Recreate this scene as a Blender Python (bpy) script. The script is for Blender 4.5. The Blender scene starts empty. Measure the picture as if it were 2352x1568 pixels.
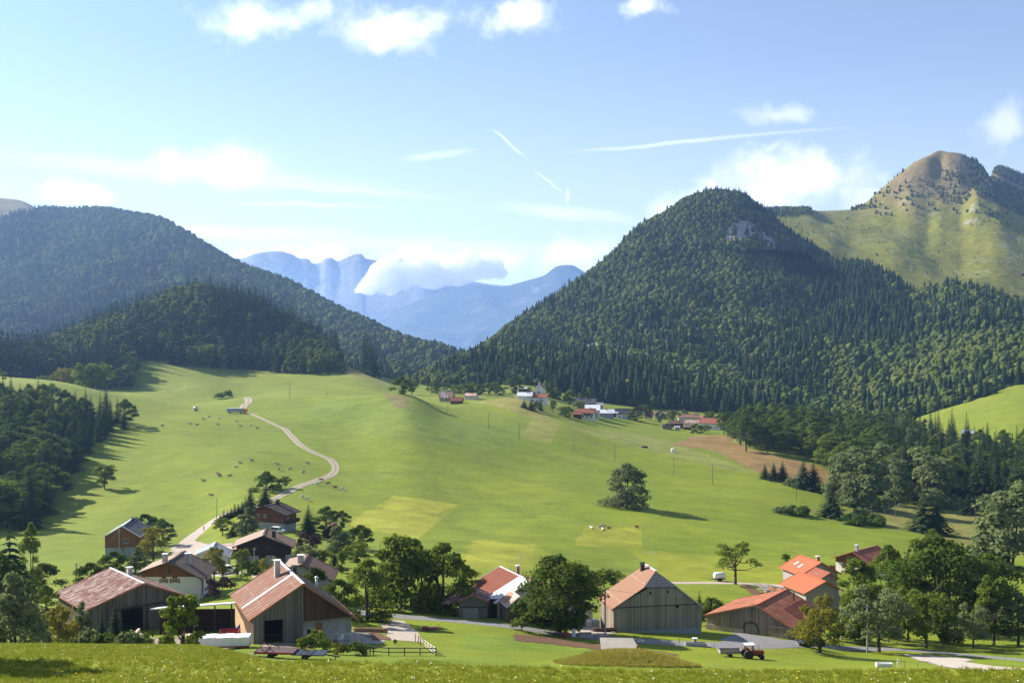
import math, random
import numpy as np
F, UC, VH, CAMZ = 2522.0, 1176.0, 784.0, 100.0   # focal length and centre of the 2352 px wide sketch grid
# ground profiles: bearing column -> (distance, sketch row)
NEAR_L = [(42,1568),(75,1480),(100,1528),(120,1540)]
COLS = {
 -500:[(42,1565),(75,1478),(100,1520),(125,1530),(165,1440),(200,1400),(260,1315),(330,1240),(400,1160),(480,1050),(560,950),(640,850),(720,800),(850,780),(1000,770),(1250,800),(1700,1000)],
 0:[(42,1568),(75,1478),(100,1522),(125,1535),(165,1445),(200,1402),(260,1317),(330,1242),(400,1175),(480,1065),(560,960),(640,872),(700,865),(800,870),(1000,840),(1250,850),(1700,1000)],
 100:[(42,1568),(75,1479),(100,1525),(125,1538),(165,1447),(200,1402),(260,1317),(330,1242),(400,1180),(480,1080),(560,980),(640,880),(670,872),(720,882),(800,900),(900,885),(1000,845),(1250,815),(1700,960)],
 300:[(42,1568),(75,1481),(100,1526),(125,1536),(165,1452),(200,1400),(250,1330),(300,1274),(350,1225),(430,1140),(500,1050),(580,975),(660,915),(710,905),(800,925),(900,900),(1000,838),(1250,742),(1700,880)],
 450:[(42,1568),(75,1482),(100,1522),(125,1528),(165,1448),(210,1375),(260,1306),(310,1262),(367,1215),(420,1140),(480,1068),(560,990),(650,945),(740,925),(820,932),(900,895),(1000,850),(1060,822),(1250,688),(1700,850)],
 560:[(45,1570),(75,1503),(100,1512),(126,1505),(148,1470),(175,1415),(210,1358),(250,1298),(290,1254),(330,1218),(380,1162),(430,1110),(500,1040),(580,985),(660,945),(740,918),(800,912),(860,918),(940,888),(1030,855),(1080,842),(1250,712),(1700,850)],
 690:[(45,1578),(75,1550),(100,1530),(126,1512),(148,1470),(180,1408),(210,1360),(250,1305),(290,1258),(330,1222),(380,1165),(430,1115),(500,1048),(580,990),(670,942),(735,913),(820,911),(900,893),(1000,862),(1080,840),(1250,772),(1700,870)],
 810:[(45,1582),(75,1555),(100,1532),(126,1513),(150,1470),(180,1418),(210,1370),(250,1320),(300,1268),(350,1215),(420,1140),(500,1060),(580,1000),(640,954),(695,914),(735,906),(820,912),(900,893),(1000,858),(1080,850),(1250,846),(1700,900)],
 930:[(45,1585),(75,1558),(100,1535),(126,1515),(150,1478),(180,1428),(210,1376),(250,1325),(300,1270),(360,1205),(430,1130),(500,1062),(570,996),(635,936),(690,905),(735,910),(800,925),(900,905),(1000,888),(1080,878),(1250,880),(1700,900)],
 1030:[(45,1590),(90,1550),(126,1518),(155,1480),(180,1432),(210,1388),(250,1332),(300,1275),(370,1205),(450,1130),(530,1052),(600,992),(680,948),(760,931),(830,918),(900,908),(980,895),(1300,885),(1700,900)],
 1180:[(45,1600),(90,1558),(126,1530),(155,1492),(180,1442),(210,1398),(250,1340),(300,1283),(370,1212),(450,1150),(530,1082),(605,1012),(680,970),(740,940),(790,916),(840,922),(900,912),(1000,890),(1300,885),(1700,900)],
 1290:[(45,1605),(90,1566),(126,1540),(155,1505),(182,1455),(210,1412),(250,1362),(300,1297),(370,1225),(450,1155),(530,1092),(605,1030),(680,985),(740,962),(800,945),(870,930),(1000,910),(1300,890),(1700,900)],
 1400:[(45,1610),(90,1569),(120,1546),(150,1518),(170,1484),(184,1456),(196,1443),(205,1435),(240,1390),(300,1315),(370,1235),(450,1165),(520,1110),(600,1052),(700,1003),(800,975),(870,960),(950,945),(1050,930),(1300,905),(1700,900)],
 1600:[(45,1610),(90,1569),(120,1548),(150,1524),(172,1492),(186,1462),(196,1452),(207,1440),(250,1392),(300,1330),(370,1253),(450,1180),(520,1122),(582,1090),(680,1040),(780,1008),(870,988),(950,968),(1050,950),(1300,930),(1700,920)],
 1800:[(45,1608),(90,1569),(120,1549),(150,1532),(180,1494),(192,1469),(202,1459),(217,1447),(270,1378),(330,1308),(400,1240),(480,1175),(560,1120),(640,1080),(740,1035),(840,1005),(950,980),(1300,940),(1700,930)],
 2000:[(45,1605),(90,1568),(120,1550),(150,1534),(180,1515),(200,1497),(225,1462),(270,1400),(320,1330),(380,1268),(450,1215),(520,1178),(600,1136),(700,1080),(800,1040),(950,1008),(1300,930),(1700,920)],
 2200:[(45,1600),(90,1565),(120,1549),(150,1535),(178,1520),(198,1504),(230,1468),(270,1412),(320,1352),(380,1295),(450,1240),(520,1195),(600,1150),(700,1098),(800,1045),(870,1000),(950,965),(1050,930),(1300,890),(1700,880)],
 2352:[(45,1595),(90,1560),(120,1548),(150,1537),(172,1528),(198,1508),(230,1470),(270,1415),(320,1358),(380,1302),(450,1250),(520,1200),(600,1150),(700,1098),(780,1040),(850,980),(920,940),(1000,905),(1100,870),(1300,850),(1700,840)],
 2850:[(45,1590),(90,1555),(120,1545),(150,1537),(172,1530),(198,1512),(230,1475),(270,1420),(320,1358),(380,1302),(450,1240),(520,1180),(600,1120),(700,1050),(800,980),(900,920),(1000,870),(1100,830),(1300,800),(1700,790)],
}
def pchip(x, y, q):
    x = np.asarray(x, float); y = np.asarray(y, float); q = np.asarray(q, float)
    h = np.diff(x); sh = (-1,) + (1,)*(y.ndim-1)
    d = np.diff(y, axis=0)/h.reshape(sh)
    m = np.zeros_like(y)
    w1 = (2*h[1:]+h[:-1]).reshape(sh); w2 = (h[1:]+2*h[:-1]).reshape(sh)
    same = d[1:]*d[:-1] > 0
    with np.errstate(divide='ignore', invalid='ignore'):
        hm = (w1+w2)/(w1/d[:-1]+w2/d[1:])
    m[1:-1] = np.where(same, hm, 0)
    m[0] = d[0]; m[-1] = d[-1]
    i = np.clip(np.searchsorted(x, q)-1, 0, len(x)-2)
    t = ((q-x[i])/h[i]); t = np.clip(t, 0, 1)
    sq = (-1,) + (1,)*(y.ndim-1)
    t = t.reshape(sq); hh = h[i].reshape(sq)
    return ((2*t**3-3*t**2+1)*y[i] + (t**3-2*t**2+t)*hh*m[i] + (-2*t**3+3*t**2)*y[i+1] + (t**3-t**2)*hh*m[i+1])
YR = np.concatenate([np.arange(-90, 40, 5.0), np.geomspace(40, 1700, 600)])
UR = np.arange(-500, 2851, 6.0)
def yeff(Y): return np.maximum(Y, 60.0)
def build_drop():
    us = sorted(COLS); prof = []
    for u in us:
        c = COLS[u]
        ys = [-90, 0, 18]+[p[0] for p in c]
        ds = [-22, 1.75, 6.3]+[(p[1]-VH)/F*p[0] for p in c]
        prof.append(pchip(ys, ds, YR))
    D = pchip(us, np.array(prof), UR)          # [nu, ny]
    k = np.array([1,2,3,2,1.]); k /= k.sum()
    for _ in range(3):
        P = np.pad(D, ((2,2),(2,2)), mode='edge')
        D = sum(k[i]*P[i:i+D.shape[0], 2:-2] for i in range(5))
        P = np.pad(D, ((0,0),(2,2)), mode='edge')
        D = sum(k[i]*P[:, i:i+D.shape[1]] for i in range(5))
    kk = np.hanning(23)[1:-1]; kk /= kk.sum()
    P = np.pad(D, ((10,10),(0,0)), mode='edge'); Dw = sum(kk[i]*P[i:i+D.shape[0]] for i in range(21))
    wz = np.clip((YR-90)/60, 0, 1)*np.clip((640-YR)/60, 0, 1)
    D = D*(1-wz*.8)+Dw*wz*.8
    X = (UR[:,None]-UC)/F*yeff(YR)[None,:]; Yg = np.broadcast_to(YR[None,:], X.shape)
    amp = np.clip((Yg-150)/250, 0.05, 1.0)
    D = D + amp*(0.35*np.sin(X/31+Yg/47)+0.3*np.sin(X/19-Yg/23+1.3)+0.22*np.sin(X/11+Yg/14+.5))
    # a rounded grassy mound over the buried tank
    mx, my = 14.4, 137.0
    r2 = ((X-mx)/7.2)**2+((Yg-my)/7.0)**2
    D = D - 2.2*np.exp(-r2**1.3)
    return D
DROP = build_drop()
def ground_uy(u, Y):
    """ground height at sketch column u and distance Y"""
    fu = np.clip((np.asarray(u, float)-UR[0])/6.0, 0, len(UR)-1.001)
    iy = np.interp(Y, YR, np.arange(len(YR))); iy = np.clip(iy, 0, len(YR)-1.001)
    a = fu.astype(int) if hasattr(fu, 'astype') else int(fu); b = np.asarray(iy).astype(int)
    s = fu-a; t = iy-b
    d = (DROP[a,b]*(1-s)+DROP[a+1,b]*s)*(1-t)+(DROP[a,b+1]*(1-s)+DROP[a+1,b+1]*s)*t
    return CAMZ-d
def ground(x, y):
    return float(ground_uy(UC+F*x/max(y, 60.0), y))
def at(u, v, ymin=62.0):
    """the point of the ground seen at sketch pixel (u, v)"""
    ys = np.geomspace(ymin, 1699, 4000)
    g = ground_uy(np.full_like(ys, u), ys); r = CAMZ-(v-VH)/F*ys
    k = np.argmax(g >= r)
    y = ys[k] if (g >= r).any() else 1690.0
    x = (u-UC)/F*y
    return (x, float(y), ground(x, y))
def uy(u, Y):
    x = (u-UC)/F*Y
    return (x, float(Y), ground(x, Y))
def proj(p):
    return UC+F*p[0]/p[1], VH-(p[2]-CAMZ)/p[1]*F
import bpy
from mathutils import Vector, Matrix, Euler
SC = bpy.context.scene
COLL = SC.collection
R = math.radians
RNG = np.random.default_rng(7)
random.seed(5)

def tag(o, label=None, cat=None, group=None, kind=None):
    if label: o['label'] = label
    if cat: o['category'] = cat
    if group: o['group'] = group
    if kind: o['kind'] = kind
    return o
def empty(name, loc=(0,0,0), rz=0, label=None, cat=None, group=None):
    o = bpy.data.objects.new(name, None); COLL.objects.link(o)
    o.empty_display_size = 0.3
    o.location = loc; o.rotation_euler = (0,0,rz)
    return tag(o, label, cat, group)
def copy_tree(o, parent=None):
    c = o.copy(); COLL.objects.link(c)
    c.parent = parent
    for ch in list(o.children): copy_tree(ch, c)
    return c
def np_mesh(name, V, Fc, mats=(), mi=None, attrs=None, smooth=False):
    """mesh from numpy: V (n,3), Fc (m,k)"""
    me = bpy.data.meshes.new(name)
    V = np.asarray(V, np.float32); Fc = np.asarray(Fc, np.int32)
    k = Fc.shape[1]; m = len(Fc)
    me.vertices.add(len(V)); me.vertices.foreach_set('co', V.ravel())
    me.loops.add(m*k); me.loops.foreach_set('vertex_index', Fc.ravel())
    me.polygons.add(m)
    me.polygons.foreach_set('loop_start', np.arange(0, m*k, k, dtype=np.int32))
    if mi is not None: me.polygons.foreach_set('material_index', np.asarray(mi, np.int32))
    me.update(calc_edges=True)
    if smooth: me.polygons.foreach_set('use_smooth', np.ones(m, bool))
    for a, (typ, dom, arr) in (attrs or {}).items():
        at_ = me.attributes.new(a, typ, dom)
        at_.data.foreach_set('color' if typ == 'FLOAT_COLOR' else 'value', np.asarray(arr, np.float32 if 'FLOAT' in typ else np.int32).ravel())
    for x in mats: me.materials.append(x)
    return me
def obj(name, me, parent=None, loc=(0,0,0), rz=0):
    o = bpy.data.objects.new(name, me); COLL.objects.link(o)
    o.parent = parent; o.location = loc; o.rotation_euler = (0,0,rz)
    return o
def grid_faces(nu, ny):
    i = np.arange((nu-1)*(ny-1)); a = (i//(ny-1))*ny + i % (ny-1)
    return np.stack([a, a+ny, a+ny+1, a+1], 1)

class MB:
    """collects simple solids and links them as one mesh object"""
    def __init__(s): s.v=[]; s.f=[]; s.m=[]
    def add(s, vs, fs, m=0):
        b=len(s.v); s.v += [tuple(map(float,p)) for p in vs]
        s.f += [tuple(b+i for i in f) for f in fs]; s.m += [m]*len(fs); return s
    def box(s, x0,x1,y0,y1,z0,z1, m=0):
        x0,x1=min(x0,x1),max(x0,x1); y0,y1=min(y0,y1),max(y0,y1); z0,z1=min(z0,z1),max(z0,z1)
        return s.add([(x0,y0,z0),(x1,y0,z0),(x1,y1,z0),(x0,y1,z0),(x0,y0,z1),(x1,y0,z1),(x1,y1,z1),(x0,y1,z1)],
              [(0,3,2,1),(4,5,6,7),(0,1,5,4),(1,2,6,5),(2,3,7,6),(3,0,4,7)], m)
    def cbox(s, c, d, m=0, rz=0, pitch=0, roll=0):
        M = Matrix.Translation(c) @ Euler((roll,pitch,rz)).to_matrix().to_4x4()
        vs=[M @ Vector((d[0]/2*a, d[1]/2*b, d[2]/2*e)) for e in(-1,1) for a,b in((-1,-1),(1,-1),(1,1),(-1,1))]
        return s.add(vs,[(0,3,2,1),(4,5,6,7),(0,1,5,4),(1,2,6,5),(2,3,7,6),(3,0,4,7)], m)
    def slab(s, q, t, m=0):
        """quad or polygon q (counter-clockwise from above) given thickness t downwards along its normal"""
        q=[Vector(p) for p in q]; n=(q[1]-q[0]).cross(q[2]-q[0]).normalized()
        k=len(q); vs=q+[p-n*t for p in q]
        fs=[tuple(range(k)), tuple(reversed(range(k,2*k)))]+[(i,i+k,(i+1)%k+k,(i+1)%k) for i in range(k)]
        return s.add(vs, fs, m)
    def bar(s, p, q, w, h=None, m=0):
        p,q=Vector(p),Vector(q); h=h or w; d=(q-p).normalized()
        up=Vector((0,0,1)) if abs(d.z)<.95 else Vector((1,0,0))
        a=d.cross(up).normalized()*w/2; b=a.cross(d).normalized()*h/2
        vs=[e+sa*a+sb*b for e in(p,q) for sa,sb in((-1,-1),(1,-1),(1,1),(-1,1))]
        return s.add(vs,[(0,3,2,1),(4,5,6,7),(0,1,5,4),(1,2,6,5),(2,3,7,6),(3,0,4,7)][::1], m)
    def tube(s, p, q, r0, r1=None, n=8, m=0, cap=True):
        p,q=Vector(p),Vector(q); r1=r0 if r1 is None else r1; d=(q-p).normalized()
        up=Vector((0,0,1)) if abs(d.z)<.95 else Vector((1,0,0))
        a=d.cross(up).normalized(); b=d.cross(a)
        vs=[e+(a*math.cos(2*math.pi*i/n)+b*math.sin(2*math.pi*i/n))*r for e,r in((p,r0),(q,r1)) for i in range(n)]
        fs=[(i,(i+1)%n,n+(i+1)%n,n+i) for i in range(n)]
        if cap: fs+=[tuple(reversed(range(n))),tuple(range(n,2*n))]
        return s.add(vs,fs,m)
    def lathe(s, c, prof, n=14, m=0, axis='z'):
        vs=[]
        for r,z in prof:
            for i in range(n):
                x,y=r*math.cos(2*math.pi*i/n),r*math.sin(2*math.pi*i/n)
                p=(x,y,z) if axis=='z' else ((x,z,y) if axis=='y' else (z,x,y))
                vs.append((c[0]+p[0],c[1]+p[1],c[2]+p[2]))
        k=len(prof); fs=[(j*n+i,j*n+(i+1)%n,(j+1)*n+(i+1)%n,(j+1)*n+i) for j in range(k-1) for i in range(n)]
        fs+=[tuple(reversed(range(n))),tuple(range((k-1)*n,k*n))]
        return s.add(vs,fs,m)
    def blob(s, c, r, m=0, n=10, seed=0, rough=.12):
        rr=random.Random(seed); k=n//2+1; prof=[]; vs=[]
        for j in range(k+1):
            t=math.pi*j/k
            for i in range(n):
                q=1+rr.uniform(-rough,rough)
                vs.append((c[0]+r[0]*math.sin(t)*math.cos(2*math.pi*i/n)*q,c[1]+r[1]*math.sin(t)*math.sin(2*math.pi*i/n)*q,c[2]+r[2]*math.cos(t)*q))
        fs=[(j*n+i,(j+1)*n+i,(j+1)*n+(i+1)%n,j*n+(i+1)%n) for j in range(k) for i in range(n)]
        return s.add(vs,fs,m)
    def mesh(s, name, mats, smooth=False):
        me=bpy.data.meshes.new(name); me.from_pydata(s.v,[],s.f)
        for x in (mats if isinstance(mats,(list,tuple)) else [mats]): me.materials.append(x)
        if any(s.m): me.polygons.foreach_set('material_index', s.m)
        if smooth: me.polygons.foreach_set('use_smooth',[True]*len(s.f))
        me.update(); me.validate(); return me
    def build(s, name, mats, parent=None, loc=(0,0,0), rz=0, smooth=False):
        return obj(name, s.mesh(name, mats, smooth), parent, loc, rz)

# ---------------------------------------------------------------- materials
class NT:
    def __init__(s, nt): s.t=nt
    def __call__(s, typ, out=0, **kw):
        n=s.t.nodes.new(typ)
        ins={k:v for k,v in kw.items() if not k.startswith('_')}
        for k,v in kw.items():
            if k.startswith('_'): setattr(n, k[1:], v)
        for k,v in ins.items():
            key=int(k[1:]) if k[0]=='i' and k[1:].isdigit() else k.replace('__',' ')
            sk=n.inputs[key]
            if isinstance(v, bpy.types.NodeSocket): s.t.links.new(v, sk)
            elif isinstance(v, bpy.types.Node): s.t.links.new(v.outputs[0], sk)
            else: sk.default_value = v if not (isinstance(v,(tuple,list)) and len(v)==3 and sk.type=='RGBA') else (*v,1)
        return n
    def math(s, op, a, b=0.0, c=0.0, clamp=False):
        return s('ShaderNodeMath', _operation=op, _use_clamp=clamp, i0=a, i1=b, i2=c).outputs[0]
    def vmath(s, op, a, b=(0,0,0)): return s('ShaderNodeVectorMath', _operation=op, i0=a, i1=b).outputs[0]
    def mix(s, f, a, b, mode='MIX'):
        n=s.t.nodes.new('ShaderNodeMix'); n.data_type='RGBA'; n.blend_type=mode
        for i,v in ((0,f),(6,a),(7,b)):
            if isinstance(v, bpy.types.NodeSocket): s.t.links.new(v, n.inputs[i])
            else: n.inputs[i].default_value = (*v,1) if isinstance(v,(tuple,list)) and len(v)==3 else v
        return n.outputs[2]
    def ramp(s, f, stops):
        n=s('ShaderNodeValToRGB', i0=f); e=n.color_ramp.elements
        while len(e)<len(stops): e.new(.5)
        for x,(p,c) in zip(e,stops): x.position=p; x.color=(*c,1) if len(c)==3 else c
        return n.outputs[0]
    def rng(s, v, a, b, c=0.0, d=1.0, smooth=False):
        return s('ShaderNodeMapRange', _interpolation_type='SMOOTHSTEP' if smooth else 'LINEAR', i0=v, i1=a, i2=b, i3=c, i4=d).outputs[0]
    def noise(s, vec, scale, detail=3.0, rough=.55, col=False):
        n=s('ShaderNodeTexNoise', Vector=vec, Scale=scale, Detail=detail, Roughness=rough); return n.outputs[1 if col else 0]
    def coord(s, kind='Object'): return s('ShaderNodeTexCoord').outputs[kind]
    def pos(s): return s('ShaderNodeNewGeometry').outputs['Position']
    def scale(s, vec, sc): return s.vmath('MULTIPLY', vec, sc)
def new_mat(name):
    m=bpy.data.materials.new(name); m.use_nodes=True; m.node_tree.nodes.clear(); return m, NT(m.node_tree)
def finish(m, n, col, rough=.85, bump=None, bstr=.4, bdist=.05, metal=0.0, spec=.15, **kw):
    b=n('ShaderNodeBsdfPrincipled', Base__Color=col, Roughness=rough, Metallic=metal)
    b.inputs['Specular IOR Level'].default_value=spec
    if bump is not None:
        bn=n('ShaderNodeBump', Strength=bstr, Distance=bdist, Height=bump); n.t.links.new(bn.outputs[0], b.inputs['Normal'])
    o=n('ShaderNodeOutputMaterial'); n.t.links.new(b.outputs[0], o.inputs[0]); return m
def plain(name, c, rough=.6, var=.18, scale=1.5, metal=0.0, spec=.4, bump=0.0):
    m,n=new_mat(name); p=n.coord()
    f=n.noise(p, scale, 5); g=n.noise(p, scale*9, 3)
    k=n.math('ADD', n.math('MULTIPLY', f, .7), n.math('MULTIPLY', g, .3))
    col=n.mix(n.rng(k,.3,.7), tuple(x*(1-var) for x in c), tuple(min(1,x*(1+var)) for x in c))
    return finish(m,n,col,rough,metal=metal,spec=spec,bump=(g if bump else None),bstr=bump)
def planks(name, c1, c2, w=.22, streak=.6, rough=.85, horiz=False):
    m,n=new_mat(name); p=n.coord()
    x=n('ShaderNodeSeparateXYZ', i0=p)
    a=x.outputs[2] if horiz else n.math('ADD', x.outputs[0], x.outputs[1])
    k=n.math('DIVIDE', a, w)
    idx=n.math('FLOOR', k); fr=n.math('FRACT', k)
    rnd=n('ShaderNodeTexWhiteNoise', _noise_dimensions='1D', W=idx).outputs[0]
    sv=n.scale(p, (.6,.6,9) if horiz else (7,7,.35))
    st=n.noise(sv, 1.0, 6, .7); big=n.noise(p, .35, 4)
    f=n.math('ADD', n.math('ADD', n.math('MULTIPLY', rnd, .45), n.math('MULTIPLY', st, streak)), n.math('MULTIPLY', big, .35))
    col=n.mix(n.rng(f,.35,1.0), c1, c2)
    gap=n.math('GREATER_THAN', n.math('ABSOLUTE', n.math('SUBTRACT', fr, .5)), .44)
    col=n.mix(n.math('MULTIPLY', gap, .75), col, tuple(x*.25 for x in c1))
    return finish(m,n,col,rough,bump=n.math('SUBTRACT', st, n.math('MULTIPLY',gap,2.0)),bstr=.5,bdist=.02)
def corrug(name, base, rust, amount=.5, period=.9, rough=.55, rows=3.2, seed=0.0, metal=.0, light=(.5,.47,.43), seamw=.26, seamk=.6, streak=.0):
    """corrugated sheet roofing: x runs down the slope, y along the ridge"""
    m,n=new_mat(name); p=n.vmath('ADD', n.coord(), (seed*13.1, seed*7.7, 0))
    x=n('ShaderNodeSeparateXYZ', i0=p)
    u,v=x.outputs[0], x.outputs[1]
    rib=n.math('SINE', n.math('MULTIPLY', v, 2*math.pi/period*2))
    iu=n.math('FLOOR', n.math('DIVIDE', u, rows)); iv=n.math('FLOOR', n.math('DIVIDE', v, period))
    pid=n('ShaderNodeCombineXYZ', i0=iu, i1=iv)
    rnd=n('ShaderNodeTexWhiteNoise', _noise_dimensions='2D', Vector=pid).outputs[0]
    st=n.noise(n.scale(p,(.45,3.2,1)), 1.0, 7, .72); big=n.noise(p,.22,5,.6)
    fine=n.noise(n.scale(p,(1.5,9,1)),1.0,4,.7)
    f=n.math('ADD', n.math('ADD', n.math('MULTIPLY', st, .6), n.math('MULTIPLY', rnd, .22)), n.math('MULTIPLY', big, .55))
    f=n.math('ADD', f, n.math('MULTIPLY', fine, .15))
    k=n.rng(f, .95-amount*.7, 1.15-amount*.7, smooth=True)
    col=n.mix(k, base, rust)
    col=n.mix(n.math('MULTIPLY', n.rng(fine,.4,.75), .22), col, n.mix(.5, col, light))
    col=n.mix(n.math('MULTIPLY',n.rng(n.noise(n.scale(p,(.5,2.4,1)),1.0,5,.7),.5,.62),streak),col,light)
    edge=n.math('LESS_THAN', n.math('FRACT', n.math('DIVIDE', u, rows)), .045)
    spot=n.math('MULTIPLY', edge, n.rng(st,.5,.66))
    col=n.mix(n.math('MULTIPLY', spot, .8), col, light)
    seam=n.math('LESS_THAN', n.math('FRACT', n.math('DIVIDE', v, period)), seamw)
    col=n.mix(n.math('MULTIPLY', seam, seamk), col, n.mix(1.0,col,(.42,.36,.34),'MULTIPLY'))
    return finish(m,n,col,max(rough,.8),bump=rib,bstr=.4,bdist=.04,metal=metal,spec=.12)
def tiles(name, c1, c2, row=.34, wid=.28, rough=.75, dark=.45, patchy=.4):
    m,n=new_mat(name); p=n.coord(); x=n('ShaderNodeSeparateXYZ', i0=p)
    u=n.math('DIVIDE', x.outputs[0], row); v=n.math('DIVIDE', x.outputs[1], wid)
    pid=n('ShaderNodeCombineXYZ', i0=n.math('FLOOR',u), i1=n.math('FLOOR',v))
    rnd=n('ShaderNodeTexWhiteNoise', _noise_dimensions='2D', Vector=pid).outputs[0]
    big=n.noise(p,.5,6,.65)
    f=n.math('ADD', n.math('MULTIPLY', rnd, 1-patchy), n.math('MULTIPLY', n.rng(big,.3,.7), patchy))
    col=n.mix(f,c1,c2)
    fu,fv=n.math('FRACT',u),n.math('FRACT',v)
    ed=n.math('MAXIMUM', n.math('LESS_THAN',fu,.16), n.math('LESS_THAN',fv,.14))
    col=n.mix(n.math('MULTIPLY',ed,dark),col,tuple(z*.35 for z in c1))
    return finish(m,n,col,rough,bump=n.math('ADD',fu,n.math('SINE',n.math('MULTIPLY',fv,math.pi))),bstr=.6,bdist=.05)
def masonry(name, c, joint, size=.35, rough=.9):
    m,n=new_mat(name); p=n.coord()
    v=n('ShaderNodeTexVoronoi', Vector=n.scale(p,(1,1,1.6)), Scale=1/size, _feature='DISTANCE_TO_EDGE').outputs[0]
    cc=n('ShaderNodeTexVoronoi', Vector=n.scale(p,(1,1,1.6)), Scale=1/size).outputs[1]
    big=n.noise(p,.8,5)
    g=n('ShaderNodeSeparateXYZ', i0=cc).outputs[0]
    col=n.mix(n.math('ADD',n.math('MULTIPLY',g,.6),n.math('MULTIPLY',big,.4)), tuple(x*.6 for x in c), tuple(min(1,x*1.3) for x in c))
    col=n.mix(n.rng(v,0,.08,1,0),col,joint)
    return finish(m,n,col,rough,bump=v,bstr=.4,bdist=.05)
def leaf_mat(name, c, c2, trans=.35, var=.35):
    """c..c2: colour range of leaves from tree to tree and clump to clump"""
    m,n=new_mat(name)
    oi=n('ShaderNodeObjectInfo').outputs['Random']; tone=n('ShaderNodeAttribute', _attribute_name='tone').outputs['Fac']
    f=n.math('ADD', n.math('MULTIPLY', oi, .6), n.math('MULTIPLY', tone, .5), clamp=True)
    col=n.mix(f, c, c2)
    d=n('ShaderNodeBsdfDiffuse', Color=col); t=n('ShaderNodeBsdfTranslucent', Color=n.mix(.4,col,tuple(min(1,x*1.6) for x in c2)))
    s=n('ShaderNodeMixShader', i0=trans, i1=d, i2=t)
    o=n('ShaderNodeOutputMaterial', Surface=s); return m
# value noise in numpy, for relief and colour patches
def vnoise(x, y, seed=0):
    xi=np.floor(x).astype(int); yi=np.floor(y).astype(int); fx=x-xi; fy=y-yi
    fx=fx*fx*(3-2*fx); fy=fy*fy*(3-2*fy)
    def h(a,b):
        n=(a*374761393+b*668265263+seed*1274126177)&0x7fffffff
        n=((n^(n>>13))*1274126177)&0x7fffffff
        return ((n^(n>>16))&0xffff)/65535.0
    return (h(xi,yi)*(1-fx)+h(xi+1,yi)*fx)*(1-fy)+(h(xi,yi+1)*(1-fx)+h(xi+1,yi+1)*fx)*fy
def fbm(x, y, s, o=4, seed=0, g=.5):
    x=np.asarray(x,float)/s; y=np.asarray(y,float)/s; t=0; a=1; w=0
    for i in range(o): t=t+a*vnoise(x,y,seed+i); w+=a; a*=g; x=x*2.03; y=y*2.03
    return t/w
def inpoly(u, v, P):
    u=np.asarray(u,float); v=np.asarray(v,float); c=np.zeros(u.shape,bool); n=len(P); j=n-1
    for i in range(n):
        xi,yi=P[i]; xj,yj=P[j]
        if yi!=yj:
            c ^= ((yi>v)!=(yj>v)) & (u < (xj-xi)*(v-yi)/(yj-yi)+xi)
        j=i
    return c
# ---------------------------------------------------------------- camera, light, sky
cam=bpy.data.cameras.new('camera'); cam.sensor_width=36; cam.lens=36*F/2352; cam.clip_start=.5; cam.clip_end=60000
co=bpy.data.objects.new('camera',cam); COLL.objects.link(co); co.location=(0,0,CAMZ); co.rotation_euler=(R(90),0,0)
SC.camera=co
SUN=Vector((-.86*math.cos(R(31.5)), .51*math.cos(R(31.5)), math.sin(R(31.5)))).normalized()
sl=bpy.data.lights.new('sun','SUN'); sl.energy=5.0; sl.angle=R(.55); sl.color=(1,.93,.82)
so=bpy.data.objects.new('sun',sl); COLL.objects.link(so); so.rotation_euler=SUN.to_track_quat('Z','Y').to_euler(); so.location=(-60,60,200)
SC.view_settings.view_transform='Standard'; SC.view_settings.look='None'; SC.view_settings.exposure=1.17; SC.view_settings.gamma=1
SC.view_settings.use_curve_mapping=False
cy=SC.cycles; cy.use_denoising=True; cy.denoiser='OPENIMAGEDENOISE'; cy.denoising_input_passes='RGB_ALBEDO_NORMAL'; cy.denoising_prefilter='ACCURATE'
cy.max_bounces=5; cy.diffuse_bounces=2; cy.glossy_bounces=2; cy.transmission_bounces=4; cy.transparent_max_bounces=24; cy.volume_bounces=4
cy.use_adaptive_sampling=True; cy.adaptive_threshold=.01; cy.caustics_reflective=False; cy.caustics_refractive=False
cy.sample_clamp_indirect=4

W=bpy.data.worlds.new('World'); SC.world=W; W.use_nodes=True; W.node_tree.nodes.clear()
n=NT(W.node_tree)
sky=n('ShaderNodeTexSky', _sky_type='NISHITA', _sun_disc=False, _sun_elevation=R(31.5), _sun_rotation=math.atan2(SUN.x,SUN.y), _air_density=1.0, _dust_density=.3, _ozone_density=3.0, _altitude=1000)
dirv=n.coord('Generated'); sx=n('ShaderNodeSeparateXYZ', i0=dirv)
yy=n.math('MAXIMUM', sx.outputs[1], .02)
ga=n.math('DIVIDE', sx.outputs[0], yy); gb=n.math('DIVIDE', sx.outputs[2], yy)
gv=n('ShaderNodeCombineXYZ', i0=ga, i1=gb).outputs[0]
warp=n.noise(gv, 14, 4, .6, col=True)
gw=n.vmath('ADD', gv, n.vmath('MULTIPLY', n.vmath('SUBTRACT', warp, (.5,.5,.5)), (.075,.045,0)))
def gsk(u,v): return ((u-UC)/F, (VH-v)/F)
def ell(vec, u, v, ru, rv, rot=0.0):
    a,b=gsk(u,v)
    mp=n('ShaderNodeMapping', _vector_type='TEXTURE', Vector=vec, Location=(a,b,0), Rotation=(0,0,R(rot)), Scale=(ru/F,rv/F,1))
    ln=n('ShaderNodeVectorMath', _operation='LENGTH', i0=mp.outputs[0]).outputs['Value']
    return n.math('SUBTRACT', 1.0, ln)
def union(lst):
    t=lst[0]
    for x in lst[1:]: t=n.math('MAXIMUM', t, x)
    return n.math('MAXIMUM', t, -1.0)
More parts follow.
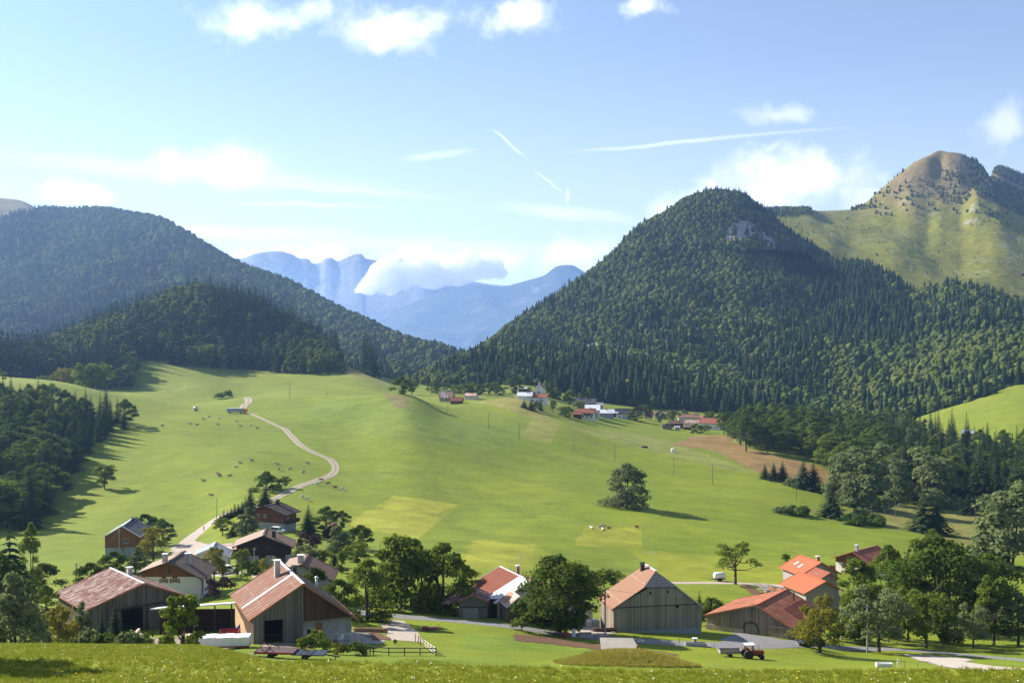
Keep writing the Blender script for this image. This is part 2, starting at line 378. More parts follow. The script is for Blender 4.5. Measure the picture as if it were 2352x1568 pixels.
CUM=[(600,38,170,62,0),(900,62,180,58,0),(1175,45,120,60,0),(1475,5,60,30,0),(510,392,160,62,0),(1770,440,290,85,8),(1890,400,130,80,15),(1610,470,150,55,20),
     (700,588,190,36,-8),(560,580,90,38,10),(1310,595,140,60,15),(1120,600,180,40,0),(985,600,140,55,0)]
FAINT=[(1800,255,120,45,0),(150,445,90,50,0),(240,440,70,35,0),(2310,275,110,70,0),(1620,470,180,70,0)]
cum=union([ell(gw,*c) for c in CUM])
cn=n.noise(gv, 26, 9, .58); cb=n.noise(gv, 9, 3, .5)
cden=n.math('ADD', n.math('MULTIPLY', cum, .95), n.math('ADD', n.math('MULTIPLY', n.math('SUBTRACT', cn, .5), 2.1), n.math('MULTIPLY', n.math('SUBTRACT', cb, .5), 1.3)))
ca=n.rng(cden, -.1, 1.25, smooth=True)
fa=union([ell(gw,*c) for c in FAINT])
fden=n.math('ADD', fa, n.math('MULTIPLY', n.math('SUBTRACT', cn, .5), 1.8))
faa=n.math('MULTIPLY', n.rng(fden, .1, .9, smooth=True), .4)
# thin streaks of high cloud
STR=[(430,395,560,36,-4.5),(760,432,330,16,-5),(560,535,420,26,-1.5),(950,563,640,22,-1.5),(1310,490,230,22,-6),(1610,322,400,7,5),(1010,355,110,13,6),(1160,325,62,5,-42),(1185,345,40,5,-38),(1255,415,60,5,-40),(1300,448,6,26,5),(1770,345,60,14,32),(700,470,260,9,-2)]
gw2=n.vmath('ADD', gv, n.vmath('MULTIPLY', n.vmath('SUBTRACT', warp, (.5,.5,.5)), (.03,.010,0)))
st=union([ell(gw2,*c) for c in STR])
sn=n.noise(n.vmath('MULTIPLY', gv, (6,34,1)), 1.0, 6, .62)
sden=n.math('MULTIPLY', n.rng(st, 0.0, .85, smooth=True), n.rng(sn,.25,.7,.35,1.0))
allc=n.math('MAXIMUM', n.math('MAXIMUM', ca, faa), n.math('MULTIPLY', sden, .48))
allc=n.math('MULTIPLY', allc, n.rng(sx.outputs[1], .2,.4))
lit=n.rng(n.math('ADD', n.math('SUBTRACT', cden, n.math('MULTIPLY', cb, .7)), n.math('MULTIPLY', cn,.4)), -.2, .9, .86, 1.0)
veil=n.rng(gb, .0, .30, .42, .10, smooth=True)       # thin high veil thickening to the horizon
base=n.mix(veil, sky.outputs[0], (8.9,9.0,10.4))
ccol=n.mix(lit, (8.6,9.2,10.4), (11.5,11.3,11.2))
final=n.mix(n.math('MULTIPLY',allc,.88), base, ccol)
bg=n('ShaderNodeBackground', Color=final, Strength=.073)
n('ShaderNodeOutputWorld', Surface=bg)

# ---------------------------------------------------------------- ground sheet with its fields
FIELDS=[ # sketch outline, distance range, colour (linear), strength
 ([(905,1138),(1056,1158),(960,1237),(805,1208),(812,1192)],(250,520),(.27,.275,.028),.85),      # fresh mown strip
 ([(1085,1241),(1232,1250),(1222,1300),(1060,1305),(1062,1268)],(200,400),(.27,.27,.026),.7),
 ([(1345,1205),(1475,1214),(1475,1258),(1318,1252)],(250,500),(.26,.265,.026),.65),
 ([(1320,1257),(1432,1258),(1540,1340),(1080,1345),(1075,1305),(1230,1252)],(180,400),(.24,.25,.018),.45),
 ([(1435,1258),(1900,1300),(1890,1345),(1545,1340)],(180,420),(.25,.255,.02),.55),
 ([(1230,1255),(1435,1258),(1530,1333),(1350,1310)],(180,420),(.115,.17,.014),.6),
 ([(805,1240),(1060,1240),(1000,1180),(1056,1158),(1330,1150),(1090,1240),(1060,1300),(850,1265)],(180,520),(.13,.18,.012),.5),
 ([(700,930),(905,905),(1000,960),(1180,985),(1180,1030),(900,1010),(720,960)],(450,900),(.12,.185,.03),.45),
 ([(1090,925),(1200,905),(1265,960),(1290,980),(1130,930)],(650,950),(.24,.21,.06),.75),          # dry grass hump
 ([(1192,1000),(1225,962),(1290,970),(1262,1020)],(500,900),(.22,.21,.05),.7),
 ([(1270,975),(1500,1000),(1700,1070),(1760,1090),(1640,1072),(1400,1012)],(500,1100),(.21,.22,.06),.65),
 ([(1545,1022),(1590,1000),(1690,1000),(1720,1030),(1840,1060),(1910,1080),(1905,1110),(1780,1100),(1700,1065),(1640,1035)],(500,1200),(.24,.15,.06),.95), # reeds
 ([(1690,1005),(1760,1010),(1720,1022),(1680,1015)],(700,1300),(.20,.25,.05),.9),
 ([(1770,1165),(1950,1190),(2110,1225),(2352,1280),(2352,1170),(2060,1160),(1960,1170)],(380,760),(.17,.15,.05),.75),
 ([(770,830),(900,880),(880,892),(790,862)],(800,1400),(.2,.2,.055),.7),
 ([(880,905),(940,908),(940,942),(905,935)],(500,700),(.16,.12,.055),.8),
 ([(1080,1455),(1400,1475),(1400,1500),(1050,1490)],(120,220),(.10,.19,.025),.4),
]
def make_ground():
    U=np.arange(-500,2851,4.0)
    fu=(U-UR[0])/6.0; a=np.clip(fu.astype(int),0,len(UR)-2); s=(fu-a)[:,None]
    D=DROP[a]*(1-s)+DROP[a+1]*s
    Y=np.broadcast_to(YR[None,:],D.shape); X=(U[:,None]-UC)/F*yeff(Y); Z=CAMZ-D
    u=UC+F*X/yeff(Y); v=VH+D/np.maximum(Y,20)*F
    n1=fbm(X,Y,60,4,3); n2=fbm(X+.35*Y,Y*1.2,22,4,9); n3=fbm(X,Y,7,3,21)
    lush=np.array([.138,.190,.011]); yel=np.array([.208,.230,.013]); far=np.array([.160,.19,.020])
    t=np.clip((n1-.3)*1.2+(n2-.5)*.25,0,1)[...,None]
    C=lush*(1-t)+yel*t
    k=np.clip((Y-650)/350,0,1)[...,None]*.6; C=C*(1-k)+far*k
    wob=(n3-.5)*9
    for P,(y0,y1),c,w in FIELDS:
        m=inpoly(u+wob,v+wob*.5,P)&(Y>y0)&(Y<y1)
        C[m]=C[m]*(1-w)+np.array(c)*w*(.8+.4*n3[m][:,None])
    # dry rims along old field edges, paler worn strokes
    w=np.clip((fbm(X*.5+Y,Y*3,9,3,44)-.62)*5,0,1)[...,None]*.35
    C=C*(1-w)+np.array([.2,.2,.05])*w
    C=C*(.86+.28*n3[...,None])
    nearg=np.clip((130-Y)/60,0,1)[...,None]; C=C*(1-nearg*.6)+np.array([.20,.215,.014])*nearg*.6
    nu,ny=D.shape
    V=np.stack([X,Y,Z],-1).reshape(-1,3); A=np.concatenate([C,np.ones(C.shape[:2]+(1,))],-1).reshape(-1,4)
    m,n=new_mat('meadow_grass'); p=n.pos()
    col=n('ShaderNodeAttribute', _attribute_name='tint').outputs['Color']
    g1=n.noise(p,2.2,4,.65); g2=n.noise(n.scale(p,(.5,1,1)),.4,4,.6); g3=n.noise(p,.06,3)
    f=n.math('ADD',n.math('ADD',n.math('MULTIPLY',g1,.5),n.math('MULTIPLY',g2,.45)),n.math('MULTIPLY',g3,.4))
    col=n.mix(n.rng(f,.45,.9),n.mix(1.0,col,(.66,.72,.62),'MULTIPLY'),n.mix(1.0,col,(1.3,1.22,1.2),'MULTIPLY'))
    tuft=n.rng(n.noise(p,.9,5,.7),.58,.72); col=n.mix(n.math('MULTIPLY',tuft,.35),col,n.mix(1.0,col,(.5,.62,.5),'MULTIPLY'))
    finish(m,n,col,.9,bump=n.math('ADD',g1,n.math('MULTIPLY',g2,3)),bstr=.55,bdist=.25,spec=.15)
    me=np_mesh('ground',V,grid_faces(nu,ny),[m],attrs={'tint':('FLOAT_COLOR','POINT',A)},smooth=True)
    return tag(obj('ground',me),'bright green rolling alpine meadow floor with mown patches',kind='structure',cat='ground')
GROUND=make_ground()

# ---------------------------------------------------------------- mountains
class Mountain:
    def __init__(s, cols, ymin, ymax, ny, du, noise, seed, back=140):
        us=sorted(cols); s.U=np.arange(us[0],us[-1]+.1,du); s.Y=np.linspace(ymin,ymax,ny)
        prof=[]; w=[]
        for u in us:
            c=cols[u]; y=[p[0] for p in c]; h=[CAMZ-(p[1]-VH)/F*p[0] for p in c]
            y=[ymin-400]+y+[y[-1]+900,ymax+2500]; h=[h[0]-60]+h+[h[-1]-back*1.6,h[-1]-back*3.5]
            prof.append(pchip(y,h,s.Y)); 
            t=(s.Y-c[0][0])/(c[-1][0]-c[0][0]); dp=min(1.0,(c[-1][0]-c[0][0])/950)**1.3; w.append((np.clip(np.minimum(t*3,(1-t)*3),0,1)*(t<1)+.25*(t>=1.25))*dp)
        H=pchip(us,np.array(prof),s.U); Wt=pchip(us,np.array(w),s.U)
        s.X=(s.U[:,None]-UC)/F*s.Y[None,:]; s.YY=np.broadcast_to(s.Y[None,:],s.X.shape)
        for amp,sc,o in noise:
            H=H+amp*(fbm(s.X+.3*s.YY,s.YY*.55,sc,o,seed)-.5)*2*(.05+.95*Wt)
        s.H=H
    def z(s,u,y):
        fu=np.clip((np.asarray(u)-s.U[0])/(s.U[1]-s.U[0]),0,len(s.U)-1.001); fy=np.clip((np.asarray(y)-s.Y[0])/(s.Y[1]-s.Y[0]),0,len(s.Y)-1.001)
        a=fu.astype(int); b=fy.astype(int); p=fu-a; q=fy-b
        return (s.H[a,b]*(1-p)+s.H[a+1,b]*p)*(1-q)+(s.H[a,b+1]*(1-p)+s.H[a+1,b+1]*p)*q
    def build(s,name,mat,label,tint=None):
        V=np.stack([s.X,s.YY,s.H],-1).reshape(-1,3)
        at_={'tint':('FLOAT_COLOR','POINT',np.concatenate([tint,np.ones(tint.shape[:2]+(1,))],-1).reshape(-1,4))} if tint is not None else None
        return tag(obj(name,np_mesh(name,V,grid_faces(*s.X.shape),[mat],attrs=at_,smooth=True)),label,kind='structure',cat='mountain')
def rockmat(name, soil, rock, amt, sc):
    m,n=new_mat(name); p=n.pos()
    a=n.noise(p,sc,6,.6); b=n.noise(n.scale(p,(1,1,.3)),sc*5,5,.65)
    att=n('ShaderNodeAttribute', _attribute_name='tint')
    base=n.mix(n.rng(b,.3,.7),tuple(x*.7 for x in soil),tuple(x*1.25 for x in soil)) if soil else n.mix(n.rng(b,.25,.75),n.mix(1.0,att.outputs[0],(.7,.7,.7),'MULTIPLY'),n.mix(1.0,att.outputs[0],(1.25,1.25,1.25),'MULTIPLY'))
    nz=n('ShaderNodeSeparateXYZ',i0=n('ShaderNodeNewGeometry').outputs['Normal']).outputs[2]
    k=n.math('MULTIPLY',n.rng(n.math('ADD',n.math('MULTIPLY',a,.9),n.math('MULTIPLY',b,.5)),.95-amt,1.05-amt),n.rng(nz,.72,.9,1,.25))
    col=n.mix(k,base,n.mix(b,tuple(x*.6 for x in rock),tuple(x*1.3 for x in rock)))
    return finish(m,n,col,.95,bump=n.math('ADD',a,b),bstr=.5,bdist=1/sc*.1,spec=.1)

sky2={-500:400,0:459,40:462,70:473,98:491,150:494,230:488,300:500,360:510,420:541,480:580,560:622,640:650,700:680,760:714,830:745,900:776,960:800,1000:808,1040:822,1110:850,1200:880}
y2=lambda u: float(np.interp(u,[-500,300,700,1040,1200],[3350,3150,2600,2050,1850]))
M2=Mountain({u:[(1380,905),(1380+.35*(y2(u)-1380),905-(905-v)*.34),(1380+.7*(y2(u)-1380),905-(905-v)*.74),(y2(u),v)] for u,v in sky2.items()},1300,4400,170,8,[(95,430,4),(24,120,3)],11)
def tint2():
    C=np.zeros(M2.X.shape+(3,))+np.array([.030,.042,.016]); v=VH-(M2.H-CAMZ)/M2.YY*F; u=np.broadcast_to(M2.U[:,None],v.shape)
    m=inpoly(u,v,[(-500,380),(60,380),(95,486),(55,487),(0,500),(-500,560)])|inpoly(u,v,[(215,470),(320,470),(320,492),(230,492)])
    C[m]=(.16,.14,.055); return C
M2.build('forest_mountain',rockmat('mountain_soil',None,(.25,.24,.22),.1,.004),'long hazy blue wooded mountain falling from the left edge to the valley gap',tint2())

sky3={900:908,950:893,1000:868,1060:835,1120:797,1180:748,1240:711,1300:669,1360:628,1410:588,1440:557,1480:521,1530:494,1580:463,1640:446,1690:450,1740:480,1770:500,1800:531,1860:572,1920:610,1980:616,2040:642,2100:682,2130:675,2180:668,2260:680,2352:712,2600:780,2900:800}
y3=lambda u: float(np.interp(u,[900,950,1060,1180,1300,1440,1640,1740,1860,1980,2100,2180,2352,2900],[1250,1350,1500,1750,1980,2150,2300,2280,2150,1980,1800,1720,1650,1600]))
f3=lambda u: float(np.interp(u,[900,950,1100,1300,1480,1650,1900,2030,2200,2352,2900],[920,900,915,937,952,972,985,975,935,880,800]))
M3=Mountain({u:[(1060,f3(u)+8),(1060+.3*(y3(u)-1060),f3(u)-(f3(u)-v)*.33),(1060+.66*(y3(u)-1060),f3(u)-(f3(u)-v)*.72),(y3(u),v)] for u,v in sky3.items()},1020,3000,170,8,[(70,330,4),(22,85,3)],5,back=120)
def v3(): return VH-(M3.H-CAMZ)/M3.YY*F
ROCK3=[[(1655,545),(1690,505),(1730,510),(1745,545),(1720,560),(1675,565)],[(1330,790),(1390,785),(1395,805),(1345,812)],[(1740,515),(1790,560),(1800,600),(1760,570)]]
def tint3():
    C=np.zeros(M3.X.shape+(3,))+np.array([.032,.045,.016]); v=v3(); u=np.broadcast_to(M3.U[:,None],v.shape)
    for P in ROCK3: C[inpoly(u,v,P)]=(.26,.25,.22)
    return C
M3.build('wooded_mountain',rockmat('forest_floor',None,(.30,.29,.27),.12,.01),'steep pointed mountain covered in mixed forest right of the valley',tint3())

M4=Mountain({1600:[(2300,600),(2600,560),(2900,520)],1650:[(2300,585),(2600,540),(2900,497)],1740:[(2300,570),(2600,510),(2900,485)],1850:[(2300,575),(2600,520),(2900,481)],1900:[(2150,610),(2500,545),(2800,503),(2950,485)],
 1960:[(2150,625),(2500,560),(2800,505),(3000,481)],2050:[(2050,650),(2400,580),(2700,520),(2850,476),(3000,413)],2100:[(2050,660),(2400,590),(2700,512),(2850,448),(3000,374)],2132:[(2050,665),(2400,595),(2700,516),(2850,444),(3000,358)],
 2157:[(2050,670),(2400,600),(2650,525),(2850,440),(2960,372),(3000,346)],2180:[(2050,675),(2400,601),(2650,524),(2830,446),(3000,350)],2205:[(2050,680),(2400,602),(2650,522),(2800,455),(3000,353)],2245:[(2050,690),(2400,590),(2600,522),(2750,447),(2850,434),(3040,375)],
 2290:[(2050,700),(2400,580),(2600,512),(2700,474),(2850,466),(3100,436),(3300,414),(3550,386)],2352:[(2050,710),(2400,590),(2600,535),(2800,508),(3000,488),(3200,472),(3550,406)],2900:[(2050,760),(2600,640),(3200,560),(3600,500)]},
 1900,4300,200,6,[(18,300,4),(11,80,4)],31)
def tint4():
    v=VH-(M4.H-CAMZ)/M4.YY*F; X,Y=M4.X,M4.YY
    a=fbm(X,Y,420,4,8); b=fbm(X,Y*.6,90,4,15)
    t=np.clip((500-v)/120+ (a-.5)*2.4+(b-.5)*.8,0,1)[...,None]
    C=np.array([.165,.165,.018])*(1-t)+np.array([.19,.145,.058])*t
    return C*(.75+.5*b[...,None])
M4.build('grassy_peak',rockmat('alpine_grass',None,(.29,.27,.24),.2,.012),'bare grassy peak with brown slopes behind the wooded mountain',tint4())

sky5={780:775,870:738,930:704,1000:675,1060:659,1100:653,1150:658,1200:648,1250:633,1280:612,1310:608,1340:622,1400:655,1500:640,1700:620}
M5=Mountain({u:[(12700,850),(14000,835-(835-v)*.3),(15400,835-(835-v)*.7),(16700,v)] for u,v in sky5.items()},12000,19000,140,6,[(300,1800,4),(90,480,4)],41,back=500)
def tint5():
    v=VH-(M5.H-CAMZ)/M5.YY*F; a=fbm(M5.X,M5.YY,820,5,2)
    t=np.clip((690-v)/40+(a-.55)*5,0,1)*np.clip((fbm(M5.X,M5.YY,1900,3,77)-.42)*6,0,1); t=t[...,None]
    return np.array([.035,.05,.02])*(1-t)+np.array([.17,.16,.08])*t
M5.build('distant_mountain',rockmat('distant_slope',None,(.3,.29,.28),.2,.002),'blue distant mountain with pale pasture patches in the valley gap',tint5())
sky6={380:620,480:606,560:593,590:582,620:578,640:577,670:584,690:594,705:594,720:606,735:604,747:594,760:592,775:600,790:594,805:588,815:584,830:583,840:594,860:597,880:599,920:594,945:594,955:589,968:587,985:596,1000:610,1060:640,1150:655,1300:660}
M6=Mountain({u:[(21700,790),(22900,770-(770-v)*.35),(24000,770-(770-v)*.62),(25100,v)] for u,v in sky6.items()},21300,29000,120,4,[(70,2600,4),(22,600,5)],51,back=760)
M6.build('far_range',rockmat('limestone_range',(.16,.17,.15),(.27,.265,.26),.35,.0015),'pale blue far range with flat cliff tops behind the cloud')
# air
hz=MB().box(-10500,10500,-140,11700,-420,800)
hm,n=new_mat('haze_air'); pv=n('ShaderNodeVolumePrincipled', Color=(.33,.54,.95), Density=6.6e-5, Anisotropy=.52); n('ShaderNodeOutputMaterial', Volume=pv)
tag(hz.build('haze',hm),'thin blue valley haze',kind='stuff',cat='haze')

# cumulus bank drifting in front of the far range
def ico():
    t=(1+5**.5)/2; v=[(-1,t,0),(1,t,0),(-1,-t,0),(1,-t,0),(0,-1,t),(0,1,t),(0,-1,-t),(0,1,-t),(t,0,-1),(t,0,1),(-t,0,-1),(-t,0,1)]
    f=[(0,11,5),(0,5,1),(0,1,7),(0,7,10),(0,10,11),(1,5,9),(5,11,4),(11,10,2),(10,7,6),(7,1,8),(3,9,4),(3,4,2),(3,2,6),(3,6,8),(3,8,9),(4,9,5),(2,4,11),(6,2,10),(8,6,7),(9,8,1)]
    v=np.array(v,float); v/=np.linalg.norm(v,axis=1,keepdims=True); return v,np.array(f)
def ico_sub(k):
    v,f=ico()
    for _ in range(k):
        c={}; vl=list(map(tuple,v)); nf=[]
        def mid(a,b):
            q=(min(a,b),max(a,b))
            if q not in c:
                m=np.array(vl[a])+np.array(vl[b]); m/=np.linalg.norm(m); c[q]=len(vl); vl.append(tuple(m))
            return c[q]
        for a,b,d in f:
            x,y,z=mid(a,b),mid(b,d),mid(d,a); nf+=[(a,x,z),(b,y,x),(d,z,y),(x,y,z)]
        v=np.array(vl); f=np.array(nf)
    return v,f
ICO1=ico_sub(1); ICO2=ico_sub(2)
def lumps(C,Rr,rng,base=ICO1,rough=.16,flat=.9):
    """solid rounded lumps: vertices, faces, one tone per face"""
    V=[];Fs=[];T=[];k=0
    for c,r in zip(C,Rr):
        v,f=base; q=1+rng.uniform(-rough,rough,(len(v),1)); V.append(np.asarray(c)+v*q*np.array([r,r,r*flat])); Fs.append(f+k); T.append(np.full(len(f),rng.uniform())); k+=len(v)
    return np.concatenate(V),np.concatenate(Fs),np.concatenate(T)
def make_cloud():
    rg=np.random.default_rng(8); Yc=19600; TOP=[(812,670),(840,640),(858,610),(880,590),(905,578),(930,594),(958,572),(985,588),(1015,594),(1045,576),(1078,568),(1100,586),(1125,577),(1150,600),(1168,632)]; BOT=[(812,674),(860,681),(900,679),(950,656),(1000,668),(1060,656),(1110,643),(1165,640)]
    C=[];Rr=[]
    for i in range(300):
        u=rg.uniform(812,1165); a=np.interp(u,*zip(*TOP)); b=np.interp(u,*zip(*BOT)); t=rg.uniform()**1.1; v=a+(b-a)*t; e=min(v-a,b-v,u-802,1175-u)
        r=np.clip(e*1.0,3.0,24)*rg.uniform(.5,1.2); y=Yc+rg.normal()*90; C.append(((u-UC)/F*y,y,CAMZ-(v-VH)/F*y)); Rr.append(r/F*Yc)
    V,Fs,T=lumps(C,Rr,rg,ICO2,.2,.9)
    o=obj('cloud',np_mesh('cloud',V,Fs,[])); md=o.modifiers.new('hull','REMESH'); md.mode='VOXEL'; md.voxel_size=24
    dg=bpy.context.evaluated_depsgraph_get(); me=bpy.data.meshes.new_from_object(o.evaluated_get(dg)); o.modifiers.clear(); o.data=me; me.name='cloud'
    m,n=new_mat('cloud_vapour'); v=n('ShaderNodeVolumeScatter',Color=(1,1,1),Density=.006,Anisotropy=.2); n('ShaderNodeOutputMaterial',Volume=v); me.materials.clear(); me.materials.append(m)
    tag(o,'bright white cumulus bank lying across the blue far range',kind='stuff',cat='cloud')
make_cloud()
# ---------------------------------------------------------------- foliage
JIT=.75
LEAF={'mid':leaf_mat('leaf_green',(.075,.115,.017),(.165,.21,.032)),
 'dark':leaf_mat('leaf_dark',(.052,.086,.016),(.108,.15,.026)),
 'grey':leaf_mat('leaf_grey_green',(.095,.125,.048),(.175,.21,.082)),
 'gold':leaf_mat('leaf_yellowing',(.13,.14,.022),(.24,.21,.035)),
 'plum':leaf_mat('leaf_plum',(.045,.026,.030),(.085,.05,.052)),
 'forest':leaf_mat('forest_leaf',(.042,.070,.014),(.165,.20,.036),.42),
 'needle':leaf_mat('spruce_needle',(.020,.038,.015),(.045,.070,.024),.2),
 'needle2':leaf_mat('far_needle',(.009,.021,.011),(.030,.048,.019),.12)}
BARK=plain('bark',(.085,.065,.048),.95,.35,3,bump=.5)
def quads(P, Nn, size, rng, asp=1.0):
    """leaf-clump faces at P facing Nn"""
    k=len(P); t=rng.normal(size=(k,3)); a=np.cross(Nn,t); a/=np.linalg.norm(a,axis=1,keepdims=True)+1e-9
    b=np.cross(Nn,a); s=(size*rng.uniform(.6,1.35,k))[:,None]
    a=a*s; b=b*s*asp
    j=lambda: rng.uniform(.55,1.2,(k,1))
    V=np.stack([P-a*j(),P-b*j(),P+a*j(),P+b*j()],1).reshape(-1,3)
    return V
def foliage(Cn, Rd, per, size, rng, flat=.85, jit=None):
    jit=JIT if jit is None else jit
    Vs=[]; T=[]
    for c,r in zip(Cn,Rd):
        k=max(6,int(per*rng.uniform(.7,1.3)))
        d=rng.normal(size=(k,3)); d/=np.linalg.norm(d,axis=1,keepdims=True)
        d[:,2]=np.where(d[:,2]<-.35,-d[:,2]*.6,d[:,2])
        P=np.asarray(c)+d*np.array([r,r,r*flat])*rng.uniform(.55,1.08,(k,1))
        Nn=d+rng.normal(size=(k,3))*jit+np.array([0,0,.25]); Nn/=np.linalg.norm(Nn,axis=1,keepdims=True)
        Vs.append(quads(P,Nn,size,rng)); T.append(np.full(k,rng.uniform(0,1)))
    V=np.concatenate(Vs); T=np.concatenate(T); F_=np.arange(len(V)).reshape(-1,4)
    return V,F_,T
def crown_shape(rng, kind, n, h0, h1, rad):
    """clump centres and radii of a crown from height h0 to h1"""
    C=[];Rr=[]
    for i in range(n):
        z=rng.uniform(0,1)**.9
        if kind=='round': w=math.sqrt(max(0,1-(2*z-.9)**2*.95))
        elif kind=='egg': w=(1-z)**.55*min(1,.45+z*2.4)
        elif kind=='tall': w=(.75-.45*abs(z-.4)*1.4)
        elif kind=='wide': w=math.sqrt(max(0,1-(z-.15)**2))*1.0
        else: w=min(1,.6+z)*(1-z*.5)
        a=rng.uniform(0,2*math.pi); q=math.sqrt(rng.uniform(.18,1))*w*rad
        lump=1+.22*math.sin(3*a+z*7+n)
        C.append((q*math.cos(a)*lump,q*math.sin(a)*lump,h0+z*(h1-h0)))
        Rr.append(rad*rng.uniform(.2,.36)*(.75+.45*w))
    return C,Rr
def broadleaf(name, seed, kind='round', H=10., rad=4., h0=2.2, n=34, per=90, size=.2, leaf='mid', trunk_r=.22, limbs=7, flat=.85):
    """crown mesh and trunk mesh"""
    rng=np.random.default_rng(seed)
    C,Rr=crown_shape(rng,kind,n,h0+rad*.22,H-rad*.22,rad*.82)
    V,Fc,T=foliage(C,Rr,per,size,rng,flat)
    cm=np_mesh(name+'_crown',V,Fc,[LEAF[leaf]],attrs={'tone':('FLOAT','FACE',T)})
    m=MB(); z1=h0+(H-h0)*.45; bend=rng.normal(size=2)*.25
    m.tube((0,0,-.6),(bend[0]*.4,bend[1]*.4,h0*.8),trunk_r*1.25,trunk_r*.9,9); m.tube((bend[0]*.4,bend[1]*.4,h0*.8),(bend[0],bend[1],z1),trunk_r*.9,trunk_r*.45,8)
    m.tube((bend[0],bend[1],z1),(bend[0]*1.6,bend[1],H*.85),trunk_r*.45,trunk_r*.1,6)
    ids=rng.permutation(len(C))[:limbs]
    for i in ids:
        c=C[i]; s=rng.uniform(.6,1.0); st=Vector((bend[0]*s,bend[1]*s,h0*.75+(z1-h0*.75)*s*rng.uniform(.3,1)))
        mid=st.lerp(Vector(c),.5)+Vector((0,0,-.1*rad)); m.tube(st,mid,trunk_r*.45,trunk_r*.28,6); m.tube(mid,c,trunk_r*.28,trunk_r*.08,5)
    return cm, m.mesh(name+'_trunk',BARK,True)
def conifer(name, seed, H=18., rad=3.2, lev=20, br=9, leaf='needle', h0=.8, droop=.35, seg=3, thin=.0):
    rng=np.random.default_rng(seed); Q=[]; T=[]
    for i in range(lev):
        t=i/(lev-1); z=h0+(H-h0)*t**.92; r=rad*(1-t)**.85*(1+.12*rng.normal())+.12
        k=max(4,int(br*(1-.45*t))); a0=rng.uniform(0,6.28)
        for j in range(k):
            if rng.random()<thin: continue
            a=a0+6.283*j/k+rng.normal()*.22; rr=r*rng.uniform(.72,1.15); d=np.array([math.cos(a),math.sin(a),0]); e=np.array([-d[1],d[0],0])
            tn=rng.uniform(0,1)
            for s in range(seg):
                p0=rr*s/seg; p1=rr*(s+1.25)/seg; w=(.34*rad*(1-t)+.18)*(1-.28*s)*rng.uniform(.8,1.25)
                zz=lambda q:z-droop*rr*(q/rr)**1.5+.12*rr*max(0,q/rr-.8)
                c0=d*p0+np.array([0,0,zz(p0)+.1]); c1=d*p1+np.array([0,0,zz(p1)]); mid=(c0+c1)/2
                dz=np.array([0,0,-.28*w*rng.uniform(.6,1.6)])
                Q.append([c0,mid-e*w+dz,c1,mid+e*w+dz]); T.append(tn)
    Q.append([np.array([0,0,H+.7]),np.array([.15,0,H-.6]),np.array([0,0,H-.9]),np.array([-.15,0,H-.6])]); T.append(.5)
    Q.append([np.array([0,0,H+.7]),np.array([0,.15,H-.6]),np.array([0,0,H-.9]),np.array([0,-.15,H-.6])]); T.append(.5)
    V=np.array(Q).reshape(-1,3); Fc=np.arange(len(V)).reshape(-1,4)
    cm=np_mesh(name+'_crown',V,Fc,[LEAF[leaf]],attrs={'tone':('FLOAT','FACE',np.array(T))})
    m=MB().tube((0,0,-.6),(0,0,H*.96),.02*H*.75,.02,7)
    return cm,m.mesh(name+'_trunk',BARK,True)

# ---------------------------------------------------------------- woods too dense to count
def proto_set(name, meshes):
    c=bpy.data.collections.new(name)
    for i,me in enumerate(meshes):
        o=bpy.data.objects.new('%s_%02d'%(name,i),me); c.objects.link(o)
    return c
def scatter(name, P, scale, kind, protos, label, cat, tilt=0.0, seed=1):
    """one object whose points carry instances of the given tree meshes"""
    rng=np.random.default_rng(seed); N_=len(P)
    me=bpy.data.meshes.new(name); me.vertices.add(N_); me.vertices.foreach_set('co',np.asarray(P,np.float32).ravel())
    for a,t,arr in (('sc','FLOAT',scale),('rz','FLOAT',rng.uniform(0,6.28,N_)),('pick','INT',kind)):
        x=me.attributes.new(a,t,'POINT'); x.data.foreach_set('value',np.asarray(arr,np.float32 if t=='FLOAT' else np.int32))
    o=obj(name,me)
    g=bpy.data.node_groups.new(name,'GeometryNodeTree')
    g.interface.new_socket('Geometry',in_out='INPUT',socket_type='NodeSocketGeometry'); g.interface.new_socket('Geometry',in_out='OUTPUT',socket_type='NodeSocketGeometry')
    N=g.nodes.new; L=g.links.new
    gi=N('NodeGroupInput'); go=N('NodeGroupOutput'); ip=N('GeometryNodeInstanceOnPoints'); ci=N('GeometryNodeCollectionInfo')
    ci.inputs['Collection'].default_value=protos; ci.inputs['Separate Children'].default_value=True; ci.inputs['Reset Children'].default_value=True
    def attr(nm,t):
        x=N('GeometryNodeInputNamedAttribute'); x.data_type=t; x.inputs[0].default_value=nm; return x.outputs[0]
    cx=N('ShaderNodeCombineXYZ'); L(attr('rz','FLOAT'),cx.inputs[2]); e2r=N('FunctionNodeEulerToRotation'); L(cx.outputs[0],e2r.inputs[0])
    L(gi.outputs[0],ip.inputs['Points']); L(ci.outputs[0],ip.inputs['Instance']); ip.inputs['Pick Instance'].default_value=True
    L(attr('pick','INT'),ip.inputs['Instance Index']); L(e2r.outputs[0],ip.inputs['Rotation']); L(attr('sc','FLOAT'),ip.inputs['Scale']); L(ip.outputs[0],go.inputs[0])
    md=o.modifiers.new('scatter','NODES'); md.node_group=g
    return tag(o,label,cat,kind='stuff')
JIT=.3
FD=[broadleaf('fd%d'%i,100+i,k,10,3.7,1.0,15,30,.85,'forest',.1,0)[0] for i,k in enumerate(['round','egg','tall','round','egg'])]
FC=[conifer('fc%d'%i,200+i,10,1.9+.2*i,12,8,'needle2',.3,.45,2) for i in range(3)]
FC=[x[0] for x in FC]
JIT=.7
FOREST=proto_set('forest_tree',FD+FC)   # 0-4 broadleaf, 5-7 spruce (10 m units)
ND=len(FD)
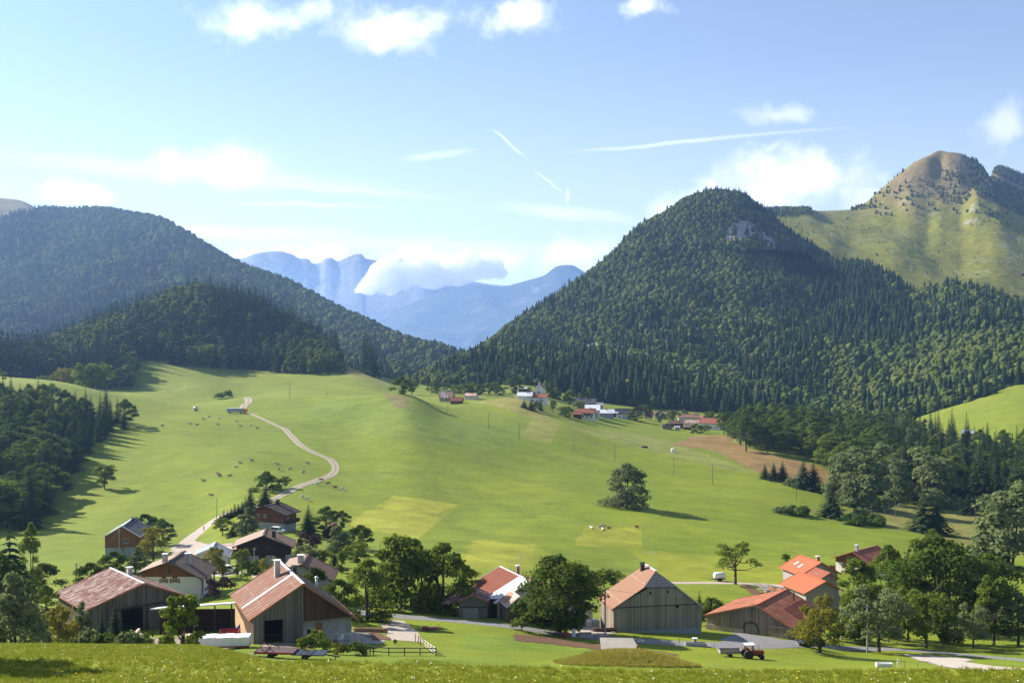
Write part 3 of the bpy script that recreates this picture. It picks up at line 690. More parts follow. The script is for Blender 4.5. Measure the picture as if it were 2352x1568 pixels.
def solid_leaf(name,c,c2):
    m,n=new_mat(name); oi=n('ShaderNodeObjectInfo').outputs['Random']; tone=n('ShaderNodeAttribute',_attribute_name='tone').outputs['Fac']; p=n.pos()
    a=n.noise(p,.8,4,.7); b=n.noise(p,.012,3,.5)
    f=n.math('ADD',n.math('ADD',n.math('MULTIPLY',oi,.55),n.math('MULTIPLY',tone,.25)),n.math('ADD',n.math('MULTIPLY',n.math('SUBTRACT',a,.5),.7),n.math('MULTIPLY',n.math('SUBTRACT',b,.5),1.2)),clamp=True)
    return finish(m,n,n.mix(f,c,c2),.95,bump=a,bstr=.9,bdist=.9,spec=.05)
SL=solid_leaf('beech_canopy',(.036,.058,.012),(.138,.158,.034)); SN=solid_leaf('spruce_canopy',(.011,.024,.011),(.040,.060,.020))
def solid_broad(i):
    rg=np.random.default_rng(300+i); k=9; C=[(0,0,5.2)];Rr=[3.2]
    for j in range(k):
        a=6.283*j/k+rg.normal()*.3; z=rg.uniform(3.2,8.2); q=2.3*math.sqrt(max(.05,1-((z-4.6)/4.6)**2)); C.append((q*math.cos(a),q*math.sin(a),z)); Rr.append(rg.uniform(1.2,2.1))
    C.append((rg.normal()*.5,rg.normal()*.5,8.3)); Rr.append(1.6); C.append((0,0,2)); Rr.append(2.4)
    V,Fs,T=lumps(C,Rr,rg,ICO1,.22,1.0); return np_mesh('solid_broadleaf%d'%i,V,Fs,[SL],attrs={'tone':('FLOAT','FACE',T)},smooth=True)
def solid_spruce(i):
    rg=np.random.default_rng(330+i); V=[];Fs=[];T=[];n_=9; tiers=7
    for t in range(tiers):
        q=t/tiers; z0=.4+9.2*q**.95; r=(2.05-.1*i)*(1-q)**.85+.15; z1=min(10.4,z0+3.2*(1-q)+1.0); k=len(V); a0=rg.uniform(0,6)
        for j in range(n_):
            a=a0+6.283*j/n_; rr=r*(1.15 if j%2 else .72)*rg.uniform(.85,1.15); V.append((rr*math.cos(a),rr*math.sin(a),z0-.25*rr*(j%2)))
        V.append((rg.normal()*.05,rg.normal()*.05,z1)); tn=rg.uniform()
        for j in range(n_): Fs.append((k+j,k+(j+1)%n_,k+n_)); T.append(tn)
    return np_mesh('solid_spruce%d'%i,np.array(V),np.array(Fs),[SN],attrs={'tone':('FLOAT','FACE',np.array(T))})
FAR=proto_set('canopy_tree',[solid_broad(i) for i in range(5)]+[solid_spruce(i) for i in range(3)])
def forest_points(mt, ulo, uhi, step, accept, seed, ylo, yhi, front=120):
    rng=np.random.default_rng(seed)
    y=[];u=[]
    ys=np.arange(ylo,yhi,step)
    for yy_ in ys:
        x0=(ulo-UC)/F*yy_; x1=(uhi-UC)/F*yy_; k=int((x1-x0)/step)
        xs=np.linspace(x0,x1,k)+rng.uniform(-.5,.5,k)*step; yj=yy_+rng.uniform(-.5,.5,k)*step
        y.append(yj); u.append(UC+F*xs/yj)
    y=np.concatenate(y); u=np.concatenate(u)
    z=mt.z(u,y) if hasattr(mt,'z') else ground_uy(u,y)
    v=VH-(z-CAMZ)/y*F; x=(u-UC)/F*y
    ok=accept(u,v,y,x)
    return u[ok],v[ok],np.stack([x,y,z],1)[ok]
def mixkinds(P,u,v,frac_con,rng,sc=110):
    nz=fbm(P[:,0],P[:,1]*.4,sc,3,17); con=rng.uniform(size=len(P))<np.clip(frac_con+(nz-.5)*2.6,.03,.95)
    return np.where(con,ND+rng.integers(0,3,len(P)),rng.integers(0,ND,len(P))),con
# right mountain
rng=np.random.default_rng(3)
ru=M3.U; rY=np.array([y3(x) for x in ru])
def acc3(u,v,y,x):
    ok=(y<np.interp(u,ru,rY)+60)
    edge=np.interp(u,[900,950,1100,1300,1480,1650,1900,2030,2075,2150,2220,2290,2352,2900],[905,893,908,929,946,964,985,990,978,960,946,922,884,800])
    ok&=(v<edge)
    for P in ROCK3: ok&=~(inpoly(u,v,P)&(np.random.default_rng(1).uniform(size=u.shape)<.8))
    return ok
u,v,P=forest_points(M3,890,2700,7.0,acc3,31,1040,2420)
kind,con=mixkinds(P,u,v,np.clip(.10+.3*(u-1050)/400,.07,.26)+.16*np.clip((u-1500)/700,0,1),rng)
h=np.where(con,2.1,1.28)*rng.uniform(.5,1.45,len(P))*np.interp(v,[430,600,950],[.62,.85,1.15])*np.interp(u,[950,1150,1400],[.55,.72,1.0])
P[:,2]-=.8
scatter('mountain_forest',P,h,kind,FAR,'mixed beech and spruce forest covering the steep right mountain','forest',seed=5)
print('M3 trees',len(P))
# left mountain
r2=np.array([y2(x) for x in M2.U])
def acc2(u,v,y,x):
    ok=(y<np.interp(u,M2.U,r2)+80)&(v<960)
    ok&=~inpoly(u,v,[(-500,380),(60,380),(97,487),(60,492),(0,506),(-500,560)])&~inpoly(u,v,[(215,470),(320,470),(320,488),(230,488)])
    return ok
u,v,P=forest_points(M2,-260,1130,9.6,acc2,32,1450,3450)
kind,con=mixkinds(P,u,v,.32,rng,220)
h=np.where(con,2.1,1.8)*rng.uniform(.55,1.4,len(P)); P[:,2]-=1
scatter('far_forest',P,h,kind,FAR,'bluish hazy forest covering the long left mountain','forest',seed=6)
print('M2 trees',len(P))
# wooded knoll on the left
EDGE1=[(-260,860),(0,872),(40,872),(100,878),(170,884),(235,893),(300,893),(308,862),(314,822),(400,838),(490,850),(560,846),(640,856),(720,862),(790,852),(850,866),(880,872)]
def acc1(u,v,y,x):
    e=np.interp(u,[p[0] for p in EDGE1],[p[1] for p in EDGE1])
    return (v<e)&(u<862)&(y<1330)&~inpoly(u,v,[(772,818),(800,830),(860,872),(900,880),(900,900),(780,852)])
class G_:
    z=staticmethod(ground_uy)
u,v,P=forest_points(G_,-260,870,7.2,acc1,33,860,1340)
kind,con=mixkinds(P,u,v,.78-.5*np.exp(-((u-130)/140.)**2-((v-800)/60.)**2)-.35*np.exp(-((u-700)/90.)**2-((v-830)/40.)**2),rng,60)
h=np.where(con,2.8,1.9)*rng.uniform(.7,1.2,len(P)); P[:,2]-=.8
scatter('hill_forest',P,h,kind,FOREST,'dark spruce wood crowning the round hill above the left meadow','forest',seed=7)
print('M1 trees',len(P))
# scrub and small trees on the bare peak
SCRUB=[([(2185,375),(2215,400),(2228,440),(2210,470),(2150,470),(2130,450),(2165,420),(2160,395)],.5),([(2215,360),(2250,372),(2270,400),(2352,440),(2352,500),(2290,470),(2245,450),(2225,405)],.75),([(2255,372),(2300,382),(2352,398),(2352,430),(2280,400)],.9),
 ([(2060,420),(2090,440),(2110,450),(2075,470),(2050,455)],.4),([(1745,478),(1860,470),(1866,492),(1800,500),(1765,494)],.95),([(1950,478),(2010,468),(2015,478),(1955,484)],.8),([(2185,445),(2230,445),(2220,465),(2180,465)],.6),
 ([(2250,470),(2310,500),(2330,530),(2300,530),(2265,505)],.55),([(2000,420),(2100,375),(2110,385),(2010,440)],.12),([(1800,500),(2352,480),(2352,640),(1900,620)],.02),([(2000,440),(2160,400),(2240,470),(2100,490),(1990,480)],.13),([(2000,470),(2240,460),(2240,490),(2000,500)],.1),([(1820,525),(1870,535),(1865,545),(1820,535)],.3)]
def accS(u,v,y,x):
    r=np.random.default_rng(4).uniform(size=u.shape); ok=np.zeros(u.shape,bool)
    for P_,d in SCRUB: ok|=inpoly(u,v,P_)&(r<d)
    return ok&(y<3700)
u,v,P=forest_points(M4,1700,2420,8.0,accS,34,2100,3700)
kind,con=mixkinds(P,u,v,.35,rng,60)
h=np.where(con,1.3,.85)*rng.uniform(.5,1.2,len(P))*np.where((v>495)&(y>0) if False else (v>505),.55,1); P[:,2]-=.6
scatter('mountain_scrub',P,h,kind,FAR,'scattered dark shrubs and small trees over the bare grassy peak','shrubs',seed=8)
print('scrub',len(P))
# ---------------------------------------------------------------- building materials
M=dict(
 grey_plank=planks('weathered_planks',(.055,.045,.036),(.21,.18,.145)), green_plank=planks('greenish_grey_planks',(.085,.078,.062),(.20,.185,.145),.2,.6),
 pale_plank=planks('grey_green_planks',(.17,.16,.12),(.34,.32,.25),.24,.6), brown_plank=planks('brown_planks',(.07,.035,.02),(.15,.08,.045),.18,.4),
 dark_plank=planks('dark_brown_planks',(.030,.016,.011),(.075,.040,.026),.2,.4,horiz=True), orange_plank=planks('orange_brown_planks',(.19,.075,.022),(.30,.13,.04),.2,.35),
 red_plank=planks('reddish_log_planks',(.13,.045,.018),(.23,.085,.03),.22,.4,horiz=True), tan_plank=planks('fresh_pine_planks',(.42,.27,.14),(.62,.44,.25),.18,.4),
 old_plank=planks('old_barn_planks',(.10,.075,.055),(.33,.27,.21),.2,.8),
 white=plain('white_render',(.74,.70,.63),.9,.08), cream=plain('cream_render',(.62,.55,.43),.9,.1), conc=plain('grey_concrete',(.30,.29,.27),.92,.22,.8), bluegrey=plain('blue_grey_render',(.27,.30,.33),.92,.15),
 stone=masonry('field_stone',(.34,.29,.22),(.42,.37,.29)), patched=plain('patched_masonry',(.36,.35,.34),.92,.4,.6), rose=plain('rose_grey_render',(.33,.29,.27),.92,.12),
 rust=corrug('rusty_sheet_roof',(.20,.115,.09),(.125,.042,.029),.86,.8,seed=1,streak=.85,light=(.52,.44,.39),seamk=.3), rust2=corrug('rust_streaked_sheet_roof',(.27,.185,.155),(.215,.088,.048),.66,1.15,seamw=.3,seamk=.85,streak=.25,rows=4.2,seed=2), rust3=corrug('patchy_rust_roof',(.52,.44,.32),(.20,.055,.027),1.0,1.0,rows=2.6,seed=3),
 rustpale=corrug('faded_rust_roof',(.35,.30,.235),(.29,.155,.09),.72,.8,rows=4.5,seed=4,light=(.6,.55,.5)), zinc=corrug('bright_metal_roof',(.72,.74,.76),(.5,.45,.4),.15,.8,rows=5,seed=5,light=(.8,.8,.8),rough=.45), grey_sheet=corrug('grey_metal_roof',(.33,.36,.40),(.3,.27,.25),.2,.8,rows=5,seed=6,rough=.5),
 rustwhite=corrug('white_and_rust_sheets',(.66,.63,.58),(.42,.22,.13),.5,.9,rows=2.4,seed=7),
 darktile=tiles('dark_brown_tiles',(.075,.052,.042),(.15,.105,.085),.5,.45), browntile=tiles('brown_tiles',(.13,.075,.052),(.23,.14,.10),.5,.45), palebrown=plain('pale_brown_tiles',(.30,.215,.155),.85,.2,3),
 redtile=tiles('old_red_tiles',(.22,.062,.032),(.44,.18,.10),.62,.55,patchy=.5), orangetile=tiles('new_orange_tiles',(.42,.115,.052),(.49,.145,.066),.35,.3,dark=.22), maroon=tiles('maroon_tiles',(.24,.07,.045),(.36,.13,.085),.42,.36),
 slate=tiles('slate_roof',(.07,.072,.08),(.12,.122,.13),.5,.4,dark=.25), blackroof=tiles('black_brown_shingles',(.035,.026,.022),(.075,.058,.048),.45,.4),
 glass=plain('window_glass',(.02,.025,.03),.12,.1,spec=.6), frame=plain('white_frame',(.75,.73,.69),.6,.06), brownframe=plain('brown_frame',(.10,.05,.025),.7,.2), shutter=plain('wood_shutter',(.34,.13,.04),.7,.15), darkdoor=plain('dark_door',(.045,.028,.02),.8,.2),
 edge=plain('bright_metal_edge',(.66,.64,.60),.5,.15), rustedge=plain('rusty_edge',(.30,.12,.06),.8,.3), dkedge=plain('dark_fascia',(.06,.038,.028),.8,.2), orangeedge=plain('orange_ridge',(.48,.13,.055),.8,.1),
 chim=plain('chimney_render',(.42,.39,.36),.9,.2), brick=masonry('red_brick',(.32,.13,.08),(.4,.36,.32),.22), metal=plain('galvanised_metal',(.48,.49,.50),.4,.15,metal=.6), black=plain('black_metal',(.02,.02,.02),.5,.2),
 green_shed=plain('grey_green_board',(.15,.155,.13),.9,.2,.9))
def wall_panel(m, mp, a0, a1, zlo, top, holes, thick=.25, mi=0):
    """upright wall from a0 to a1 under the line top(a), with rectangular holes (a0,a1,z0,z1)"""
    bs={a0,a1}
    if a0<0<a1: bs.add(0.0)
    for h in holes:
        for q in h[:2]:
            if a0<q<a1: bs.add(q)
    bs=sorted(bs)
    for p,q in zip(bs,bs[1:]):
        if q-p<1e-4: continue
        tp,tq=max(top(p+1e-6),zlo),max(top(q-1e-6),zlo)
        cuts=sorted([(h[2],h[3]) for h in holes if h[0]<=p+1e-5 and h[1]>=q-1e-5])
        z=zlo
        for c0,c1 in cuts+[(None,None)]:
            z1p,z1q=(tp,tq) if c0 is None else (min(c0,tp),min(c0,tq))
            if max(z1p,z1q)>z+1e-4:
                vs=[mp(s,d,zz) for d in(0,thick) for s,zz in((p,z),(q,z),(q,max(z1q,z)),(p,max(z1p,z)))]
                m.add(vs,[(0,1,2,3),(7,6,5,4),(0,4,5,1),(1,5,6,2),(2,6,7,3),(3,7,4,0)],mi)
            if c0 is not None: z=c1
    return m
def house(name,label,cat,x,Y,zr,th,wl,wr,dl,dr,L,walls=(('wall','white',None),),roof='rust',roof2=None,eo=.7,oh=.7,ops=(),chims=(),edge='dkedge',ridge=None,t=.18,group=None,hipf=0,balcony=None,backoh=None):
    """gable house. x, Y, zr: ridge end nearest the viewer; th: turn of the gable; wl/wr, dl/dr: run and drop of the two slopes; L ridge length
    walls: (part, material, top height or None) from the ground up; ops: (kind, side, s, z, w, h)"""
    th=R(th); ex=(math.cos(th),math.sin(th)); ey=(-math.sin(th),math.cos(th))
    cx=x+ex[0]*(wr-wl)/2+ey[0]*L/2; cyy=Y+ex[1]*(wr-wl)/2+ey[1]*L/2
    fx,fy=(cx,cyy) if abs(th)>1.0 else (x+ex[0]*(wr-wl)/2+ey[0]*oh,Y+ex[1]*(wr-wl)/2+ey[1]*oh)
    z0=ground(fx,fy); hr=zr-z0
    e=empty(name,(x,Y,z0),th,label,cat,group)
    rf=lambda a,o=0: hr-(dl*-a/wl if a<0 else dr*a/wr)-o
    # roof
    m=MB(); roof2=roof2 or roof
    if hipf:
        s,k=hipf; A0=(-wl,0,hr-dl);A1=(-wl,L,hr-dl);B0=(wr,0,hr-dr);B1=(wr,L,hr-dr);H0=(-k*wl,0,hr-k*dl);H1=(k*wr,0,hr-k*dr);P=(0,s,hr);Q=(0,L,hr)
        m.slab([A0,H0,P,Q,A1],t,0); m.slab([H1,B0,B1,Q,P],t,1); m.slab([H0,H1,P],t*.8,3)
    else:
        m.slab([(-wl,0,hr-dl),(0,0,hr),(0,L,hr),(-wl,L,hr-dl)],t,0); m.slab([(0,0,hr),(wr,0,hr-dr),(wr,L,hr-dr),(0,L,hr)],t,1)
        for yy_ in (-.03,L+.03):
            m.bar((-wl,yy_,hr-dl-.06),(0,yy_,hr-.06),.06,.26,2); m.bar((0,yy_,hr-.06),(wr,yy_,hr-dr-.06),.06,.26,2)
    m.bar((-wl-.04,0,hr-dl-.1),(-wl-.04,L,hr-dl-.1),.1,.14,2); m.bar((wr+.04,0,hr-dr-.1),(wr+.04,L,hr-dr-.1),.1,.14,2)
    m.bar((0,hipf[0] if hipf else -.02,hr+.03),(0,L+.02,hr+.03),.4,.07,4)
    rp=m.build('roof',[M[roof],M[roof2],M[edge],M['slate'],M[ridge or edge]],e)
    xl,xr=-(wl-eo),wr-eo; y0,y1=oh,L-(backoh or oh)
    holes={k:[(o[2]-o[4]/2,o[2]+o[4]/2,o[3],o[3]+o[5]) for o in ops if o[1]==k] for k in 'flr'}
    zlo=-2.2
    if hipf: topf=lambda a: min(rf(a,t+.02), hr-hipf[1]*min(dl,dr)-.1)
    else: topf=lambda a: rf(a,t+.02)
    for i,(pn,mt,zt) in enumerate(walls):
        m=MB(); pr=.0 if i==0 else -.03
        zt2=1e3 if zt is None else zt
        tf=lambda a: min(topf(a),zt2); td=lambda zz: (lambda a: min(zz,zt2))
        wall_panel(m,lambda s,d,z:(s,y0+d+pr,z),xl+pr,xr-pr,zlo,tf,holes['f'])
        if m.v and i>0: m.build(pn,M[mt],e); m=MB()
        wall_panel(m,lambda s,d,z:(-s,y1-d-pr,z),-xr+pr,-xl-pr,zlo,lambda a: min(rf(-a,t+.02),zt2),[])
        if m.v and i>0: m.build(pn,M[mt],e); m=MB()
        wall_panel(m,lambda s,d,z:(xl+d+pr,s,z),y0+.25,y1-.25,zlo,td(rf(xl,t+.02)),holes['l'])
        if m.v and i>0: m.build(pn,M[mt],e); m=MB()
        wall_panel(m,lambda s,d,z:(xr-d-pr,s,z),y0+.25,y1-.25,zlo,td(rf(xr,t+.02)),holes['r'])
        if m.v: m.build(pn,M[mt],e)
        if zt is not None: zlo=zt
    for o in ops:
        k,side,s,z,w,h=o[:6]; opt=o[6] if len(o)>6 else {}
        mp={'f':lambda a,d,b:(a,y0+d,b),'l':lambda a,d,b:(xl+d,a,b),'r':lambda a,d,b:(xr-d,a,b)}[side]
        def bx(m,a0,a1,d0,d1,b0,b1,mi=0):
            p=mp(a0,d0,b0);q=mp(a1,d1,b1); m.box(p[0],q[0],p[1],q[1],p[2],q[2],mi)
        if k=='win':
            m=MB(); f=.07
            for a0,a1,b0,b1 in((s-w/2,s+w/2,z,z+f),(s-w/2,s+w/2,z+h-f,z+h),(s-w/2,s-w/2+f,z+f,z+h-f),(s+w/2-f,s+w/2,z+f,z+h-f),(s-f/2,s+f/2,z+f,z+h-f)): bx(m,a0,a1,.03,.14,b0,b1)
            fr=m.build('window',M[opt.get('frame','frame')],e)
            g=MB(); bx(g,s-w/2+.02,s+w/2-.02,.09,.11,z+.02,z+h-.02); g.build('pane',M['glass'],fr)
            if opt.get('sh'):
                for q in(-1,1):
                    g=MB(); bx(g,s+q*(w/2+.03),s+q*(w/2+.03+w*.5),-.05,-.01,z-.03,z+h+.03); g.build('shutter',M[opt['sh']],fr)
        elif k=='door':
            m=MB(); bx(m,s-w/2,s+w/2,.1,.16,z,z+h); d=m.build('door',M[opt.get('mat','darkdoor')],e)
            m=MB(); bx(m,s+w/2-.2,s+w/2-.12,.04,.1,z+1.0,z+1.15); m.build('handle',M['metal'],d)
    for c in chims:
        cx_,cy_,w,h=c[:4]; mt=c[4] if len(c)>4 else 'chim'; b=rf(cx_)
        if mt=='metal':
            p=MB().tube((cx_,cy_,b-.4),(cx_,cy_,b+h),w/2,w/2,10).build('flue',M['metal'],e,smooth=True); MB().lathe((cx_,cy_,b+h),[(w*.9,.0),(w*.9,.12),(w*.3,.28)],10).build('cap',M['edge'],p)
        else:
            p=MB().box(cx_-w/2,cx_+w/2,cy_-w/2,cy_+w/2,b-.5,b+h).build('chimney',M[mt],e)
            q=MB().box(cx_-w*.68,cx_+w*.68,cy_-w*.68,cy_+w*.68,b+h+.22,b+h+.32)
            for sx_ in(-1,1):
                for sy_ in(-1,1): q.box(cx_+sx_*w*.38-.06,cx_+sx_*w*.38+.06,cy_+sy_*w*.38-.06,cy_+sy_*w*.38+.06,b+h,b+h+.22)
            q.build('cap',M['edge' if mt!='black' else 'black'],p)
    if balcony:
        side,a0,a1,z,dp,mt=balcony; m=MB()
        f={'f':lambda a,d,b:(a,y0-d,b),'r':lambda a,d,b:(xr+d,a,b),'l':lambda a,d,b:(xl-d,a,b)}[side]
        def bb(a0,a1,d0,d1,b0,b1):
            p=f(a0,d0,b0);q=f(a1,d1,b1); m.box(p[0],q[0],p[1],q[1],p[2],q[2])
        bb(a0,a1,0,dp,z-.15,z); bb(a0,a1,dp-.06,dp,z+.12,z+.85); bb(a0,a1,dp-.1,dp+.02,z+.88,z+.96); bb(a0,a0+.06,0,dp-.06,z+.12,z+.9); bb(a1-.06,a1,0,dp-.06,z+.12,z+.9)
        m.build('balcony',M[mt],e)
    return e
# ---------------------------------------------------------------- the near hamlet
B1=house('barn','low barn with wide rusty sheet roof streaked white, dark plank gable','barn',-56.30,168,63.06,39.4,8.87,7.48,2.86,3.22,14.82,(('wall','grey_plank',None),),'rust',eo=.5,oh=.5,edge='rustedge',ridge='edge',
  ops=(('open','f',-1.6,-1,3.4,4.5),),chims=((.9,8.5,.7,1.1),))
MB().bar((-4.6,.38,3.75),(4.4,.38,3.75),.12,.22).build('door_rail',M['black'],B1)
MB().box(.6,3.6,.28,.36,-.5,3.55).build('door',M['grey_plank'],B1)
MB().slab([(-3.6,11.2,7.12-1.16+.05),(-1.2,11.2,7.12-.387+.05),(-1.2,12.2,7.12-.387+.05),(-3.6,12.2,7.12-1.16+.05)],.04).build('roof_panel',M['zinc'],B1)
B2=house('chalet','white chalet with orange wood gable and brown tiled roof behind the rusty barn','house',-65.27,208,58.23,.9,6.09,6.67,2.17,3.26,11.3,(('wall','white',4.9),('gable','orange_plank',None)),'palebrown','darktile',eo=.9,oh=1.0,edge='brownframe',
  ops=(('win','f',-1.0,3.75,.8,.8,{'sh':'shutter'}),('win','f',1.1,3.75,.95,.8,{'sh':'shutter'}),('win','f',.1,5.6,.75,1.1,{'frame':'brownframe'}),('win','r',3.0,3.6,.9,.9,{'sh':'shutter'}),('win','r',6.6,3.6,.9,.9,{'sh':'shutter'}),('win','r',3.2,.6,1.2,.8)),
  chims=((2.5,5.0,.95,1.7),(-1.1,2.2,.85,1.3)))
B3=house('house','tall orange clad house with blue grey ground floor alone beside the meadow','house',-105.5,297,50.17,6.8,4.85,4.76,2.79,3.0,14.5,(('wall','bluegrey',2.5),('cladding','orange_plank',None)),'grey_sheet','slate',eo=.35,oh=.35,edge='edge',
  ops=(('win','f',1.1,3.6,1.3,1.3),('win','f',.15,.9,.65,.65)),chims=((.4,11.0,.6,.5,'black'),))
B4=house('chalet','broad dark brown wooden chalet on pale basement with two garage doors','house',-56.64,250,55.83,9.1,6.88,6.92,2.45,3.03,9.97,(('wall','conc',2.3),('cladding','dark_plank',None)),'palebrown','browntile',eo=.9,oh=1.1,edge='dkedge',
  ops=(('door','f',-.3,-.4,1.5,2.3,{'mat':'brown_plank'}),('door','f',3.7,-.4,2.4,2.3,{'mat':'brown_plank'}),('win','f',-1.8,3.6,.8,.8,{'frame':'brownframe','sh':'darkdoor'}),('win','f',1.3,3.6,.8,.8,{'frame':'brownframe','sh':'darkdoor'})),
  chims=((2.2,3.0,.8,1.3,'black'),))
B5=house('chalet','reddish log chalet with black roof and side balcony beside the gravel track','house',-74.31,330,50.66,-23.8,6.19,7.33,1.98,2.37,8.25,(('wall','conc',2.2),('cladding','red_plank',None)),'blackroof',eo=1.1,oh=1.0,edge='dkedge',
  ops=(('win','f',-2.9,3.6,1.0,1.05),('win','f',-.6,3.6,1.0,1.05),('win','f',1.3,2.5,.9,2.1,{'frame':'brownframe'}),('win','r',3,3.4,1.2,1.2),('door','r',2.6,0,1.2,2.0,{'mat':'bluegrey'})),chims=((.7,5.5,.9,1.2,'black'),),balcony=('r',.9,7.2,2.3,1.5,'dark_plank'))
B8=house('garage','low garage with grey blue sheet roof beside the metal tank','garage',-67.01,245,54.0,9.6,3.7,3.9,1.5,2.1,7.39,(('wall','cream',None),),'grey_sheet',eo=.35,oh=.4,edge='edge',
  ops=(('open','f',.6,-.6,2.6,2.9),))
B9=house('house','brown tiled house half hidden behind the central barn','house',-37.43,195,60.4,3.4,3.4,5.63,.75,3.05,9.7,(('wall','conc',None),),'palebrown','browntile',eo=.6,oh=.6,edge='brownframe',
  ops=(('win','f',2,1.4,.9,1.1,{'sh':'shutter'}),),chims=((-.4,2.4,.95,1.1),))
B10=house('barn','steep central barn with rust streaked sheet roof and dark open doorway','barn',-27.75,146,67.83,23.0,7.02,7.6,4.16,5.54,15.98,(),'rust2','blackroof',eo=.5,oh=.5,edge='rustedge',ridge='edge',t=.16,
  chims=((-1.5,10.2,.75,2.0),(.5,8.2,.55,.9,'black'),(3.6,8.0,.32,1.5,'metal')))
def barn_walls(e):
    hr=67.83-e.location.z; rf=lambda a: hr-.2-(4.16*-a/7.02 if a<0 else 5.54*a/7.6)
    xl,xr=-6.5,7.0
    m=wall_panel(MB(),lambda s,d,z:(s,.5+d,z),xl,.1,-2,rf,[(-5.05,-2.6,-2,3.35)]); m.build('wall',M['green_plank'],e)
    m=wall_panel(MB(),lambda s,d,z:(s,.53+d,z),.1,xr,2.75,rf,[]); m.build('gable',M['brown_plank'],e)
    m=wall_panel(MB(),lambda s,d,z:(s,1.7+d,z),.1,xr,-2,lambda a:2.9,[(2.0,2.95,-.2,2.05),(.9,1.5,.7,1.4)]); m.box(.1,.3,.75,1.7,-2,2.75)
    wall_panel(m,lambda s,d,z:(xr-d,s,z),1.95,15.2,-2,lambda a:2.75,[]); m.build('masonry_wall',M['patched'],e)
    MB().box(2.0,2.95,1.8,1.86,-.2,2.05).build('door',M['shutter'],e)
    m=wall_panel(MB(),lambda s,d,z:(xr-d-.02,s,z),.8,15.2,2.75,lambda a:rf(xr),[]); wall_panel(m,lambda s,d,z:(-s,15.4-d,z),-xr,-xl,-2,lambda a:rf(-a),[]); m.build('rear_wall',M['brown_plank'],e)
    m=wall_panel(MB(),lambda s,d,z:(xl+d,s,z),.75,15.15,-2,lambda a:rf(xl),[]); m.build('side_wall',M['brown_plank'],e)
    m=MB().slab([(-6.53,1.0,-.6),(-6.53,14.9,-.6),(-6.53,14.9,2.3),(-6.53,7.5,1.6)],.05); m.build('pine_boarding',M['tan_plank'],e)
    MB().slab([(-6.95,6.3,hr-4.12+.06),(-.1,6.3,hr-.06+.06),(-.1,7.0,hr-.06+.06),(-6.95,7.0,hr-4.12+.06)],.05).build('roof_strip',M['zinc'],e)
barn_walls(B10)
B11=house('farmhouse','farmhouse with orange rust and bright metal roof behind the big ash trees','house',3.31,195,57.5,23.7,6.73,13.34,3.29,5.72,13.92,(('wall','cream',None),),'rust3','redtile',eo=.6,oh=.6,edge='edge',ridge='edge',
  ops=(('win','f',9.6,.5,.9,1.2),('open','f',5.2,-.6,2.6,2.8)),chims=((.8,7.5,.55,1.4,'brick'),))
MB().slab([(-6.75,-.02,57.5-B11.location.z-3.29+.05),(-.1,-.02,57.5-B11.location.z+.01),(-.1,4.6,57.5-B11.location.z+.01),(-6.75,4.6,57.5-B11.location.z-3.29+.05)],.05).build('roof_panel',M['zinc'],B11)
def antenna(p,h,label):
    e=empty('antenna',p,.3,label,'antenna'); MB().tube((0,0,-.5),(0,0,h),.03,.025,6).build('mast',M['metal'],e)
    m=MB().bar((-.9,0,h*.72),(.9,0,h*.72),.03)
    for i in range(6): m.bar((-.8+i*.32,-.3,h*.72+.03),(-.8+i*.32,.3,h*.72+.03),.02)
    m.build('aerial',M['metal'],e); return e
antenna((1.6,199.5,57.0),5.2,'thin tall aerial mast on the farmhouse ridge')
B12=house('barn','big grey green plank barn with half hipped faded rust roof','barn',25.97,190,59.64,11.09,9.0,7.76,5.49,6.04,9.34,(('base_wall','bluegrey',.55),('wall','pale_plank',None)),'rustpale','zinc',eo=.45,oh=.35,edge='rustedge',ridge='edge',hipf=(3.44,.37),
  ops=(('open','f',2.9,4.15,.5,.5),('open','f',-2.0,6.7,.35,.5),('open','f',1.2,6.8,.35,.5)),chims=((-1.1,7.6,.65,1.1,'black'),))
MB().bar((-8.5,.27,4.7),(7.2,.27,4.7),.1,.14).build('drip_board',M['dkedge'],B12)
MB().box(-8.62,-8.56,.6,8.9,-1.5,4.0).build('side_boarding',M['old_plank'],B12)
antenna((24.8,196.2,59.5),3.8,'thin aerial mast on the half hipped barn')
B13=house('barn','long low barn of weathered planks with red tiles and arched door','barn',43.87,198,52.52,-34.4,10.11,6.76,3.24,3.14,15.56,(('wall','old_plank',None),),'redtile',eo=.4,oh=.45,edge='rustedge',ridge='orangeedge',
  ops=(('open','f',-1.0,-1.0,2.5,3.1),))
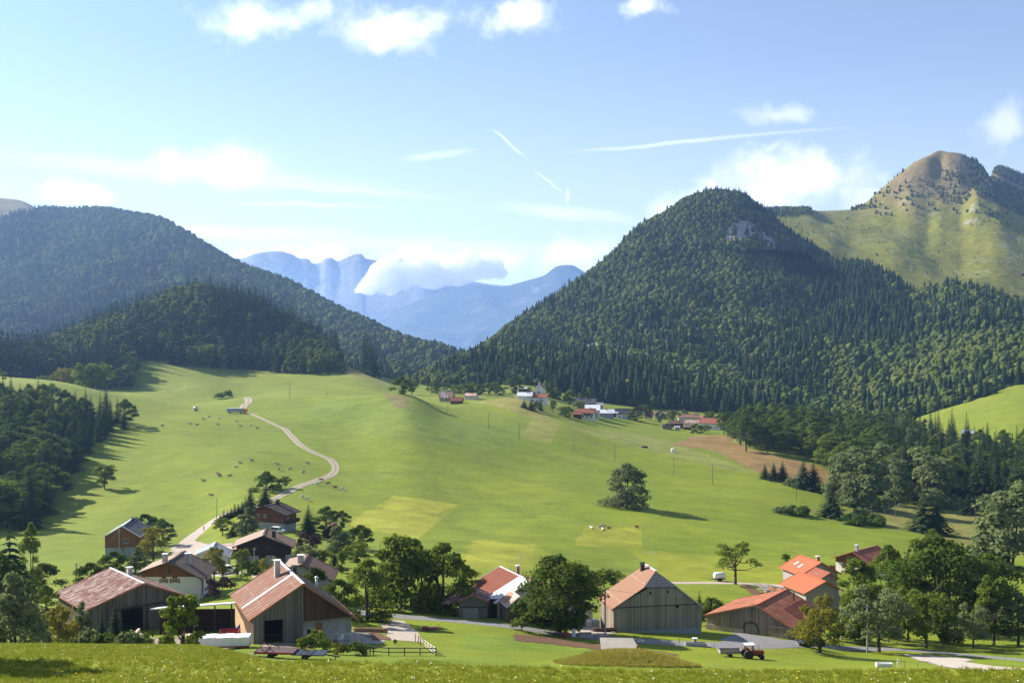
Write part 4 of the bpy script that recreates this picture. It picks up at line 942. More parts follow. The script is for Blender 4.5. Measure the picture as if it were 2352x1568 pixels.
def lowbarn(e):
    hr=52.52-e.location.z
    m=MB(); m.box(-9.75,-2.4,.30,.42,-2.2,.75); m.build('stone_base',M['stone'],e)
    m=MB(); m.box(-2.2,-1.02,.55,.62,-1,2.05); m.box(-.98,.2,.55,.62,-1,2.05); m.build('arched_door',M['pale_plank'],e)
    m=MB()
    for i in range(6):
        a,b=math.pi*i/6,math.pi*(i+1)/6; m.bar((-1-1.35*math.cos(a),.38,1.2+1.0*math.sin(a)),(-1-1.35*math.cos(b),.38,1.2+1.0*math.sin(b)),.12,.2)
    m.bar((-2.35,.38,-1),(-2.35,.38,1.2),.12,.2); m.bar((.35,.38,-1),(.35,.38,1.2),.12,.2); m.build('door_arch',M['dkedge'],e)
    m=MB(); m.box(2.9,5.9,.33,.4,-1.6,2.0); d=m.build('garage_door',M['old_plank'],e); MB().box(2.8,6.0,.22,.36,2.02,2.2).build('lintel',M['pale_plank'],e)
    MB().slab([(3.2,5.6,hr-1.486+.06),(6.8,5.6,hr-3.16+.06),(6.8,15.3,hr-3.16+.06),(3.2,15.3,hr-1.486+.06)],.05).build('roof_sheet',M['rust3'],e)
    MB().tube((2.6,12.5,hr-1.6),(2.6,12.5,hr+.3),.14,.14,8).build('flue',M['black'],e)
lowbarn(B13)
B14=house('house','new orange tiled house with grey rose walls standing in front of its twin','house',70.34,246,46.3,17.1,5.47,4.6,2.35,2.3,10.74,(('wall','rose',None),),'orangetile',eo=.8,oh=.7,edge='orangeedge',ridge='orangeedge',t=.22,
  ops=(('win','f',-.9,3.5,1.0,1.3,{'frame':'brownframe'}),('win','f',1.2,3.5,1.0,1.3,{'frame':'brownframe'}),('door','f',-.6,-.5,1.1,2.2),('win','l',3.0,1.6,1.2,1.1),('win','l',7.2,1.6,1.2,1.1)))
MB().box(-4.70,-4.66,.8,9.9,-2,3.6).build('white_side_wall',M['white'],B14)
B15=house('house','new orange tiled house with two skylights behind the other orange house','house',78.95,280,43.71,16.6,6.11,5.9,2.88,3.23,10.56,(('wall','rose',None),),'orangetile',eo=.8,oh=.7,edge='orangeedge',ridge='orangeedge',t=.22,
  ops=(('win','f',-2.0,5.0,1.0,1.2,{'frame':'shutter'}),('win','f',.4,5.0,1.0,1.2,{'frame':'brownframe'}),('win','l',3.2,2.4,1.2,1.2)),chims=((.5,2.6,.8,1.1,'brick'),))
hb=43.71-B15.location.z
for a,b in((3.0,6.6),(3.4,4.0)):
    f=MB().slab([(-a-.75,b,hb-(a+.75)*.4713+.09),(-a+.75,b,hb-(a-.75)*.4713+.09),(-a+.75,b+1.0,hb-(a-.75)*.4713+.09),(-a-.75,b+1.0,hb-(a+.75)*.4713+.09)],.1).build('skylight',M['metal'],B15)
    MB().slab([(-a-.6,b+.14,hb-(a+.6)*.4713+.11),(-a+.6,b+.14,hb-(a-.6)*.4713+.11),(-a+.6,b+.86,hb-(a-.6)*.4713+.11),(-a-.6,b+.86,hb-(a+.6)*.4713+.11)],.03).build('pane',M['edge'],f)
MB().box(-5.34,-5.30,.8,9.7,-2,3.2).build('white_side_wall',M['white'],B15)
B15b=house('porch','small orange roofed side wing tucked between the two orange houses','house',76.2,263,44.6,17.0,2.3,2.9,1.1,1.6,6.5,(('wall','rose',None),),'maroon','orangetile',eo=.4,oh=.5,edge='orangeedge',ridge='orangeedge',ops=(('win','f',.3,2.2,.8,1.3,{'frame':'brownframe'}),))
B16=house('chalet','white and orange wood chalet with maroon tiles above the leafy trees','house',100.83,325,37.88,-46.7,7.27,5.59,2.99,2.97,14.5,(('wall','white',3.0),('gable','orange_plank',None)),'maroon',eo=1.0,oh=1.2,edge='rustedge',
  ops=(('win','f',-3.3,1.4,1.0,1.2,{'sh':'shutter'}),('win','f',-1.1,1.4,1.0,1.2,{'sh':'shutter'}),('win','f',-1.9,3.9,1.1,1.3),('win','f',.8,4.2,1.2,.9),('win','f',2.6,1.3,1.2,1.3,{'sh':'shutter'})),chims=((.2,1.9,.85,1.6,'chim'),),balcony=('f',1.2,4.8,2.9,1.0,'orange_plank'))
SHED=house('shed','grey green board shed with double doors under a dark rusty ridge roof','shed',-6.9,190,56.15,1.0,2.5,2.8,1.1,1.2,7.0,(('wall','green_shed',None),),'rust','rust',eo=.25,oh=.35,edge='rustedge')
m=MB()
for a,b in((-1.55,-.25),(-.2,1.1)):
    m.box(a,b,.24,.33,-1.5,1.75)
m.build('door',M['conc'],SHED); MB().box(-2.2,2.5,.26,.33,1.85,1.97).build('lintel',M['dkedge'],SHED)
m=MB().slab([(-5.4,.6,2.35),(-2.3,.6,3.0),(-2.3,6.5,3.0),(-5.4,6.5,2.35)],.15); m.build('lean_to_roof',M['rust'],SHED)
for a,b in((-5.2,.8),(-5.2,6.3),(-3.8,.8)): MB().box(a-.08,a+.08,b-.08,b+.08,-2,2.6).build('post',M['dkedge'],SHED)
MB().slab([(3.0,3.2,-1.5),(6.4,3.2,-1.5),(6.4,3.2,2.6),(3.0,3.2,2.6)],.2).build('link_wall',M['dark_plank'],SHED)
ANX=house('shed','small plank annex with white metal roof and a leaning rusty post','shed',1.25,188,56.3,15.7,2.2,1.6,1.55,1.15,5.2,(('wall','green_plank',None),),'rustwhite','rustwhite',eo=.2,oh=.25,edge='edge')
MB().bar((-2.0,-.1,-1.5),(-2.2,-.1,2.6),.22).build('post',M['rustedge'],ANX)
house('hut','tiny wooden hut with pink brown metal roof among the garden trees','hut',-53.3,322,46.2,-5,2.8,1.9,2.2,1.1,4.4,(('wall','dark_plank',None),),'rustpale','maroon',eo=.3,oh=.3,edge='rustedge')
# lean-to with rusty white sheets behind the dark chalet
p=uy(517,268); e=empty('shed',p,R(4),'open wood shed under patchy white and rust sheets behind the garage','shed')
MB().slab([(-4.6,-2.2,2.5),(4.6,-2.2,2.7),(4.6,2.4,3.4),(-4.6,2.4,3.2)],.1).build('roof',M['rustwhite'],e); MB().box(-4.4,4.4,1.9,2.1,-1.5,3.0).box(-4.4,-4.2,-1.9,1.9,-1.5,2.5).build('wall',M['dark_plank'],e)
for a in(-4.2,-1.4,1.4,4.2): MB().box(a-.08,a+.08,-2.0,-1.84,-1.5,2.55).build('post',M['dkedge'],e)
m=MB()
for i in range(60): m.tube((-3.9+.26*(i%30),-1.5,.1+.3*(i//30)),(-3.9+.26*(i%30),1.2,.1+.3*(i//30)),.13,.13,6)
m.build('log_stack',M['pale_plank'],e)
# open-fronted yard shed with a flat pale roof
e=empty('shed',(-50.3,160,ground(-50.3,160)),R(2),'long open yard shed under a thin flat pale roof','shed')
za,zb=61.45-e.location.z,62.2-e.location.z
MB().slab([(-2.0,-1.4,za),(10.0,-1.4,zb),(10.0,3.2,zb-.85),(-2.0,3.2,za-.85)],.16).build('roof',M['zinc'],e)
MB().box(-1.8,9.8,2.7,2.9,-2,za-1.1).box(9.6,9.8,-1,2.7,-2,za-1.0).build('wall',M['dark_plank'],e)
for a in(-1.7,1.2,4.2,7.2,9.6): MB().box(a-.09,a+.09,-1.2,-1.02,-2,za-.25+.0625*(a+2)).build('post',M['dkedge'],e)
# ---------------------------------------------------------------- the far village
def vh(name,label,cat,u,v,W,L,he,hr,th,walls,roof,roof2=None,ymin=690,**k):
    x,y,z=at(u,v,ymin); t=R(th); x-= -math.sin(t)*L/2; y-=math.cos(t)*L/2
    return house(name,label,cat,x,y,z+hr,th,W/2,W/2,hr-he,hr-he,L,walls,roof,roof2,eo=k.pop('eo',.6),oh=k.pop('oh',.6),t=.25,**k)
Wh=(('wall','white',None),); Cr=(('wall','cream',None),); Wo=(('wall','white',3.0),('cladding','orange_plank',None)); Dk=(('wall','conc',2),('cladding','brown_plank',None))
w=lambda *xs,z=1.2,s='f':tuple(('win',s,x,z,1.1,1.2,{'frame':'brownframe'}) for x in xs)
vh('house','red roofed village house with pale balconied front lowest on the slope','house',1345,969,9.5,15,4.6,7.5,82,Wh,'redtile',ymin=800,ops=w(3,6,9,z=1,s='l')+w(5,8,11,z=3.2,s='l'),chims=((-.5,4,.8,1),),balcony=('l',2,9,2.9,1.2,'brown_plank'))
vh('garage','red roofed garage wing in front of the red roofed village house','garage',1326,972,6,7,3,4.6,82,(('wall','brown_plank',None),),'maroon',ymin=780)
vh('barn','tallest white metal roofed barn in the village','barn',1361,957,14,12,5.5,9.5,84,Cr,'zinc',ymin=820,ops=(('open','l',4,0,3,3),))
vh('barn','lower white metal roofed barn with rooftop flue beside the tall one','barn',1391,958,10.5,13.5,3.6,6.5,86,(('wall','bluegrey',None),),'zinc',ymin=820,chims=((-1.5,6,.5,1.6,'black'),))
vh('shed','small white roofed brown shed between white barn and slate roof','shed',1411,957,8,6.5,3.4,5.4,86,(('wall','brown_plank',None),),'zinc',ymin=820)
vh('house','slate roofed village house facing the meadow with pale lower wall','house',1431,960,9,13,3.6,7.8,87,Wh,'slate',ymin=820,ops=w(3,6,9.5,z=1,s='l'),chims=((.3,6.5,.7,.9),))
vh('house','wide dark slate roofed house behind the white barns','house',1343,936,12,20,4,8,84,Dk,'slate',ymin=860,chims=((-.2,9,.8,1),(.2,15,.8,1)))
vh('shed','pale grey roofed wing right of the wide slate roof','shed',1374,938,8,9,3,5.5,86,(('wall','conc',None),),'grey_sheet',ymin=880)
vh('chalet','orange roofed chalet with brown gable at the forest foot','house',1470,952,13,14,4.2,7.8,-24,(('wall','cream',3.4),('gable','brown_plank',None)),'orangetile',ymin=880,ops=w(-3,0,3,z=1.0))
vh('house','pale brown roofed house with white canopy near the forest','house',1517,960,9,12,3,5.6,85,Cr,'palebrown',ymin=880,ops=w(3,6,9,s='l'))
vh('shed','little orange tiled shed beside the orange roofed chalet','shed',1494,955,5,7,2.4,4,80,Cr,'orangetile',ymin=880)
vh('house','beige metal roofed house in the middle of the right cluster','house',1582,968,10,19,3.8,6.8,84,Wh,'rustpale','rustwhite',ymin=880,ops=w(4,8,12,s='l'),chims=((0,5,.6,.9),))
vh('house','red and white streaked roof house below the beige roof','house',1588,978,9,14,3,5.4,86,Cr,'rustwhite','rust',ymin=850)
vh('house','brown roofed low house at the left of the right cluster','house',1554,981,8.5,12,3.2,5.4,86,(('wall','brown_plank',None),),'browntile',ymin=850,chims=((-1.5,6,.6,.8),))
vh('shed','small brown gabled shed nearest the meadow','shed',1532,985,8.5,6,2.8,4.6,-6,(('wall','old_plank',None),),'darktile',ymin=830)
vh('shed','tiny shed with flat white roof in the right cluster','shed',1555,986,4,5,2.2,2.7,85,Cr,'zinc',ymin=820)
vh('shed','tiny shed with cream sloping roof in the right cluster','shed',1579,986,5,7,2,3.3,85,(('wall','dark_plank',None),),'rustpale',ymin=820)
vh('shed','white roofed car port under the streaked roof','shed',1583,977,4,9,2.2,2.9,86,(('wall','dark_plank',None),),'zinc',ymin=860)
vh('house','big maroon roofed white gabled house at the right end of the village','house',1636,985,13,18,5,9,62,Wh,'maroon',ymin=840,ops=w(-3,0,3,z=1.2)+w(0,z=4.5)+w(4,8,12,s='l'),chims=((.3,8,.8,1),))
vh('shed','small orange brown roof behind the maroon house','shed',1612,968,7,7,3,5,30,(('wall','orange_plank',None),),'maroon',ymin=900)
vh('barn','reddish brown barn roof rising from trees right of the village','barn',1738,978,9,17,3,6.4,72,(('wall','brown_plank',None),),'rust',ymin=880)
vh('house','red roofed house with white side wall below the chapel','house',1236,926,11,15,4.5,7.3,84,Wh,'redtile',ymin=820,ops=w(4,8,11,z=1.4,s='l'))
vh('house','grey white roofed house beside the red roof below the chapel','house',1206,928,10,12,4,6.8,84,Wh,'zinc','grey_sheet',ymin=820,chims=((-1,4,.6,.9,'black'),))
vh('chalet','brown gabled chalet left of the chapel','house',1215,910,11,10,3,5.8,-8,(('wall','brown_plank',None),),'browntile',ymin=860)
vh('house','little house with white roof behind the big round village tree','house',1201,900,6,8,3,4.6,80,(('wall','brown_plank',None),),'zinc',ymin=880)
vh('barn','stone barn with bright half hipped rust streaked roof left of the village','barn',1026,921,9.5,10.5,2.6,7.6,84,(('wall','stone',None),),'rustwhite','rustwhite',ymin=720)
q=vh('house','red roofed house with twin gables beside the stone barn','house',1049,927,7,9.5,2.2,4.6,84,(('wall','red_plank',None),),'maroon',ymin=720)
vh('house','house with red and white roofs hidden in trees behind the twin gables','house',1083,917,8,10,3,5,70,Cr,'rustwhite','maroon',ymin=800)
vh('chalet','orange wood chalet with grey roof on the far right green slope','house',2224,1008,9,10,4.6,7.0,58,(('wall','white',2.2),('cladding','orange_plank',None)),'grey_sheet',ymin=740,ops=w(-2,1,z=2.6)+w(3,6,z=2.6,s='l'),chims=((-.4,4,.7,.9),),balcony=('l',1,8,2.4,1.2,'orange_plank'))
vh('hut','brown roofed hut beside the chalet on the right slope','hut',2184,1005,6,6,2.4,4.2,40,(('wall','brown_plank',None),),'maroon',ymin=740)
vh('house','house showing only its pale roof above the right wood','house',2073,992,8,9,3,5.4,80,Wh,'palebrown',ymin=800,chims=((0,3,.7,.9),))
# chapel
x,y,z=at(1238,913,840); ch=empty('chapel',(x,y,z+3.2),R(-8),'small cream chapel with pointed bell turret above the red roofs','chapel')
m=wall_panel(MB(),lambda s,d,q:(s,d,q),-3,3,-6,lambda a:8.6-abs(a)*.95,[(-.3,.3,4.6,6.0),(-.5,.5,0,2.4)]); wall_panel(m,lambda s,d,q:(-2.99+d,s,q),.25,14,-6,lambda a:5.6,[]); wall_panel(m,lambda s,d,q:(2.99-d,s,q),.25,14,-6,lambda a:5.6,[]); m.build('wall',M['white'],ch)
MB().slab([(-3.5,-.3,5.35),(0,-.3,8.75),(0,14,8.75),(-3.5,14,5.35)],.2).slab([(0,-.3,8.75),(3.5,-.3,5.35),(3.5,14,5.35),(0,14,8.75)],.2).build('roof',M['rustpale'],ch)
tw=MB().box(-.8,.8,1.0,2.6,7.6,10.2).build('bell_turret',M['cream'],ch); MB().add([(-1,.8,10.2),(1,.8,10.2),(1,2.8,10.2),(-1,2.8,10.2),(0,1.8,14.0)],[(0,1,4),(1,2,4),(2,3,4),(3,0,4),(3,2,1,0)]).build('spire',M['slate'],tw)
MB().box(-.29,.29,.18,.22,4.62,5.98).build('window',M['glass'],ch); MB().box(-.5,.5,.1,.16,-.5,2.38).build('door',M['darkdoor'],ch)
# ---------------------------------------------------------------- trees, one by one
JIT=.55
def proto(name, fn, *a, H=10., rad=4., **k):
    m=fn(name,*a,H=H,rad=rad,**k); co=np.array([v.co[:] for v in m[0].vertices]); return dict(m=m,H=float(np.percentile(co[:,2],99.7)),W=float(np.percentile(co[:,0],98)-np.percentile(co[:,0],2)),rad=rad)
PT=dict(
 ash=proto('ash',broadleaf,11,'round',H=13,rad=4.6,h0=.5,n=46,per=150,size=.2,leaf='mid',trunk_r=.3,limbs=9),
 ash2=proto('ash_b',broadleaf,12,'egg',H=13,rad=4.4,h0=.5,n=44,per=150,size=.2,leaf='mid',trunk_r=.3,limbs=9),
 big=proto('big_ash',broadleaf,13,'round',H=13,rad=6,h0=.9,n=70,per=150,size=.2,leaf='dark',trunk_r=.42,limbs=12),
 chestnut=proto('chestnut',broadleaf,14,'round',H=14,rad=6.5,h0=.8,n=80,per=130,size=.22,leaf='dark',trunk_r=.45,limbs=10),
 lone=proto('lone_tree',broadleaf,44,'round',H=16,rad=6.6,h0=.2,n=75,per=120,size=.26,leaf='grey',trunk_r=.5,limbs=10),
 walnut=proto('walnut',broadleaf,16,'wide',H=10,rad=4.8,h0=2.6,n=24,per=70,size=.22,leaf='mid',trunk_r=.28,limbs=14,flat=.6),
 orchard=proto('orchard_tree',broadleaf,17,'round',H=7,rad=3.6,h0=.9,n=36,per=120,size=.16,leaf='mid',trunk_r=.22,limbs=9),
 orchard2=proto('orchard_b',broadleaf,18,'wide',H=7,rad=3.6,h0=1.0,n=34,per=120,size=.16,leaf='grey',trunk_r=.22,limbs=9),
 gold=proto('golden_tree',broadleaf,19,'wide',H=7,rad=3.9,h0=.9,n=40,per=120,size=.15,leaf='gold',trunk_r=.26,limbs=10),
 grey=proto('grey_willow',broadleaf,20,'egg',H=9,rad=3.5,h0=.9,n=42,per=120,size=.17,leaf='grey',trunk_r=.22,limbs=8),
 dark=proto('dark_leafy',broadleaf,21,'round',H=8,rad=3.6,h0=1.0,n=40,per=120,size=.17,leaf='dark',trunk_r=.2,limbs=7),
 plum=proto('plum_bush',broadleaf,22,'wide',H=5,rad=3,h0=.05,n=30,per=80,size=.17,leaf='plum',trunk_r=.15,limbs=6),
 maple=proto('maple',broadleaf,23,'tall',H=9,rad=2.9,h0=1.0,n=40,per=85,size=.2,leaf='mid',trunk_r=.18,limbs=8),
 poplar=proto('poplar',broadleaf,24,'tall',H=20,rad=6.0,h0=.8,n=60,per=110,size=.32,leaf='grey',trunk_r=.5,limbs=8),
 bush=proto('bush',broadleaf,25,'wide',H=3,rad=2.2,h0=.15,n=24,per=70,size=.16,leaf='mid',trunk_r=.08,limbs=5),
 bushd=proto('bush_dark',broadleaf,26,'wide',H=3,rad=2.2,h0=.1,n=24,per=70,size=.16,leaf='dark',trunk_r=.08,limbs=5),
 bushg=proto('bush_grey',broadleaf,27,'wide',H=3,rad=2.2,h0=.1,n=24,per=70,size=.16,leaf='grey',trunk_r=.08,limbs=5),
 busho=proto('bush_gold',broadleaf,28,'wide',H=3,rad=2.2,h0=.1,n=24,per=70,size=.14,leaf='gold',trunk_r=.08,limbs=5),
 spruce=proto('spruce',conifer,31,H=18,rad=3.6,lev=24,br=11,seg=3),
 spruce2=proto('spruce_b',conifer,32,H=18,rad=4.4,lev=22,br=12,seg=3,droop=.45),
 cypress=proto('cypress',conifer,33,H=10,rad=1.3,lev=20,br=8,seg=2,droop=-.3),
 larch=proto('old_spruce',conifer,34,H=18,rad=6.5,lev=15,br=10,seg=4,droop=.5,thin=.18),
)
def tree(kind, name, label, u, base, vtop, wpx, group=None, cat=None, Y=None, sink=0.0):
    if Y: p=uy(u,Y)
    else: p=at(u,base)
    pr=PT[kind]; hz=max(.6,CAMZ-(vtop-VH)/F*p[1]-p[2]); s=wpx*p[1]/F/pr['W']; sz=hz/pr['H']
    sink=.05*hz; conif=kind in('spruce','spruce2','larch','cypress')
    if not conif:
        lim=s*.9
        if sz<lim: sink=(lim-sz)*pr['H']*.92; sz=lim
    e=empty(name,(p[0],p[1],p[2]-sink),random.uniform(0,6.28),label,cat or ('bush' if 'bush' in name or 'shrub' in name else 'tree'),group)
    e.scale=(s,s,sz)
    obj('crown',pr['m'][0],e); 
    if name not in('bush','shrub'): obj('trunk',pr['m'][1],e)
    return e
T=tree
G='big ash trees along the hamlet road'
T('ash','ash_tree','ash tree with bare trunk nearest the road right of the central barn',846,1426,1288,108,G)
T('ash2','ash_tree','tallest ash tree of the roadside row, in its middle',926,1399,1246,134,G,Y=196)
T('ash','ash_tree','right hand ash of the roadside row reaching toward the farmhouse roof',1020,1399,1256,140,G,Y=197)
T('ash2','ash_tree','slim ash squeezed between the tall ones of the roadside row',972,1399,1268,96,G,Y=203)
T('dark','ash_tree','low leafy ash between the road ash and the tallest one',886,1400,1310,70,G,Y=201)
T('ash','ash_tree','ash partly hidden at the back right of the roadside row',1056,1395,1290,66,G,Y=206)
T('dark','leafy_tree','dark leafy tree behind the road ash and right of the steep barn roof',775,1395,1325,74,Y=172)
T('big','ash_tree','huge round dark ash standing in front of the patchy rust farmhouse',1284,1440,1267,150,Y=183)
T('bushd','bush','dark round bush at the left foot of the huge ash',1214,1437,1378,72,Y=180)
T('bushd','bush','low dark bush under the huge ash trunk',1268,1438,1398,70,Y=180)
T('bushd','bush','low bush right of the huge ash trunk by the gravel turn',1312,1442,1402,60,Y=181)
for i,(a,b,c) in enumerate(((1362,1352,1312),(1387,1349,1306),(1413,1352,1310))): T('orchard','orchard_tree','fruit tree of the small orchard behind the huge ash',a,b,c,42,'orchard trees behind the huge ash')
T('lone','lone_tree','lone broad tree standing in the middle of the open meadow',1441,1165,1068,84)
T('walnut','walnut_tree','open crowned tree beside the back lane and white tanker',1689,1341,1244,92)
T('bush','small_tree','tiny round tree in the meadow left of the twin orange houses',1806,1288,1269,18)
T('bushd','bush','dark bush between the half hipped barn and the long low barn',1642,1400,1370,44,Y=215)
T('bush','bush','leafy bush behind the right corner of the half hipped barn',1615,1400,1376,46,Y=212)
T('spruce','spruce_tree','little blue spruce behind the half hipped barn',1606,1392,1352,26,Y=222)
T('gold','golden_tree','yellowing fruit tree over the dark parked car',1883,1499,1396,112)
T('gold','golden_tree','small yellowing tree against the grey wall of the front orange house',1893,1400,1360,50,Y=222)
T('ash2','leafy_tree','tall leafy tree right of the front orange house',1975,1420,1286,80,Y=232)
T('ash','leafy_tree','leafy tree in front of the maroon chalet roof',2040,1400,1244,92,Y=262)
T('chestnut','chestnut_tree','huge domed chestnut dominating the right cluster',2150,1420,1222,185,Y=246)
T('ash','leafy_tree','bright green treetop behind the huge chestnut',2142,1380,1208,90,Y=290)
T('chestnut','leafy_tree','dark rounded tree right of the huge chestnut',2272,1420,1265,120,Y=250)
G='orchard trees on the grass by the right hand road'
T('orchard2','orchard_tree','broad orchard tree just right of the pale road pole',2019,1497,1340,132,G)
T('orchard','orchard_tree','small orchard tree behind the broad one with leaning trunk',2042,1474,1380,70,G)
T('orchard','orchard_tree','orchard tree with drooping branches third from the road pole',2128,1487,1352,96,G)
T('maple','orchard_tree','narrow orchard tree behind the drooping one',2178,1476,1368,56,G)
T('orchard2','orchard_tree','round headed orchard tree with dark leaning trunk',2236,1487,1382,70,G)
T('maple','orchard_tree','tall orchard tree with reddish top near the right edge',2282,1480,1322,70,G)
T('grey','orchard_tree','grey green orchard tree cut by the right edge',2338,1482,1362,74,G)
T('orchard','orchard_tree','leafy tree behind the broad orchard tree beside the pole',1985,1450,1330,80,G,Y=214)
T('orchard','orchard_tree','leafy tree filling the gap before the huge chestnut',2085,1450,1345,80,G,Y=222)
T('bushd','bush','dark clipped round bush behind the parked car',1950,1474,1434,62)
T('poplar','willow_tree','tall grey green willow at the right edge beyond the meadow',2318,1305,1122,135)
T('bushg','bush','low bushes under the tall willow',2262,1300,1262,70)
# left side
T('larch','old_spruce','old spruce with drooping branches at the far left',22,1400,1190,150,Y=192)
T('dark','leafy_tree','dark leafy tree at the very left edge below the old spruce',-4,1400,1262,110,Y=170)
T('ash','leafy_tree','dark leafy tree between the crest willow and the rusty barn',104,1440,1345,62,Y=165)
T('ash','leafy_tree','sunlit leafy top behind the old drooping spruce',70,1400,1192,48,Y=205)
T('dark','leafy_tree','dark leafy tree right of the old drooping spruce',96,1364,1296,76)
T('grey','willow_tree','large grey green tree on the crest at the left edge',30,1480,1306,120,Y=122)
T('bushg','bush','grey bush on the crest right of the large grey tree',82,1480,1412,62,Y=130)
T('gold','golden_tree','yellow green fruit tree in front of the rusty barn corner',134,1480,1386,84,Y=136)
T('grey','willow_tree','thin grey tree before the lower edge of the rusty roof',188,1480,1376,46,Y=140)
G='young spruces before the rusty barn'
T('spruce','spruce_tree','taller young spruce in front of the rusty barn doorway',264,1470,1370,42,G,Y=143)
T('spruce','spruce_tree','smaller young spruce left of the taller one at the barn',233,1470,1398,32,G,Y=142)
G='scrubby bushes along the meadow crest'
for kd,a,vt,wd,Yq,lb in (('bushg',205,1442,52,128,'grey bush at the left end of the crest scrub'),('bushd',248,1450,60,126,'dark bush on the crest below the young spruces'),('bushg',290,1446,64,122,'broad grey bush in the middle of the crest scrub'),('bush',322,1452,50,124,'green bush on the crest before the dark bale'),('bush',155,1460,44,128,'low bush on the crest under the yellow green tree')):
    T(kd,'bush',lb,a,0,vt,wd,G,Y=Yq)
T('maple','maple_tree','leafy young maple standing on the crest before the yard shed',416,1494,1366,76,Y=104)
T('bush','bush','green bush right beside the cream wall of the yard',382,1470,1448,36,Y=140)
T('plum','plum_bush','purple leaved bush beside the white chalet corner',500,1372,1318,62)
G='hedge trees behind the rusty barn'
T('dark','leafy_tree','dark hedge tree behind the rusty roof left of its chimney',205,1345,1288,66,G,Y=222)
T('dark','leafy_tree','dark hedge tree below the tall orange house',258,1330,1262,60,G,Y=240)
T('grey','leafy_tree','grey hedge tree between the orange house and the white chalet',313,1325,1250,46,G,Y=245)
T('gold','leafy_tree','light green tree at the right corner of the orange house',352,1290,1206,64,Y=282)
T('dark','hedge_tree','dark bushy tree behind the orange house roof',330,1250,1181,60,Y=330)
T('dark','hedge_tree','dark bushy tree right of the orange house roof by the track',372,1245,1188,52,Y=325)
T('gold','golden_tree','yellowing tree in front of the grey blue garage',492,1312,1254,52,Y=232)
T('orchard','small_tree','round green tree left of the dark chalet basement',555,1296,1258,36,Y=238)
T('bushd','bush','dark low bush before the dark chalet basement',577,1310,1284,46,Y=228)
T('busho','bush','yellowish bush right of the lamp pole before the garage doors',618,1312,1278,52,Y=226)
T('bush','small_tree','tiny clipped tree on the lawn by the hamlet lane',543,1322,1300,13)
G='clipped conifers along the gravel track'
for i in range(8):
    q=i/7; T('cypress','hedge_conifer','small dark hedge conifer in the row beside the gravel track',506+q*58,1200-q*28,1180-q*34-(6 if i%3==1 else 0),14,G)
T('spruce','spruce_tree','slim spruce at the upper end of the track hedge',575,1176,1117,30)
T('spruce2','spruce_tree','wider spruce behind the reddish log chalet',609,1172,1110,44)
T('dark','leafy_tree','broad leafy tree behind the two spruces on the track',612,1125,1086,66)
T('orchard','small_tree','small round tree where the track bends',655,1120,1092,22)
T('grey','leafy_tree','grey green tree hiding the corner of the log chalet',567,1232,1168,56)
T('orchard','orchard_tree','low orchard tree beside the track before the log chalet',511,1228,1190,38)
T('spruce','spruce_tree','dark little spruce left of the grey green tree',536,1232,1190,24)
T('spruce','spruce_tree','tall dark spruce right of the white car and log chalet',708,1232,1156,44)
T('dark','leafy_tree','leafy tree above the tiny pink roofed hut',752,1215,1164,54)
T('dark','leafy_tree','narrow dark tree right of the tiny pink roofed hut',786,1218,1170,32)
T('plum','plum_bush','purple leaved tree below the tall dark spruce',711,1266,1224,52)
T('grey','leafy_tree','grey leaved tree below the tiny pink roofed hut',780,1266,1210,58)
T('dark','leafy_tree','dark tree at the right end of the garden trees',826,1262,1206,54)
T('orchard','orchard_tree','orchard tree at the meadow edge below the dark tree',818,1290,1248,52)
T('orchard2','orchard_tree','orchard tree below the purple leaved tree',698,1292,1254,58)
T('orchard','orchard_tree','orchard tree left of the little cypress',744,1297,1260,32)
T('cypress','cypress_tree','little dark cypress in the garden',768,1298,1254,18)
T('maple','small_tree','slim young tree right of the little cypress',786,1314,1266,24)
T('dark','bush','dark bush behind the ridge of the central barn',720,1345,1298,66,Y=186)
T('bush','bush','shrub at the right corner of the central barn terrace',726,1492,1446,54,Y=137)
T('busho','bush','yellowish garden bush behind the rail fence',777,1502,1474,30)
T('bushd','bush','leafy dark bush on the rail fence',820,1504,1477,42)
T('bush','bush','low bush by the barn corner left of the terrace shrub',700,1486,1460,34,Y=136)
T('bush','small_tree','tiny conifer shaped shrub beside the gravel drive',908,1478,1466,8)
p=(-27.5,43.0); e=empty('leafy_tree',(p[0],p[1],ground(*p)),1.0,'broad tree just beyond the left edge shading the near grass corner','tree'); e.scale=(1.1,1.1,1.45); obj('crown',PT['maple']['m'][0],e); obj('trunk',PT['maple']['m'][1],e)
